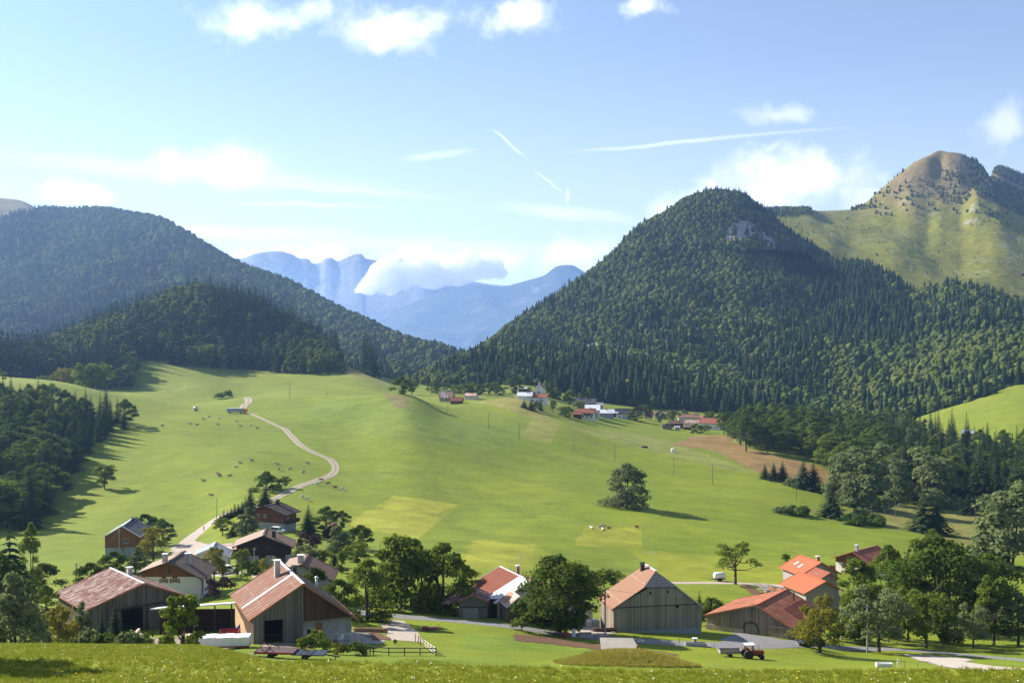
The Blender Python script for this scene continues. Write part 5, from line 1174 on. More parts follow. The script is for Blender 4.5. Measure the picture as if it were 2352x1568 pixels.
# meadow and far trees
T('orchard','small_tree','small round tree alone on the left meadow beside the spruce wood',240,1122,1064,44)
T('bush','shrub','left of two round shrubs near the end of the farm track',504,916,900,18)
T('bush','shrub','right of two round shrubs near the end of the farm track',524,913,894,20)
T('dark','leafy_tree','larger tree on the grassy knoll in the valley centre',924,905,867,46)
T('orchard','leafy_tree','smaller round tree at the right of the knoll tree',945,907,872,26)
T('orchard','leafy_tree','big pale round tree before the dark wood on the left ridge',208,902,836,84,Y=735)
T('gold','leafy_tree','reddish brown tree left of the pale round tree',146,892,842,52,Y=745)
T('bush','shrub','low shrub on the left ridge skyline',105,882,862,34,Y=730)
T('dark','leafy_tree','leafy tree at the tip of the hill wood above the yellow slope',783,862,832,26,Y=1010)
G='trees around the far village'
for a,b,c,wd,kd,lb in ((1180,903,866,40,'dark','big round tree left of the chapel'),(1006,908,874,24,'dark','tree left of the stone barn'),(1027,903,878,20,'dark','tree behind the stone barn'),(1047,908,882,20,'orchard','tree behind the twin gabled red house'),(1069,914,879,26,'dark','tall tree right of the twin gabled red house'),
   (1103,908,882,22,'dark','round tree left of the grassy hump'),(1122,906,880,24,'dark','second round tree behind the grassy hump'),(1145,908,884,24,'dark','bushy tree between hump and big round tree'),(1216,903,888,10,'dark','small dark tree just left of the chapel'),(1241,942,905,13,'spruce','tall dark spruce before the red village roof'),
   (1220,942,912,18,'spruce','dark spruce before the grey white village roof'),(1204,936,915,16,'spruce','left dark spruce before the grey white village roof'),(1232,944,920,16,'dark','dark tree between the village spruces'),(1257,912,884,14,'orchard','small tree right of the chapel'),(1307,935,897,26,'dark','tall tree left of the wide slate roof'),
   (1333,938,922,26,'orchard','low tree before the wide slate roof'),(1300,958,934,32,'orchard','broad tree above the lowest red roofed house'),(1462,966,942,26,'dark','tree before the orange roofed chalet'),(1447,964,944,16,'orchard','small tree between slate roof and orange roof'),(1490,964,948,14,'plum','purple tree before the little orange shed'),
   (1517,972,945,24,'dark','round dark tree before the pale brown roof'),(1546,968,942,26,'orchard','tree left of the beige metal roof'),(1601,994,974,28,'dark','dark bushes before the maroon roofed house'),(1622,992,976,18,'orchard','low tree at the maroon house gable'),(1270,945,918,14,'orchard','tree by the village road bend')):
    T(kd,'village_tree',lb+' in the village',a,b,c,wd,G,cat='tree')
G='broadleaf trees along the forest foot behind the village'
rv=random.Random(12)
for i in range(26):
    a=rv.choice((rv.uniform(985,1175),rv.uniform(1260,1340),rv.uniform(1440,1660))); b=float(np.interp(a,[985,1100,1180,1260,1340,1440,1660],[903,905,902,912,930,950,972])); hh=rv.uniform(16,28)
    T(rv.choice(('dark','orchard','ash','grey')),'village_tree','broadleaf tree in the line along the forest foot behind the village houses',a,b,b-hh,hh*rv.uniform(.7,1.1),G,cat='tree')
G='free standing spruces by the marsh'
for a,b,c,wd,lb in ((1757,1100,1062,24,'small spruce at the left of the marsh trio'),(1777,1104,1058,28,'middle spruce of the marsh trio'),(1797,1106,1056,34,'widest spruce of the marsh trio'),(1845,1122,1048,42,'left spruce of the dark pair on the marsh'),(1868,1126,1054,44,'right spruce of the dark pair on the marsh'),
  (1909,1187,1112,56,'single broad spruce on the ditch bank'),(2118,1222,1128,56,'left of the two big spruces by the brown field'),(2150,1226,1138,60,'right of the two big spruces by the brown field'),(2223,1182,1130,36,'small spruce in the brown field by the wood')):
    T('spruce2' if wd>30 else 'spruce','spruce_tree',lb,a,b,c,wd,G)
G='low scrub along the ditch'
for a,b,c,wd,kd,lb in ((1795,1178,1164,46,'bushg','grey scrub at the left end of the ditch'),(1830,1182,1162,48,'bushd','dark scrub along the ditch left of the single spruce'),(1985,1198,1168,60,'bushg','rounded grey bush right of the single spruce'),(1960,1204,1182,52,'bushd','low dark bush along the ditch'),(2010,1206,1186,44,'bushd','low dark bush at the right end of the ditch'),(1818,1116,1098,34,'bushg','grey bush left of the dark spruce pair')):
    T(kd,'bush',lb,a,b,c,wd,G)
G='tall grey green poplars before the wood'
for a,b,c,wd,lb in ((1945,1152,1034,74,'leftmost tall grey green poplar'),(2005,1168,1028,88,'tallest grey green poplar'),(2060,1160,1048,50,'slim poplar between its taller neighbours'),(2140,1162,1044,96,'rightmost broad grey green poplar'),(1972,1164,1080,60,'lower poplar in front of the tallest')):
    T('poplar','poplar_tree',lb+' before the right wood',a,b,c,wd,G)
# woods whose trees can be told apart
def whole(kind):
    """crown and trunk of a kind as one mesh for trees too small to show parts"""
    c,t=PT[kind]['m']; a=bpy.data.meshes.new(kind+'_whole')
    V=[v.co[:] for v in c.vertices]+[v.co[:] for v in t.vertices]; k=len(c.vertices)
    a.from_pydata(V,[],[p.vertices[:] for p in c.polygons]+[tuple(i+k for i in p.vertices) for p in t.polygons])
    for x in (c.materials[0],BARK): a.materials.append(x)
    n1=len(c.polygons); mi=np.zeros(len(a.polygons),np.int32); mi[n1:]=1; a.polygons.foreach_set('material_index',mi)
    ta=np.zeros(len(a.polygons),np.float32); src=np.zeros(n1,np.float32); c.attributes['tone'].data.foreach_get('value',src); ta[:n1]=src
    x=a.attributes.new('tone','FLOAT','FACE'); x.data.foreach_set('value',ta); return a
WH={k:whole(k) for k in('spruce','spruce2','dark','ash','poplar','orchard')}
def wood(poly, step, kinds, labels, group, seed, hmul=1.0, cap=100):
    rg=np.random.default_rng(seed); pts=[]
    P=[at(a,b) for a,b in poly]; xy=[(p[0],p[1]) for p in P]
    x0,x1=min(p[0] for p in xy),max(p[0] for p in xy); y0,y1=min(p[1] for p in xy),max(p[1] for p in xy)
    for yy_ in np.arange(y0,y1,step):
        for xx in np.arange(x0,x1,step):
            a=xx+rg.uniform(-.42,.42)*step; b=yy_+rg.uniform(-.42,.42)*step
            if inpoly([a],[b],xy)[0]: pts.append((a,b))
    pts.sort(key=lambda p:p[1]); Pm=[];Sm=[];Km=[]
    for i,(a,b) in enumerate(pts):
        u=UC+F*a/b; r=rg.uniform(); acc=0
        for k,pr,h,w_ in kinds(u,a,b):
            acc+=pr
            if r<acc: break
        hh=h*rg.uniform(.78,1.22)*hmul; s=hh/PT[k]['H']
        if i>=cap: Pm.append((a,b,ground(a,b)-.3)); Sm.append(s); Km.append(list(WH).index(k)); continue
        o=obj('spruce_tree' if 'spruce' in k else 'leafy_tree',WH[k],None,(a,b,ground(a,b)-.3),rg.uniform(0,6.28))
        sw=s*w_*rg.uniform(.95,1.25); o.scale=(sw,sw,s); tag(o,labels['s' if 'spruce' in k else 'l'],'tree',group)
    if Pm: scatter('deep_wood',np.array(Pm),np.array(Sm),np.array(Km),proto_set('deep_wood_tree',[WH[k] for k in WH]),'deeper trees of the '+group[13:],'forest',seed=seed)
    return len(pts)
def kl(u,a,b):
    if u>120: return (('spruce',.75,16,1.25),('dark',.1,13,1.4),('spruce2',.15,14,1.1))
    return (('spruce',.35,18,1.3),('dark',.25,14,1.4),('ash',.25,15,1.3),('orchard',.15,12,1.4))
n1=wood([(-70,1225),(70,1215),(118,1190),(150,1130),(190,1062),(232,1010),(296,994),(300,975),(262,958),(200,950),(60,930),(-70,900)],8.0,kl,{'s':'dark spruce inside the dense wood on the left meadow edge','l':'broadleaf tree inside the dense wood on the left meadow edge'},'trees of the left edge wood',61,cap=95)
def kr(u,a,b):
    if u<1800: return (('dark',.5,19,1.35),('ash',.4,19,1.3),('spruce',.1,20,1.2))
    if u<2050: return (('spruce',.4,23,1.25),('dark',.35,19,1.4),('ash',.25,20,1.35))
    return (('spruce',.5,27,1.2),('spruce2',.2,25,1.1),('ash',.18,20,1.3),('poplar',.12,20,1.2))
n2=wood([(1655,996),(1690,1036),(1780,1042),(1890,1066),(1935,1110),(1990,1140),(2100,1150),(2200,1160),(2352,1176),(2420,1180),(2420,1080),(2352,1050),(2260,1036),(2180,1026),(2100,1010),(2040,990),(1900,986),(1750,978)],12.0,kr,{'s':'dark spruce inside the wood filling the right valley floor','l':'broadleaf tree inside the wood filling the right valley floor'},'trees of the right valley wood',62,cap=110)
print('wood counts',n1,n2)
# ---------------------------------------------------------------- roads, tracks, earth
def spline(P, step):
    P=[Vector(p) for p in P]; out=[]
    for i in range(len(P)-1):
        a=P[max(i-1,0)];b=P[i];c=P[i+1];d=P[min(i+2,len(P)-1)]; k=max(2,int((c-b).length/step))
        for j in range(k):
            t=j/k; out.append(.5*((2*b)+(c-a)*t+(2*a-5*b+4*c-d)*t*t+(3*b-a-3*c+d)*t**3))
    out.append(P[-1]); return out
def ribbon(name, pts, width, mat, label, off=.07, cat='road', step=2.0, edge=.25):
    P=[at(*q) if len(q)==2 else uy(q[0],q[2]) for q in pts]; C=spline([(p[0],p[1],0) for p in P],step)
    V=[];Fc=[];n_=7; r=random.Random(len(pts))
    for i,c in enumerate(C):
        t=(C[min(i+1,len(C)-1)]-C[max(i-1,0)]).normalized(); s=Vector((t.y,-t.x,0)); w=width/2*(1+edge*(r.random()-.5)) if not callable(width) else width(i/len(C))/2*(1+edge*(r.random()-.5))
        for j in range(n_):
            q=c+s*w*(2*j/(n_-1)-1); V.append((q.x,q.y,ground(q.x,q.y)+off-(.05 if j in(0,n_-1) else 0)))
    for i in range(len(C)-1):
        for j in range(n_-1): a=i*n_+j; Fc.append((a,a+1,a+n_+1,a+n_))
    me=np_mesh(name,V,Fc,[mat],attrs={'across':('FLOAT','POINT',np.tile(np.linspace(-1,1,n_),len(C)))}); return tag(obj(name,me),label,cat,kind='structure')
def patch(name, poly, mat, label, off=.06, res=.8, cat='ground'):
    xy=[(at(*q) if len(q)==2 else uy(q[0],q[2]))[:2] for q in poly]
    x0,x1=min(p[0] for p in xy),max(p[0] for p in xy); y0,y1=min(p[1] for p in xy),max(p[1] for p in xy)
    nx,ny=int((x1-x0)/res)+2,int((y1-y0)/res)+2; X=x0+np.arange(nx+1)*res; Y=y0+np.arange(ny+1)*res
    gx,gy=np.meshgrid(X,Y,indexing='ij'); jx=gx+(fbm(gx,gy,1.3,2,5)-.5)*res*.9; jy=gy+(fbm(gx,gy,1.3,2,9)-.5)*res*.9
    V=[(a,b,ground(a,b)+off) for a,b in zip(jx.ravel(),jy.ravel())]
    cxm=(gx[:-1,:-1]+res/2)+(fbm(gx[:-1,:-1],gy[:-1,:-1],3,3,1)-.5)*2.2; cym=gy[:-1,:-1]+res/2+(fbm(gx[:-1,:-1],gy[:-1,:-1],3,3,2)-.5)*1.6
    ins=inpoly(cxm,cym,xy); f=[]
    for i in range(nx):
        for j in range(ny):
            if ins[i,j]: a=i*(ny+1)+j; f.append((a,a+ny+1,a+ny+2,a+1))
    me=np_mesh(name,V,f,[mat]); return tag(obj(name,me),label,cat,kind='structure')
def earth(name, c, c2, scale=1.2, rough=.95, bump=.5, grass=None):
    m,n=new_mat(name); p=n.pos(); a=n.noise(p,scale,5,.65); b=n.noise(p,scale*6,3,.7)
    f=n.math('ADD',n.math('MULTIPLY',a,.65),n.math('MULTIPLY',b,.35)); col=n.mix(n.rng(f,.32,.68),c,c2)
    if grass:
        ac=n('ShaderNodeAttribute',_attribute_name='across').outputs['Fac']; d=n.math('ABSOLUTE',ac)
        mid=n.math('MULTIPLY',n.rng(d,.1,.3,1,0),n.rng(a,.35,.55)); col=n.mix(n.math('MULTIPLY',mid,grass),col,(.13,.17,.04))
        rim=n.math('MULTIPLY',n.rng(d,.8,1.0),n.rng(b,.35,.6)); col=n.mix(n.math('MULTIPLY',rim,.8),col,(.12,.17,.03))
    return finish(m,n,col,rough,bump=f,bstr=bump,bdist=.06,spec=.15)
ASPH=earth('worn_asphalt',(.15,.145,.145),(.25,.24,.235),.7,.9,.2,grass=.0); GRAV=earth('gravel_track',(.26,.205,.15),(.44,.37,.28),.8,grass=.9); DRV=earth('pinkish_gravel',(.33,.27,.22),(.47,.40,.33),.9); WGRAV=earth('white_gravel',(.34,.29,.24),(.50,.44,.37),.9)
SOIL=earth('dug_soil',(.085,.045,.026),(.17,.095,.055),1.4,.98,.9); YARD=earth('trodden_yard',(.20,.165,.12),(.33,.28,.21),.8); CONC=earth('concrete_slab',(.25,.22,.185),(.36,.325,.275),.5,.9,.2)
ribbon('road',[(2480,1526),(2352,1515),(2200,1502),(2050,1490),(1900,1483),(1780,1480),(1690,1482),(1600,1479),(1500,1473),(1400,1467),(1300,1456),(1200,1442),(1100,1430),(1000,1421),(900,1414),(845,1410),(800,1400),(740,0,188),(660,0,192)],5.2,ASPH,'grey asphalt road running through the hamlet past the barns',edge=.05)
ribbon('lane',[(660,0,196),(596,1319),(530,1318),(478,1313),(452,1303),(432,1285),(418,1262),(436,1238),(470,1211),(498,1190),(528,1174)],4.2,DRV,'pale lane climbing between the chalets',off=.06,edge=.12)
patch('forecourt',[(395,1252),(440,1238),(478,1250),(470,1268),(445,1290),(420,1302),(400,1290)],DRV,'pale forecourt of the lane beside the garage',off=.05)
ribbon('path',[(528,1174),(575,0,372),(640,1141),(690,1116),(735,1101),(762,1090),(771,1074),(757,1055),(722,1040),(690,1022),(668,1000),(655,986),(643,981)],3.7,GRAV,'stony farm track curving up the left meadow',off=.12,edge=.2)
ribbon('path',[(643,981),(622,971),(598,960),(575,950),(560,944)],2.8,GRAV,'thin upper end of the farm track to the trailers',off=.16,edge=.1)
ribbon('path',[(558,938),(562,930),(571,922),(566,913)],5.0,GRAV,'far end of the farm track over the rise',off=.2,edge=.1)
ribbon('path',[(896,1424),(912,1440),(926,1458),(936,1472)],5.0,DRV,'short pinkish gravel drive down to the garden',off=.05,edge=.2)
ribbon('lane',[(1540,1338),(1640,1338),(1740,1341),(1830,1348)],3.6,DRV,'pale back lane behind the half hipped barn',off=.08,edge=.1)
patch('forecourt',[(1735,1344),(1830,1344),(1830,1385),(1780,1382),(1760,1362)],DRV,'pale forecourt before the twin orange houses',off=.07)
patch('forecourt',[(1655,1473),(1690,1452),(1760,1462),(1830,1476),(1840,1487),(1660,1485)],ASPH,'asphalt apron before the long low barn',off=.05)
patch('forecourt',[(1310,1452),(1335,1432),(1385,1432),(1412,1452),(1390,1462)],DRV,'gravel turn between the huge ash and the half hipped barn',off=.05)
patch('gravel',[(2078,1503),(2150,1506),(2235,1514),(2212,1521),(2300,1531),(2400,1538),(2400,1560),(2250,1544),(2140,1524)],WGRAV,'white gravel lay-by beside the road at the right',off=.09)
patch('soil',[(1174,1463),(1192,1457),(1270,1463),(1384,1482),(1388,1492),(1260,1478),(1190,1472)],SOIL,'freshly dug brown soil strip in the field',off=.05,res=.6)
patch('soil',[(1468,1488),(1545,1500),(1540,1508),(1470,1500)],SOIL,'second brown soil strip right of the bunker',off=.05,res=.6)
patch('yard',[(596,1486),(628,1474),(668,1476),(690,1486),(660,1496),(610,1500)],YARD,'trodden earth before the central barn doorway',off=.05)
patch('yard',[(345,0,128),(455,0,124),(560,0,150),(570,0,158),(330,0,158)],YARD,'trodden farm yard beside the central barn',off=.05)
patch('terrace',[(745,1468),(800,1450),(900,1462),(880,1480),(790,1480)],CONC,'grey concrete terrace at the barn corner',off=.06)
patch('garden_earth',[(842,1452),(880,1455),(900,1470),(850,1472)],SOIL,'rough earth bank beside the terrace',off=.07,res=.6)
patch('soil',[(1700,1345),(1720,1343),(1772,1372),(1770,1382),(1735,1368)],SOIL,'brown bank under the open crowned tree',off=.09)
# ---------------------------------------------------------------- poles and wires
PW=plain('weathered_pole',(.30,.27,.23),.9,.2); PD=plain('dark_pole',(.12,.10,.08),.9,.2)
TOPS={}
def pole(key,u,base,vtop,label,mat,Y=None,r=.13,cross=True):
    p=uy(u,Y) if Y else at(u,base); h=CAMZ-(vtop-VH)/F*p[1]-p[2]; e=empty('utility_pole',p,0,label,'pole','wooden utility poles')
    MB().tube((0,0,-.8),(0,0,h),r*1.2,r*.8,10).build('post',mat,e)
    m=MB()
    if cross: m.bar((-.55,0,h-.35),(.55,0,h-.35),.1)
    else: m.box(-.2,.2,-.14,.14,h-.5,h-.3)
    m.build('crossarm',mat,e); TOPS[key]=Vector((p[0],p[1],p[2]+h-.28)); return e
pole('a',1390,1457,1349,'pale pole beside the left wall of the half hipped barn',PW)
pole('b',1992,1500,1388,'pale pole at the roadside among the orchard trees',PW)
pole('c',1933,0,1350,'pale pole rising behind the yellowing tree and front orange house',PW,Y=216)
pole('d',175,0,1292,'pole behind the far left corner of the rusty barn',PW,Y=225)
pole('e',274,1281,1214,'pole standing before the tall orange house',PW)
pole('f',498,1194,1144,'pole beside the gravel lane near the walker',PW)
pole('g',584,1322,1257,'slim lamp like pole before the dark chalet',PW,cross=False,r=.1)
MP=[('m1',1028.7,948.5,923,'pole below the stone barn'),('m2',1122.4,985,947.6,'pole on the slope under the grassy hump'),('m3',1192.5,1008,970,'pole at the corner of the dry field'),('m4',1318,1037,999,'pole below the lowest red village house'),('m5',1412,1060,1021.5,'pole above the lone broad tree'),
    ('m6',1547.6,1091,1051.7,'pole right of the lone broad tree'),('m7',1636.6,1112,1067,'pole near the marsh edge'),('m8',1829,1149,1110,'pole left of the single ditch spruce'),('m9',2056.8,1189,1150,'pole in front of the right wood'),('m10',2240,1192,1160,'pole in the brown field under the wood')]
for k,a,b,c,l in MP: pole(k,a,b,c,'thin dark meadow '+l,PD,r=.14,cross=False)
pole('n1',665.6,913,880,'thin pole beyond the rise under the hill wood',PD,r=.14,cross=False); pole('n2',752,907,897,'short pole on the saddle skyline',PD,r=.14,cross=False)
def cable(keys,label,offs=(0,),sag=.018,r=.02):
    m=MB()
    for a,b in zip(keys,keys[1:]):
        A=TOPS[a] if isinstance(a,str) else Vector(a); B=TOPS[b] if isinstance(b,str) else Vector(b); d=(B-A); s=Vector((d.y,-d.x,0)).normalized()
        for o in offs:
            pr=None
            for i in range(9):
                t=i/8; q=A+d*t+s*o-Vector((0,0,4*sag*d.length*t*(1-t)))
                if pr is not None: m.tube(pr,q,r,r,5,cap=False)
                pr=q
    return tag(m.build('overhead_cable',PD),label,'cable')
cable([k for k,*_ in MP],'thin overhead cables strung along the meadow poles',(-.35,.35),.012,.018)
cable(['a','b'],'dark cable sagging between the two roadside poles across the barns'); cable([(-14,205,62.5),'a'],'dark cable sagging over the farmhouse roof to the pale pole'); cable(['d','e','f'],'cable running past the orange house up to the lane pole')
# ---------------------------------------------------------------- vehicles
RED=plain('red_paint',(.30,.036,.026),.5,.25); DRED=plain('faded_red_paint',(.22,.045,.03),.6,.25); WPAINT=plain('white_paint',(.78,.78,.76),.35,.05); BPAINT=plain('dark_green_black_paint',(.018,.022,.022),.3,.1); RUB=plain('tyre_rubber',(.02,.02,.02),.85,.2); STEEL=plain('steel_grey',(.30,.30,.31),.5,.2); ORNG=plain('machine_orange',(.62,.22,.04),.5,.15); NAVY=plain('navy_paint',(.022,.024,.035),.5,.2); LAMP=plain('clear_lamp',(.7,.7,.65),.2,.05); WOODP=plain('grey_timber',(.28,.25,.21),.9,.25)
BLUE=plain('blue_tarp',(.02,.08,.50),.4,.25,2); CREAMB=plain('cream_block',(.62,.50,.33),.9,.1); PLASTW=plain('white_plastic',(.80,.80,.78),.4,.05); BALE=plain('black_wrap',(.022,.024,.028),.35,.2)
def wheel(par,x,y,r,w,axis='y',rim=None,name='wheel'):
    m=MB().lathe((0,0,0),[(r*.55,-w/2),(r*.95,-w/2),(r,-w*.3),(r,w*.3),(r*.95,w/2),(r*.55,w/2)],18,0,axis); o=m.build(name,RUB,par,(x,y,r),smooth=False)
    MB().lathe((0,0,0),[(r*.1,-w*.42),(r*.54,-w*.40),(r*.54,w*.40),(r*.1,w*.42)],14,0,axis).build('rim',rim or STEEL,o); return o
def car(name,label,p,rz,paint,L=4.4,Wd=1.75,prof=None,glass=None,wr=.33,cat='car'):
    """prof: side outline (x from tail to nose, z); glass: list of quads in the side plane"""
    e=empty(name,p,rz,label,cat); k=len(prof); vs=[]; 
    for sy in(-1,1):
        for x,z in prof:
            t=Wd/2*(1-.14*max(0,(z-.95))/.8); vs.append((x,sy*t,z))
    m=MB().add(vs,[tuple(range(k))[::1],tuple(range(2*k-1,k-1,-1))]+[(i,i+k,(i+1)%k+k,(i+1)%k) for i in range(k)]); b=m.build('body',paint,e)
    g=MB()
    for q in glass:
        for sy in(-1,1): g.add([(x,sy*(Wd/2*(1-.14*max(0,(z-.95))/.8)+.012),z) for x,z in q],[tuple(range(len(q)))])
    g.build('side_windows',M['glass'],e)
    zs=sorted(prof,key=lambda a:a[1]); fx=[q for q in glass[-1]]; a=max(glass[-1],key=lambda c:c[0]-c[1]*.01); 
    for x,y in((-L*.31,1),(-L*.31,-1),(L*.31,1),(L*.31,-1)): wheel(e,x,y*(Wd/2-.1),wr,.22,rim=STEEL)
    for sy in(-1,1): MB().box(L/2-.03,L/2+.02,sy*Wd*.36-.14,sy*Wd*.36+.14,.62,.78).build('headlight',LAMP,e); MB().box(-L/2-.02,-L/2+.03,sy*Wd*.38-.1,sy*Wd*.38+.1,.75,.95).build('tail_light',RED,e)
    MB().box(L/2-.04,L/2+.07,-Wd*.46,Wd*.46,.34,.52).box(-L/2-.07,-L/2+.04,-Wd*.46,Wd*.46,.34,.52).build('bumper',STEEL if paint is BPAINT else M['black'],e)
    MB().add([(w_[0],s*Wd*.38,w_[1]) for s in(-1,1) for w_ in windscreen(prof)],[(0,1,3,2)]).build('windscreen',M['glass'],e)
    return e
def windscreen(prof):
    # the sloping front edge between bonnet and roof, lifted clear of the body
    best=max(((a,b) for a,b in zip(prof,prof[1:]) if a[1]>b[1]+.25 and b[0]>0),key=lambda q:q[0][1],default=None)
    (x0,z0),(x1,z1)=best; return [(x0+(x1-x0)*.1+.02,z0+(z1-z0)*.1+.015),(x1+(x0-x1)*.08+.02,z1+(z0-z1)*.08+.015)]
SUVP=[(-2.2,.38),(-2.25,.9),(-2.1,1.15),(-1.95,1.68),(-1.6,1.78),(.1,1.76),(.45,1.7),(1.05,1.12),(2.0,1.0),(2.2,.85),(2.2,.38)]
car('parked_car','dark off road car parked under the yellowing fruit tree',at(1862,1486),R(178),BPAINT,L=4.4,prof=SUVP,glass=[[(-1.85,1.18),(-1.75,1.62),(-.9,1.62),(-.9,1.18)],[(-.8,1.18),(-.8,1.62),(.35,1.6),(.8,1.18)]],wr=.38)
VANP=[(-2.1,.4),(-2.15,1.0),(-2.0,1.8),(-1.7,1.9),(.3,1.86),(.6,1.75),(1.15,1.12),(1.95,1.0),(2.1,.8),(2.1,.4)]
car('parked_car','white estate van parked below the log chalet',at(638,1224),R(-22),WPAINT,L=4.2,prof=VANP,glass=[[(-1.9,1.15),(-1.8,1.7),(-.6,1.7),(-.6,1.15)],[(-.5,1.15),(-.5,1.7),(.5,1.68),(.9,1.15)]])
car('pickup_truck','white pickup parked at the corner of the front orange house',uy(1797,266),R(160),WPAINT,L=4.6,prof=[(-2.3,.4),(-2.3,.95),(-.35,1.0),(-.3,1.72),(.0,1.8),(.7,1.75),(1.3,1.15),(2.15,1.0),(2.3,.8),(2.3,.4)],glass=[[(-.2,1.1),(-.2,1.65),(.7,1.62),(1.1,1.12)]],cat='truck')
car('parked_car','pale car nose showing beside the green tree and garage',uy(523,240),R(30),WPAINT,L=4.0,prof=VANP,glass=[[(-1.9,1.15),(-1.8,1.7),(-.6,1.7),(-.6,1.15)],[(-.5,1.15),(-.5,1.7),(.5,1.68),(.9,1.15)]])
# tractor with box cart
p=at(1727,1512); e=empty('tractor',p,R(4),'old red tractor with white roofed cab standing on the grass','tractor'); e.scale=(.93,.93,.93)
m=MB(); m.box(-.2,1.75,-.32,.32,.75,1.35).add([(1.75,-.32,.75),(1.75,.32,.75),(1.75,.32,1.3),(1.75,-.32,1.3),(1.95,-.28,.8),(1.95,.28,.8),(1.95,.28,1.2),(1.95,-.28,1.2)],[(0,4,7,3),(4,5,6,7),(1,2,6,5),(3,7,6,2),(0,1,5,4)]); m.build('hood',RED,e)
m=MB().box(-1.15,.1,-.35,.35,.55,1.1).box(.1,1.8,-.22,.22,.5,.75); m.build('chassis',M['black'],e)
m=MB()
for a,b in((-1.1,-.62),(-1.1,.62),(.15,-.58),(.15,.58),(-.5,-.62),(-.5,.62)): m.bar((a,b,1.1),(a*.95,b*.95,2.28),.07)
m.build('cab_frame',RED,e); MB().box(-1.2,.35,-.72,.72,2.28,2.42).build('cab_roof',WPAINT,e)
MB().box(.13,.15,-.5,.5,1.35,2.2).box(-1.08,-1.06,-.5,.5,1.35,2.2).build('cab_glass',M['glass'],e)
for s in(-1,1): MB().add([(-1.35,s*.62,1.2),(-1.1,s*.62,1.52),(-.5,s*.62,1.58),(-.1,s*.62,1.3),(-1.35,s*.95,1.2),(-1.1,s*.95,1.52),(-.5,s*.95,1.58),(-.1,s*.95,1.3)],[(0,1,5,4),(1,2,6,5),(2,3,7,6)]).build('fender',RED,e)
for s in(-1,1): wheel(e,-.78,s*.8,.78,.4,rim=DRED); wheel(e,1.45,s*.68,.42,.24,rim=WPAINT)
MB().tube((1.2,.2,1.35),(1.2,.2,2.1),.04,.04,8).build('exhaust',M['black'],e); MB().box(-.75,-.3,-.25,.25,1.1,1.3).box(-.8,-.7,-.25,.25,1.3,1.75).build('seat',M['black'],e)
p=at(1677,1507); e=empty('farm_cart',p,R(3),'low dark wooden box cart behind the red tractor','cart')
MB().box(-1.7,1.7,-.8,.8,.62,.7).box(-1.7,1.7,-.8,-.74,.7,1.12).box(-1.7,1.7,.74,.8,.7,1.12).box(-1.7,-1.64,-.74,.74,.7,1.12).box(1.64,1.7,-.74,.74,.7,1.12).build('box',WOODP,e)
for s in(-1,1): wheel(e,-.1,s*.7,.32,.2)
MB().bar((1.7,0,.6),(3.3,0,.5),.09).build('drawbar',M['black'],e)
# flat hay trailer
p=at(668,1512); e=empty('hay_trailer',p,R(-5),'long flat red and dark hay trailer on the crest grass','trailer')
DECK=plain('dark_deck',(.075,.045,.038),.8,.3); m=MB().box(-4.0,.6,-1.04,1.04,.86,.98,1).box(-4.0,.6,-1.1,-1.04,.8,1.0).box(-4.0,.6,1.04,1.1,.8,1.0).box(-3.9,.4,-.5,.5,.6,.86); m.build('front_bed',[RED,DECK],e); MB().box(.3,4.1,-1.05,1.05,.70,.80).box(.3,4.0,-.4,.4,.5,.70).build('rear_bed',NAVY,e)
def frame(a,mt): 
    m=MB()
    for s in(-1,1):
        for j in range(2): m.bar((a+j*1.1,s*1.0,.98),(a+.55+j*1.1,s*1.0,1.5),.07); m.bar((a+.55+j*1.1,s*1.0,1.5),(a+1.1+j*1.1,s*1.0,1.02),.07)
    m.bar((a+.55,-1.0,1.5),(a+.55,1.0,1.5),.07); return m.build('end_frame',mt,e)
frame(-3.9,DRED); 
m=MB()
for s in(-1,1): m.bar((1.3,s*.9,.82),(1.9,s*.9,1.35),.07); m.bar((1.9,s*.9,1.35),(2.7,s*.9,.84),.07)
m.bar((1.9,-.9,1.35),(1.9,.9,1.35),.07); m.build('end_frame',DRED,e)
for x in(-2.1,1.9):
    for s in(-1,1): wheel(e,x,s*.85,.42,.28)
MB().bar((4.0,0,.6),(5.7,0,.35),.12).bar((5.2,0,.45),(5.2,0,-.1),.08).build('drawbar',M['black'],e); MB().box(-4.15,-3.95,-.9,.9,.55,.75).build('tail_board',WPAINT,e)
# red implement, tanker, digger
p=at(991,1448); e=empty('farm_implement',p,R(3),'small red mowing implement lying on the grass by the road','implement')
MB().box(-1.5,.9,-.5,.5,.25,.5).box(-1.4,-.6,-.4,.4,.5,.68).build('deck',DRED,e); m=MB().bar((.8,0,.4),(1.7,0,.5),.1).bar((1.1,-.45,.3),(1.1,0,1.0),.08).bar((1.1,.45,.3),(1.1,0,1.0),.08); m.build('hitch_frame',DRED,e)
for s in(-1,1): wheel(e,-.6,s*.6,.25,.16)
p=at(1652,1334); e=empty('tanker',p,R(100),'white slurry tanker parked on the back lane','tanker')
MB().lathe((0,0,1.55),[(.25,-1.6),(.75,-1.5),(.92,-1.2),(.92,1.2),(.75,1.5),(.25,1.6)],16,0,'y').build('tank',WPAINT,e,smooth=True); MB().box(-.8,.8,-1.5,1.5,.55,.75).build('chassis',NAVY,e)
for s in(-1,1): wheel(e,s*.85,0,.5,.3,'x')
MB().bar((0,1.5,.65),(0,3.0,.5),.12).build('drawbar',M['black'],e)
p=uy(1790,272); e=empty('digger',p,R(120),'orange tracked digger beside the front orange house','digger')
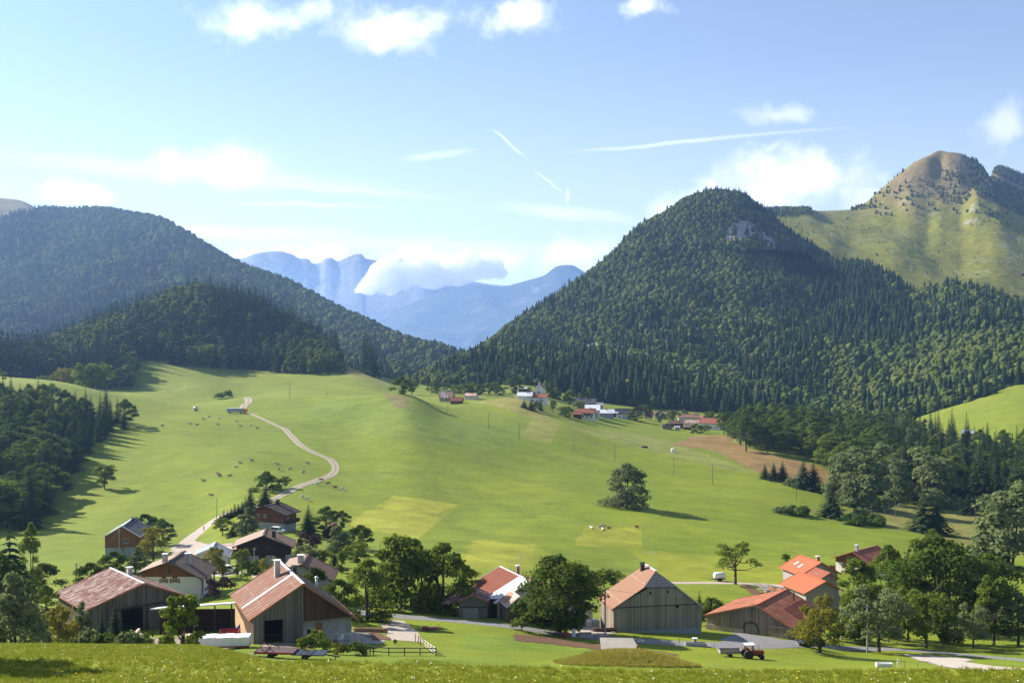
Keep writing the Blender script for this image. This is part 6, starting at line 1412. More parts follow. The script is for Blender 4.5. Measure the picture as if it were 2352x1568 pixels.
MB().box(-1.4,1.4,-1.1,-.65,.05,.7).box(-1.4,1.4,.65,1.1,.05,.7).build('tracks',M['black'],e); b=MB().box(-1.4,1.0,-1.05,1.05,.75,1.5).build('body',ORNG,e); MB().box(.0,1.1,-1.0,-.15,1.5,2.5).build('cab',ORNG,e)
MB().bar((.9,.3,1.3),(2.6,.3,2.9),.3).bar((2.6,.3,2.9),(3.6,.3,1.5),.22).build('arm',ORNG,e); MB().cbox((3.6,.3,1.1),(.6,.8,.7)).build('bucket',M['black'],e)
# far trailers on the left meadow
p=at(541,949); e=empty('cattle_trailer',p,R(4),'long grey livestock trailer with white roof at the end of the farm track','trailer')
MB().box(-5,4.4,-1.25,1.25,.7,3.0).build('box',STEEL,e); MB().box(-5.05,4.45,-1.3,1.3,3.0,3.14).build('roof',WPAINT,e)
for x in(-3.4,3.0):
    for s in(-1,1): wheel(e,x,s*1.1,.42,.25)
p=at(561,949); e=empty('farm_container',p,R(4),'orange box trailer right of the long grey livestock trailer','trailer')
MB().box(-1.9,1.9,-1.2,1.2,.6,2.6).build('box',ORNG,e)
for s in(-1,1): wheel(e,0,s*1.05,.42,.25)
p=at(450,944); e=empty('water_tank',p,R(0),'round grey water tank trailer alone on the left meadow','tank')
MB().lathe((0,0,1.6),[(.2,-1.3),(1.0,-1.2),(1.25,-.9),(1.25,.9),(1.0,1.2),(.2,1.3)],14,0,'x').build('tank',M['metal'],e,smooth=True)
for s in(-1,1): wheel(e,0,s*1.0,.4,.2)
# ---------------------------------------------------------------- yard things
p=uy(443,238); e=empty('silo_tank',p,0,'standing cylindrical metal tank beside the garage','tank')
q=MB().tube((0,0,-1),(0,0,4.4),.9,.9,16).build('tank',M['metal'],e,smooth=False); m=MB()
for z in(1.2,2.4,3.6): m.lathe((0,0,z),[(.9,-.05),(.94,-.05),(.94,.05),(.9,.05)],16)
m.build('hoop',M['chim'],q); MB().lathe((0,0,4.4),[(.95,0),(.95,.1),(.2,.4)],16).build('lid',M['metal'],e)
def yat(x,y): return (x,y,ground(x,y))
e=empty('block_wall',yat(-49.2,146),R(6),'cream block wall stub with small barred opening in the yard','wall'); wall_panel(MB(),lambda s,d,z:(s,d,z),-1.3,1.6,-1.5,lambda a:2.1 if a<.2 else 1.5,[(-.3,.4,.2,1.2)],.3).box(-1.3,-1.0,.3,3.4,-1.5,2.0).build('wall',CREAMB,e); MB().box(-1.45,-.6,-.1,.45,2.1,2.25).build('coping',M['brick'],e)
e=empty('firewood_heap',yat(-46.6,147.5),0,'heap of split yellow firewood beside the cream wall','firewood')
m=MB(); rr=random.Random(3)
for i in range(46):
    a=Vector((rr.gauss(0,1.0),rr.gauss(0,.7),0)); z=max(.08,1.5-a.length*.8)*rr.uniform(.2,1); d=Vector((rr.uniform(-1,1),rr.uniform(-1,1),rr.uniform(-.4,.4))).normalized()*.35; m.bar(a+Vector((0,0,z))-d,a+Vector((0,0,z))+d,.16)
m.build('logs',M['tan_plank'],e)
e=empty('tipping_box',yat(-38.6,150),R(8),'red steel tipping box standing in the yard','box'); MB().box(-1.25,1.25,-.8,-.74,.3,1.35).box(-1.25,1.25,.74,.8,.3,1.35).box(-1.25,-1.19,-.74,.74,.3,1.35).box(1.19,1.25,-.74,.74,.3,1.35).box(-1.25,1.25,-.8,.8,.2,.3).build('box',RED,e); MB().box(-1,-.8,-.5,.5,-.5,.2).box(.8,1,-.5,.5,-.5,.2).build('skid',M['black'],e)
e=tag(MB().add([(-1.2,-.8,0),(1.2,-.8,0),(1.2,.8,0),(-1.2,.8,0),(-.75,-.5,1.1),(.9,-.6,1.0),(.95,.5,1.5),(-.5,.5,1.3),(.1,-.2,2.1),(.75,-.1,2.5),(.8,.3,2.4),(.2,.3,2.2)],[(0,1,5,4),(1,2,6,5),(2,3,7,6),(3,0,4,7),(4,5,9,8),(5,6,10,9),(6,7,11,10),(7,4,8,11),(8,9,10,11),(3,2,1,0)]).build('tarp_cover',BLUE),'machine wrapped in bright blue tarpaulin in the yard','tarp'); e.location=yat(-37.8,153.5)
e=empty('flat_wagon',yat(-36.7,139.5),R(4),'long low wagon carrying the white wrapped stack before the central barn','wagon'); MB().box(-5.2,3.4,-1.1,1.1,.55,.72).build('bed',DRED,e)
for x in(-3.6,-2.6,2.0):
    for s in(-1,1): wheel(e,x,s*.85,.3,.2)
x0,y0,z0=yat(-36.7,139.5)
e=empty('wrapped_stack',(x0,y0,z0+.73),R(4),'long stack wrapped in bright white sheet on the low wagon','stack'); m=MB()
for i in range(6): m.box(-2.9+i*1.05,-2.9+i*1.05+1.03,-1,1,0,1.05+.05*(i%2))
m.build('sheet',PLASTW,e)
for i,(a,l) in enumerate(((-4.65,'left cream crate on the low wagon'),(-3.55,'cream crate between the left crate and the white stack'))):
    e=empty('crate',(x0+a*math.cos(R(4)),y0+a*math.sin(R(4)),z0+.73),R(4),l,'crate','cream crates on the wagon'); MB().box(-.5,.5,-.9,.9,0,1.2).build('box',CREAMB,e); MB().box(-.5,.5,-.95,-.905,.5,.6).box(-.5,.5,-.95,-.905,.1,.2).build('strap',M['black'],e)
for i,(x,y,l) in enumerate(((-48.4,131,'shiny black wrapped bale at the right of the crest scrub'),(-50.4,131.5,'black wrapped bale left of the shiny one'))):
    e=MB().lathe((0,0,.75),[(.5,-.65),(.78,-.6),(.82,-.4),(.82,.4),(.78,.6),(.5,.65)],16,0,'x').build('wrapped_bale',BALE,smooth=True); e.location=yat(x,y); tag(e,l,'bale','black wrapped bales')
car('parked_car','pale car half hidden by scrub before the rusty barn doorway',yat(-54.0,143),R(20),WPAINT,L=4.0,prof=VANP,glass=[[(-1.9,1.15),(-1.8,1.7),(-.6,1.7),(-.6,1.15)],[(-.5,1.15),(-.5,1.7),(.5,1.68),(.9,1.15)]])
e=tag(MB().cbox((0,0,.12),(5.0,.25,.1)).cbox((.3,.35,.22),(4.6,.25,.1),rz=.08).cbox((-.2,-.3,.14),(4.8,.25,.1),rz=-.06).cbox((.6,.05,.32),(4.2,.3,.1),rz=.15).build('board_pile',M['tan_plank']),'pile of fresh pine boards before the yard shed','lumber'); e.location=yat(-34.5,153)
e=tag(MB().lathe((0,0,.3),[(.28,-.35),(.3,-.3),(.3,.3),(.28,.35)],12,0,'x').build('log_block',M['tan_plank']),'short cut log lying on the yard grass','log'); e.location=yat(-34,147.5)
e=tag(MB().blob((0,0,.5),(1.2,.7,.6),0,10,4,.25).build('debris_sack',plain('white_sack',(.66,.64,.62),.7,.2)),'white sacks lying on the crest at the far left','sack'); e.location=uy(112,132)
e=tag(MB().blob((0,0,.35),(.9,.5,.5),0,10,5,.25).build('red_bag',RED),'red plastic bag lying by the maple foot','bag'); e.location=uy(400,106)
# garden: rail fence, swing, chair, low wall, terrace
FW=plain('fence_timber',(.16,.12,.09),.9,.2); FWL=plain('pale_fence_timber',(.52,.46,.38),.9,.15)
def railfence(name,pts,label,h=1.0,mat=FW,rails=(.45,.95)):
    P=[at(*q) for q in pts]; x,y,z=P[0]; e=empty(name,P[0],0,label,'fence')
    Q=[Vector((p[0]-x,p[1]-y,p[2]-z)) for p in P]
    for q in Q: MB().box(q.x-.06,q.x+.06,q.y-.06,q.y+.06,q.z-.4,q.z+h).build('post',FW,e)
    for r_ in rails:
        m=MB()
        for a,b in zip(Q,Q[1:]): m.bar(a+Vector((0,-.08,r_)),b+Vector((0,-.08,r_)),.05,.12)
        m.build('rail',mat,e)
    return e
railfence('rail_fence',[(850,1503),(858,1503),(893,1505),(929,1505),(965,1505),(1001,1505)],'low dark rail fence along the lower garden edge')
railfence('rail_fence',[(1001,1505),(994,1500),(987,1495),(980,1490),(975,1485)],'pale topped rail fence turning up the garden side',1.05,FWL,(.3,.62,.95))
for i,(a,b) in enumerate(((966,1482),(961,1478),(954,1473))):
    e=tag(MB().box(-.05,.05,-.05,.05,-.4,1.1).build('fence_post',FW),('upper','middle','lower')[2-i]+' of three bare posts beside the gravel drive','post','bare garden posts'); e.location=at(a,b)
e=empty('swing_frame',at(797,1481),R(4),'low wooden swing frame on the terrace edge','swing'); m=MB().bar((-1.9,0,1.5),(1.6,0,1.5),.09)
m.build('top_beam',FWL,e)
for a in(-1.9,.5,1.6):
    MB().bar((a-.15,-.2,-.2),(a,0,1.5),.08).bar((a+.05,.3,-.2),(a,0,1.5),.08).build('leg',FWL,e)
MB().box(.75,1.35,-.15,.15,.35,.4).bar((.8,0,.4),(.8,0,1.5),.02).bar((1.3,0,.4),(1.3,0,1.5),.02).build('seat',PLASTW,e)
e=empty('garden_chair',(-23.0,147.6,ground(-23.0,147.6)+.02),R(150),'white plastic garden chair by the masonry barn wall','chair')
MB().box(-.25,.25,-.25,.25,.42,.47).build('seat',PLASTW,e); MB().add([(-.25,-.27,.45),(.25,-.27,.45),(.22,-.38,1.0),(-.22,-.38,1.0),(-.25,-.23,.45),(.25,-.23,.45),(.22,-.34,1.0),(-.22,-.34,1.0)],[(0,1,2,3),(7,6,5,4),(0,3,7,4),(1,5,6,2),(3,2,6,7)]).build('backrest',PLASTW,e)
for a in(-.22,.22):
    for b in(-.22,.22): MB().bar((a,b,0),(a,b,.43),.05).build('leg',PLASTW,e)
    MB().bar((a*1.1,-.27,.66),(a*1.1,.22,.66),.05,.03).bar((a*1.1,.22,.45),(a*1.1,.22,.66),.04).build('armrest',PLASTW,e)
P=[at(812,1450),at(850,1450),at(884,1452)]; m=MB()
for a,b in zip(P,P[1:]): m.bar(Vector(a)+Vector((0,0,.2)),Vector(b)+Vector((0,0,.2)),.3,.7)
tag(m.build('low_wall',M['brick']),'low brick edging wall along the small lawn','wall')
e=tag(MB().box(-.28,.28,-.28,.28,-.3,.75).build('gate_post',M['brick']),'stubby pillar at the right end of the low wall','pillar'); e.location=at(886,1453)
# fountain, barrel, troughs, containers
e=empty('fountain',at(1332,1463),R(3),'stone fountain with white pillar and trough by the road','fountain'); MB().box(-1.3,-.75,-.3,.3,-.3,1.45).build('pillar',PLASTW,e); MB().box(-2.0,2.2,-.6,.6,-.4,.22).build('plinth',M['conc'],e)
m=MB().box(-.2,1.9,-.5,.5,.22,.3).box(-.2,1.9,-.5,-.4,.3,.72).box(-.2,1.9,.4,.5,.3,.72).box(-.2,-.1,-.4,.4,.3,.72).box(1.8,1.9,-.4,.4,.3,.72); m.build('trough',M['conc'],e); MB().tube((-.8,0,1.1),(.1,0,.95),.04,.04,6).build('spout',STEEL,e)
e=tag(MB().lathe((0,0,0),[(.34,0),(.37,.1),(.37,.4),(.4,.42),(.37,.44),(.37,.9),(.34,.98)],14).build('barrel',RED),'bright red barrel on the grass beside the fountain','barrel'); e.location=at(1299,1463)
e=empty('water_trough',at(1598,1483),R(2),'dark cattle trough with white topped pillar on the field edge','trough'); m=MB().box(-1.7,1.7,-.45,.45,0,.1).box(-1.7,1.7,-.45,-.38,.1,.55).box(-1.7,1.7,.38,.45,.1,.55).box(-1.7,-1.63,-.38,.38,.1,.55).box(1.63,1.7,-.38,.38,.1,.55); m.build('trough',STEEL,e); q=MB().box(-.25,.25,.5,.9,-.3,1.0).build('pillar',M['conc'],e); MB().box(-.4,.4,.4,1.0,1.0,1.12).build('cap',PLASTW,q)
e=tag(MB().box(-1.1,1.1,-.4,.4,.08,.15).box(-1.1,1.1,-.4,-.34,.15,.6).box(-1.1,1.1,.34,.4,.15,.6).box(-1.1,-1.04,-.34,.34,.15,.6).box(1.04,1.1,-.34,.34,.15,.6).box(-.9,-.7,-.3,.3,-.2,.08).box(.7,.9,-.3,.3,-.2,.08).build('water_trough',PLASTW),'white trough alone on the right hand grass slope','trough'); e.location=at(2030,1531)
for i,(a,b,l) in enumerate(((1352,1439,'left white caged tank beside the half hipped barn'),(1366,1436,'right white caged tank nearest the barn wall'))):
    e=empty('tank_container',at(a,b),R(8+5*i),l,'tank','white caged tanks'); MB().box(-.52,.52,-.52,.52,.16,1.15).build('tank',PLASTW,e); m=MB()
    for z in(.25,.55,.85,1.12): 
        for s in(-1,1): m.bar((-.56,s*.56,z),(.56,s*.56,z),.03); m.bar((s*.56,-.56,z),(s*.56,.56,z),.03)
    for t in(-.56,-.2,.2,.56):
        for s in(-1,1): m.bar((t,s*.56,.16),(t,s*.56,1.15),.03); m.bar((s*.56,t,.16),(s*.56,t,1.15),.03)
    m.build('cage',STEEL,e); MB().box(-.55,.55,-.55,.55,0,.14).build('pallet',WOODP,e)
e=empty('log_rack',at(1386,1450),R(12),'stack of long red brown poles by the barn corner','timber'); m=MB()
for i in range(9): m.tube((-2.4+.1*i,-.5+.25*(i%4),.15+.25*(i//4)),(2.2,-.5+.25*(i%4),.2+.25*(i//4)),.11,.09,7)
m.build('poles',M['brown_plank'],e)
e=tag(MB().box(-.06,.06,-.06,.06,-.3,2.6).build('white_post',PLASTW),'upright white post at the barn corner','post'); e.location=at(1379,1446)
# buried tank house with sloping roof, and its vent
p=uy(1412,145); e=empty('cistern_hut',(p[0],p[1],p[2]),R(-4),'small concrete hut with broad flat roof sunk into the grass mound','hut')
wall_panel(MB(),lambda s,d,z:(s,d,z),-1.4,2.4,-2.5,lambda a:1.0,[(.2,.9,.2,.75)],.25).box(-1.4,-1.15,.25,5.0,-2.5,1.0).build('wall',M['cream'],e)
MB().slab([(-1.7,-.4,1.02),(3.6,-.4,1.02),(2.6,5.6,1.5),(-1.9,5.6,1.5)],.2).build('roof',CONC,e)
e=empty('vent_pipe',(15.6,136.4,ground(15.6,136.4)),0,'short rusty vent pipe on top of the grass mound','pipe'); MB().tube((0,0,-.2),(0,0,.55),.1,.1,8).build('pipe',M['rustedge'],e); MB().lathe((0,0,.55),[(.22,0),(.22,.12),(.05,.25)],10).build('cap',M['rustedge'],e)
# fence stakes on the near slope
for i,(a,b,h) in enumerate(((1620,1490,.9),(1560,1478,.9),(1640,1489,.9),(2078,1533,1.0),(2055,1528,.8),(2108,1536,.9),(2163,1541,.9),(2220,1545,.9),(2325,1551,1.0),(1585,1552,.8),(1582,1544,.8),(1240,1462,1.0),(2310,1513,1.6),(1345,1508,.8))):
    e=tag(MB().tube((0,0,-.3),(.03,0,h),.05,.04,6).build('fence_stake',FW),'thin wooden fence stake on the near grass slope','stake','thin stakes on the near slope'); e.location=at(a,b)
e=empty('trestle',at(2063,1530),.3,'leaning wooden trestle on the right hand grass slope','trestle')
for a in(-.3,.3): MB().bar((a,-.3,-.1),(a*.3,0,1.2),.08).build('leg',FWL,e)
MB().bar((-.3,0,.6),(.3,0,.6),.07).build('brace',FWL,e)
e=empty('board_fence',at(1921,1311),R(-15),'bright orange board screen left of the maroon chalet','fence'); MB().box(-1.9,1.9,-.05,.05,-.4,1.7).build('panel',M['orange_plank'],e)
for a in(-1.9,0,1.9): MB().box(a-.08,a+.08,.06,.18,-.5,1.8).build('post',FW,e)
e=empty('woodpile',at(1952,1318),R(-45),'stacked firewood along the maroon chalet front','firewood'); m=MB()
for i in range(54): m.tube((-2.6+.3*(i%18),-.3,.15+.28*(i//18)),(-2.6+.3*(i%18),.3,.15+.28*(i//18)),.14,.14,6)
m.build('logs',M['tan_plank'],e)
e=tag(MB().blob((0,0,.4),(1.6,1.2,.9),0,10,2,.2).build('boulder',plain('grey_boulder',(.36,.33,.30),.95,.25,1.5)),'pale boulder on the lawn behind the yard shed','boulder'); e.location=uy(442,200)
e=tag(MB().blob((0,0,.9),(2.6,1.8,1.5),0,12,8,.2).build('earth_heap',SOIL),'brown earth heap on the forecourt by the low barn ridge','heap'); e.location=uy(1752,262)
e=tag(MB().box(-.6,.6,-.5,.5,0,1.0).lathe((0,0,1.0),[(.75,0),(.6,.3),(.1,.5)],10).build('bale_feeder',PLASTW),'white topped feeder in the far meadow by the marsh','feeder'); e.location=at(1545,1038); e.scale=(1.6,1.6,1.6)
e=tag(MB().blob((0,0,.4),(2.0,1.2,.7),0,10,3,.2).build('tarp_heap',NAVY),'dark blue tarpaulin heap far out in the village meadow','tarp'); e.location=at(1480,1028)
# chairlift pylons on the bare mountain
for i,(zx,zy0,zy1,dY) in enumerate(((155,700,740,2500),(322,812,846,2450),(475,812,838,2450),(565,805,850,2450),(685,858,893,2400),(937,948,978,2300),(1080,1070,1112,2150),(1187,1112,1142,2120),(1228,1185,1222,2080),(1895,862,908,2450),(1912,975,1010,2300))):
    u=1764+zx*.30434; vb=287+zy1*.30434; vt=287+zy0*.30434; best=None
    for Y in np.arange(2000,3300,12.0):
        z=float(M4.z(u,Y)); 
        if VH-(z-CAMZ)/Y*F<=vb: best=(Y,z); break
    if not best: continue
    Y,z=best; h=max(8,(vb-vt)/F*Y); e=empty('lift_pylon',((u-UC)/F*Y,Y,z),R(30),'pale chairlift pylon on the bare mountain slope','pylon','chairlift pylons on the bare slope')
    MB().tube((0,0,-2),(0,0,h),.5,.35,6).build('mast',M['metal'],e); MB().bar((-3.2,0,h-.4),(3.2,0,h-.4),.6).build('crossarm',M['metal'],e)
for i,(zx,zy) in enumerate(((1925,1150),)):
    u=1764+zx*.30434; vb=287+zy*.30434
    for Y in np.arange(2000,3300,12.0):
        z=float(M4.z(u,Y))
        if VH-(z-CAMZ)/Y*F<=vb: break
    e=empty('mountain_hut',((u-UC)/F*Y,Y,z),R(10),'small dark mountain hut at the right edge below the peak','hut'); MB().box(-4,4,-3,3,-2,4).build('wall',M['dark_plank'],e); MB().slab([(-5,-3.6,3.6),(0,-3.6,6),(0,3.6,6),(-5,3.6,3.6)],.3).slab([(0,-3.6,6),(5,-3.6,3.6),(5,3.6,3.6),(0,3.6,6)],.3).build('roof',M['darktile'],e)
# ---------------------------------------------------------------- cattle and the walker
def skinned(name, joints, bones, mats, matfn=None, sub=1):
    """one continuous body grown round a skeleton; joints: name -> (x,y,z,radius)"""
    me=bpy.data.meshes.new(name); ks=list(joints); ix={k:i for i,k in enumerate(ks)}
    me.from_pydata([joints[k][:3] for k in ks],[(ix[a],ix[b]) for a,b in bones],[])
    o=bpy.data.objects.new(name,me); COLL.objects.link(o); md=o.modifiers.new('skin','SKIN'); sm=o.modifiers.new('sub','SUBSURF'); sm.levels=sub; sm.render_levels=sub
    for i,k in enumerate(ks):
        r=joints[k][3]; me.skin_vertices[0].data[i].radius=(r,joints[k][4] if len(joints[k])>4 else r); me.skin_vertices[0].data[i].use_root=(i==0)
    dg=bpy.context.evaluated_depsgraph_get(); ev=bpy.data.meshes.new_from_object(o.evaluated_get(dg)); bpy.data.objects.remove(o)
    ev.name=name; ev.materials.clear()
    for x in mats: ev.materials.append(x)
    if matfn: ev.polygons.foreach_set('material_index',[matfn(p.center) for p in ev.polygons])
    ev.polygons.foreach_set('use_smooth',[True]*len(ev.polygons)); return ev
def hide_mat(name,c,white=.5,seed=0):
    m,n=new_mat(name); p=n.vmath('ADD',n.coord(),(seed*3.3,seed*1.7,0)); x=n('ShaderNodeSeparateXYZ',i0=n.coord())
    a=n.noise(p,1.1,2,.4); low=n.rng(x.outputs[2],.35,.75,.35,0); hd=n.rng(x.outputs[0],1.0,1.25,0,.6)
    k=n.math('GREATER_THAN',n.math('ADD',n.math('ADD',a,low),hd),1.0-white)
    return finish(m,n,n.mix(k,c,(.62,.57,.50)),.8)
def cow_joints(lying, graze):
    z=.0 if not lying else -.62
    J={'pel':(-.55,0,1.08+z,.30,.34),'mid':(0,0,1.02+z,.34,.38),'sho':(.5,0,1.08+z,.29,.35),'nk':(.85,0,1.22+z,.17,.2)}
    if graze: J['pol']=(1.2,0,.72+z,.13); J['head']=(1.32,0,.45+z,.12); J['muz']=(1.36,0,.18+z,.085)
    else: J['pol']=(1.12,.05,1.48+z,.13); J['head']=(1.32,.08,1.42+z,.12); J['muz']=(1.58,.1,1.28+z,.085)
    J['tb']=(-.88,0,1.22+z,.06); J['tm']=(-1.0,0,.8+z*.6,.03); J['tt']=(-.98,.02,.42+z*.2,.045)
    for s,k in((1,'l'),(-1,'r')):
        if lying:
            J['h1'+k]=(-.5,s*.3,.32,.2); J['h2'+k]=(-.1,s*.42,.16,.11); J['h3'+k]=(-.55,s*.46,.08,.06)
            J['f1'+k]=(.5,s*.26,.3,.15); J['f2'+k]=(.75,s*.28,.12,.08); J['f3'+k]=(.4,s*.3,.07,.05)
        else:
            J['h1'+k]=(-.52,s*.22,.75,.17); J['h2'+k]=(-.68,s*.22,.48,.075); J['h3'+k]=(-.6,s*.22,.04,.06)
            J['f1'+k]=(.48,s*.2,.72,.13); J['f2'+k]=(.5,s*.2,.4,.07); J['f3'+k]=(.48,s*.2,.04,.06)
        if graze: J['e'+k]=(1.18,s*.22,.78+z,.035)
        else: J['e'+k]=(1.1,s*.24,1.5+z,.035)
    B=[('pel','mid'),('mid','sho'),('sho','nk'),('nk','pol'),('pol','head'),('head','muz'),('pel','tb'),('tb','tm'),('tm','tt')]
    for k in 'lr': B+=[('pel','h1'+k),('h1'+k,'h2'+k),('h2'+k,'h3'+k),('sho','f1'+k),('f1'+k,'f2'+k),('f2'+k,'f3'+k),('pol','e'+k)]
    return J,B
HB=[hide_mat('brown_white_hide',(.24,.075,.03),.32,1),hide_mat('red_brown_hide',(.30,.10,.04),.2,2),hide_mat('mostly_white_hide',(.28,.10,.045),.62,3),hide_mat('black_white_hide',(.025,.022,.02),.34,4)]
COWM={}
for pose,(l,g) in dict(lying=(1,0),grazing=(0,1),standing=(0,0)).items():
    J,B=cow_joints(l,g); base=skinned('cow_'+pose,J,B,[HB[0]])
    for i,h in enumerate(HB):
        c=base.copy(); c.materials[0]=h; COWM[pose,i]=c
CL={'lying':'lying','grazing':'grazing','standing':'standing'}; CC=['brown and white','reddish brown','mostly white','black and white']
def cow(u,v,pose,h,rz,where,grp):
    p=at(u,v); o=obj('cow',COWM[pose,h],None,(p[0],p[1],p[2]+.0),R(rz)); tag(o,f'{CC[h]} cow {pose} {where}','cow',grp)
UP=[(95,1150,'grazing',3,200,'alone left of the upper herd'),(305,1125,'lying',0,185,'leftmost in the upper herd'),(355,1131,'lying',1,20,'second from left in the upper herd'),(405,1090,'lying',1,190,'high on the left of the upper herd'),(440,1073,'lying',3,0,'nearest below the round water tank'),(520,1086,'lying',2,30,'directly below the grey livestock trailer left end'),
 (512,1129,'lying',0,200,'in the middle of the upper herd'),(658,1109,'lying',3,180,'just below the orange box trailer'),(682,1142,'lying',0,195,'low right of centre in the upper herd'),(755,1133,'lying',2,10,'second from right in the upper herd'),(810,1157,'lying',1,185,'rightmost in the upper herd')]
for a,b,po,h,rz,wh in UP: cow(344.5+a*.30434,631.6+b*.30434,po,h,rz,wh,'upper herd on the left meadow')
LO=[(682,1420,'lying',0,190,'upper left in the lower herd'),(768,1402,'lying',1,200,'topmost in the lower herd'),(650,1448,'lying',2,180,'below the upper left cow of the lower herd'),(515,1502,'lying',0,170,'of the close pair at the left of the lower herd'),(527,1518,'lying',1,185,'front one of the close left pair in the lower herd'),(598,1517,'lying',0,15,'right of the close pair in the lower herd'),(405,1553,'lying',1,190,'far left in the lower herd'),
 (962,1429,'lying',0,195,'near the track bend left of the rightmost cow'),(975,1476,'standing',1,100,'upright among lying cows near the track bend'),(1052,1467,'lying',3,10,'right of the upright cow near the track bend'),(1152,1492,'lying',3,5,'nearest the track bend in the lower herd'),(1190,1420,'lying',0,190,'rightmost in the lower herd')]
for a,b,po,h,rz,wh in LO: cow(344.5+a*.30434,631.6+b*.30434,po,h,rz,wh,'lower herd on the left meadow')
cow(485,1138,'lying',1,170,'alone above the lane pole','lower herd on the left meadow')
for a,b,po,h,rz,wh in ((915,48,'grazing',0,185,'rear one of the pair below the track bend'),(895,75,'grazing',2,180,'front one of the pair below the track bend'),(965,76,'grazing',0,30,'right of the pair below the track bend'),(1020,105,'grazing',0,60,'second from right below the track bend'),(1075,112,'grazing',2,250,'rightmost below the track bend'),(775,175,'grazing',2,250,'left of two beside the track start'),(808,192,'grazing',2,60,'right of two beside the track start')):
    cow(459.4+a*.30434,1091+b*.30434,po,h,rz,wh,'cows right of the farm track')
for a,b,po,h,rz,wh in ((1258,402,'lying',2,120,'leftmost in the meadow centre herd'),(1330,398,'lying',1,200,'left rear one of the close four in the meadow centre'),(1352,387,'lying',0,170,'top one of the close four in the meadow centre'),(1385,402,'lying',1,5,'right one of the close four in the meadow centre'),(1342,413,'lying',2,100,'front one of the close four in the meadow centre'),(1597,406,'grazing',1,215,'alone right of the meadow centre herd')):
    cow(976.2+a*.30434,1091+b*.30434,po,h,rz,wh,'cows in the meadow centre')
# walker on the lane
J={'pel':(0,0,.95,.15,.12),'ch':(0,.02,1.28,.18,.13),'nk':(0,.02,1.48,.06),'hd':(0,.04,1.62,.10,.12),'tp':(0,.04,1.74,.07)}
B=[('pel','ch'),('ch','nk'),('nk','hd'),('hd','tp')]
for s,k,f in((1,'l',.22),(-1,'r',-.2)):
    J['sh'+k]=(s*.2,.02,1.42,.065); J['el'+k]=(s*.27,-f*.5,1.14,.048); J['ha'+k]=(s*.26,-f*.9+.12,.92,.035)
    J['hp'+k]=(s*.1,0,.88,.1); J['kn'+k]=(s*.11,f*.6+.06,.48,.07); J['an'+k]=(s*.11,f,.1,.048); J['to'+k]=(s*.11,f+.16,.05,.04)
    B+=[('ch','sh'+k),('sh'+k,'el'+k),('el'+k,'ha'+k),('pel','hp'+k),('hp'+k,'kn'+k),('kn'+k,'an'+k),('an'+k,'to'+k)]
SKIN=plain('skin',(.45,.27,.19),.7,.1); SHIRT=plain('pale_shirt',(.62,.62,.64),.85,.1); TRS=plain('grey_trousers',(.16,.16,.18),.85,.15); HAIR=plain('brown_hair',(.06,.04,.025),.8,.2)
pm=skinned('person',J,B,[SKIN,SHIRT,TRS,HAIR],lambda c: 3 if c.z>1.68 else (0 if c.z>1.46 or (abs(c.x)>.21 and c.z<1.05) else (1 if c.z>.95 else 2)))
tag(obj('person',pm,None,at(468,1219),R(200)),'walker in pale shirt and grey trousers coming along the lane','person')
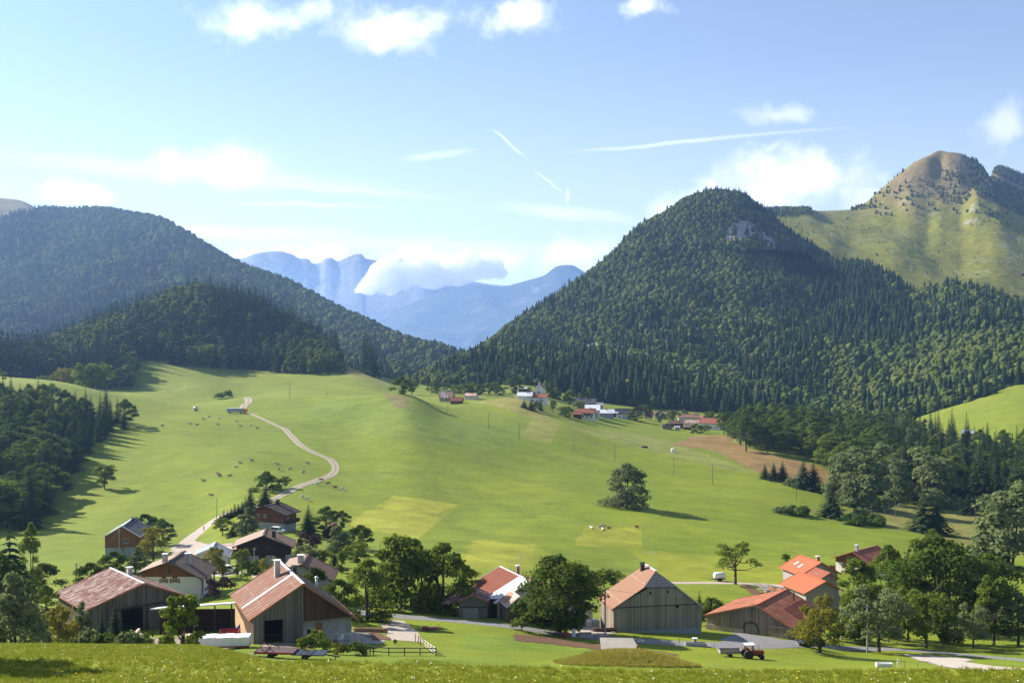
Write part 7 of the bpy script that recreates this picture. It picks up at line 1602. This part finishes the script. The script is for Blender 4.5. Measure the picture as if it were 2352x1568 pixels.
# ---------------------------------------------------------------- grass and flowers on the near slope
def near_grass():
    rg=np.random.default_rng(9); def_=[]
    rg=np.random.default_rng(9)
    tufts=[]
    for i in range(4):
        V=[];Fs=[]
        for b in range(16):
            a=rg.uniform(0,6.28); r=rg.uniform(0,.16); x,y=r*math.cos(a),r*math.sin(a); h=rg.uniform(.07,.19); l=rg.normal(size=2)*.08; w=.014; d=rg.uniform(0,6.28); wx,wy=w*math.cos(d),w*math.sin(d); k=len(V)
            V+=[(x-wx,y-wy,-.03),(x+wx,y+wy,-.03),(x+l[0]+wx*.4,y+l[1]+wy*.4,h),(x+l[0]-wx*.4,y+l[1]-wy*.4,h)]; Fs.append((k,k+1,k+2,k+3))
        tufts.append(np_mesh('tuft%d'%i,V,Fs,[GRM]))
    V=[(-.03,-.03,.16),(.03,-.03,.16),(.03,.03,.18),(-.03,.03,.18)]; tufts.append(np_mesh('tuft8',V,[(0,1,2,3)],[plain('yellow_petal',(.75,.50,.02),.8,.1)])); tufts.append(np_mesh('tuft9',V,[(0,1,2,3)],[plain('white_petal',(.75,.74,.68),.8,.1)]))
    c=proto_set('grass_tuft',tufts); N_=190000
    y=rg.uniform(27,128,N_); u=rg.uniform(-40,2400,N_); x=(u-UC)/F*np.maximum(y,60); z=ground_uy(u,y)
    keep=fbm(x,y,5,3,3)>.22+.35*np.clip((y-70)/55,0,1)+.1*rg.uniform(size=len(x)); x,y,z=x[keep],y[keep],z[keep]; n_=len(x)
    k=rg.integers(0,4,n_); fl=rg.uniform(size=n_); k[fl<.035]=4; k[(fl>.035)&(fl<.055)]=5
    scatter('meadow_grass',np.stack([x,y,z],1),rg.uniform(.35,.8,n_),k,c,'tufted grass with yellow flowers on the near slope','grass',seed=12)
    # dry taller grass on the mound
    n_=5200; a=rg.uniform(0,6.28,n_); r=np.sqrt(rg.uniform(0,1,n_)); x=14.4+9*r*np.cos(a); y=137+8.2*r*np.sin(a); z=np.array([ground(p,q) for p,q in zip(x,y)])
    tf=[]
    for i in range(3):
        V=[];Fs=[]
        for b in range(18):
            q=rg.uniform(0,6.28); rr=rg.uniform(0,.25); X,Yy=rr*math.cos(q),rr*math.sin(q); h=rg.uniform(.12,.3); l=rg.normal(size=2)*.14; d=rg.uniform(0,6.28); wx,wy=.02*math.cos(d),.02*math.sin(d); k=len(V)
            V+=[(X-wx,Yy-wy,-.05),(X+wx,Yy+wy,-.05),(X+l[0]+wx*.4,Yy+l[1]+wy*.4,h),(X+l[0]-wx*.4,Yy+l[1]-wy*.4,h)]; Fs.append((k,k+1,k+2,k+3))
        tf.append(np_mesh('dry%d'%i,V,Fs,[GRD]))
    scatter('mound_grass',np.stack([x,y,z],1),rg.uniform(.7,1.3,n_),rg.integers(0,3,n_),proto_set('dry_tuft',tf),'long yellowing grass covering the round mound','grass',seed=13)
def blade_mat(name,c,c2):
    m,n=new_mat(name); oi=n('ShaderNodeObjectInfo').outputs['Random']; col=n.mix(oi,c,c2); d=n('ShaderNodeBsdfDiffuse',Color=col); t=n('ShaderNodeBsdfTranslucent',Color=col); s=n('ShaderNodeMixShader',i0=.4,i1=d,i2=t); n('ShaderNodeOutputMaterial',Surface=s); return m
GRM=blade_mat('grass_blade',(.17,.215,.014),(.30,.31,.05)); GRD=blade_mat('dry_grass_blade',(.24,.24,.03),(.42,.35,.09))
near_grass()
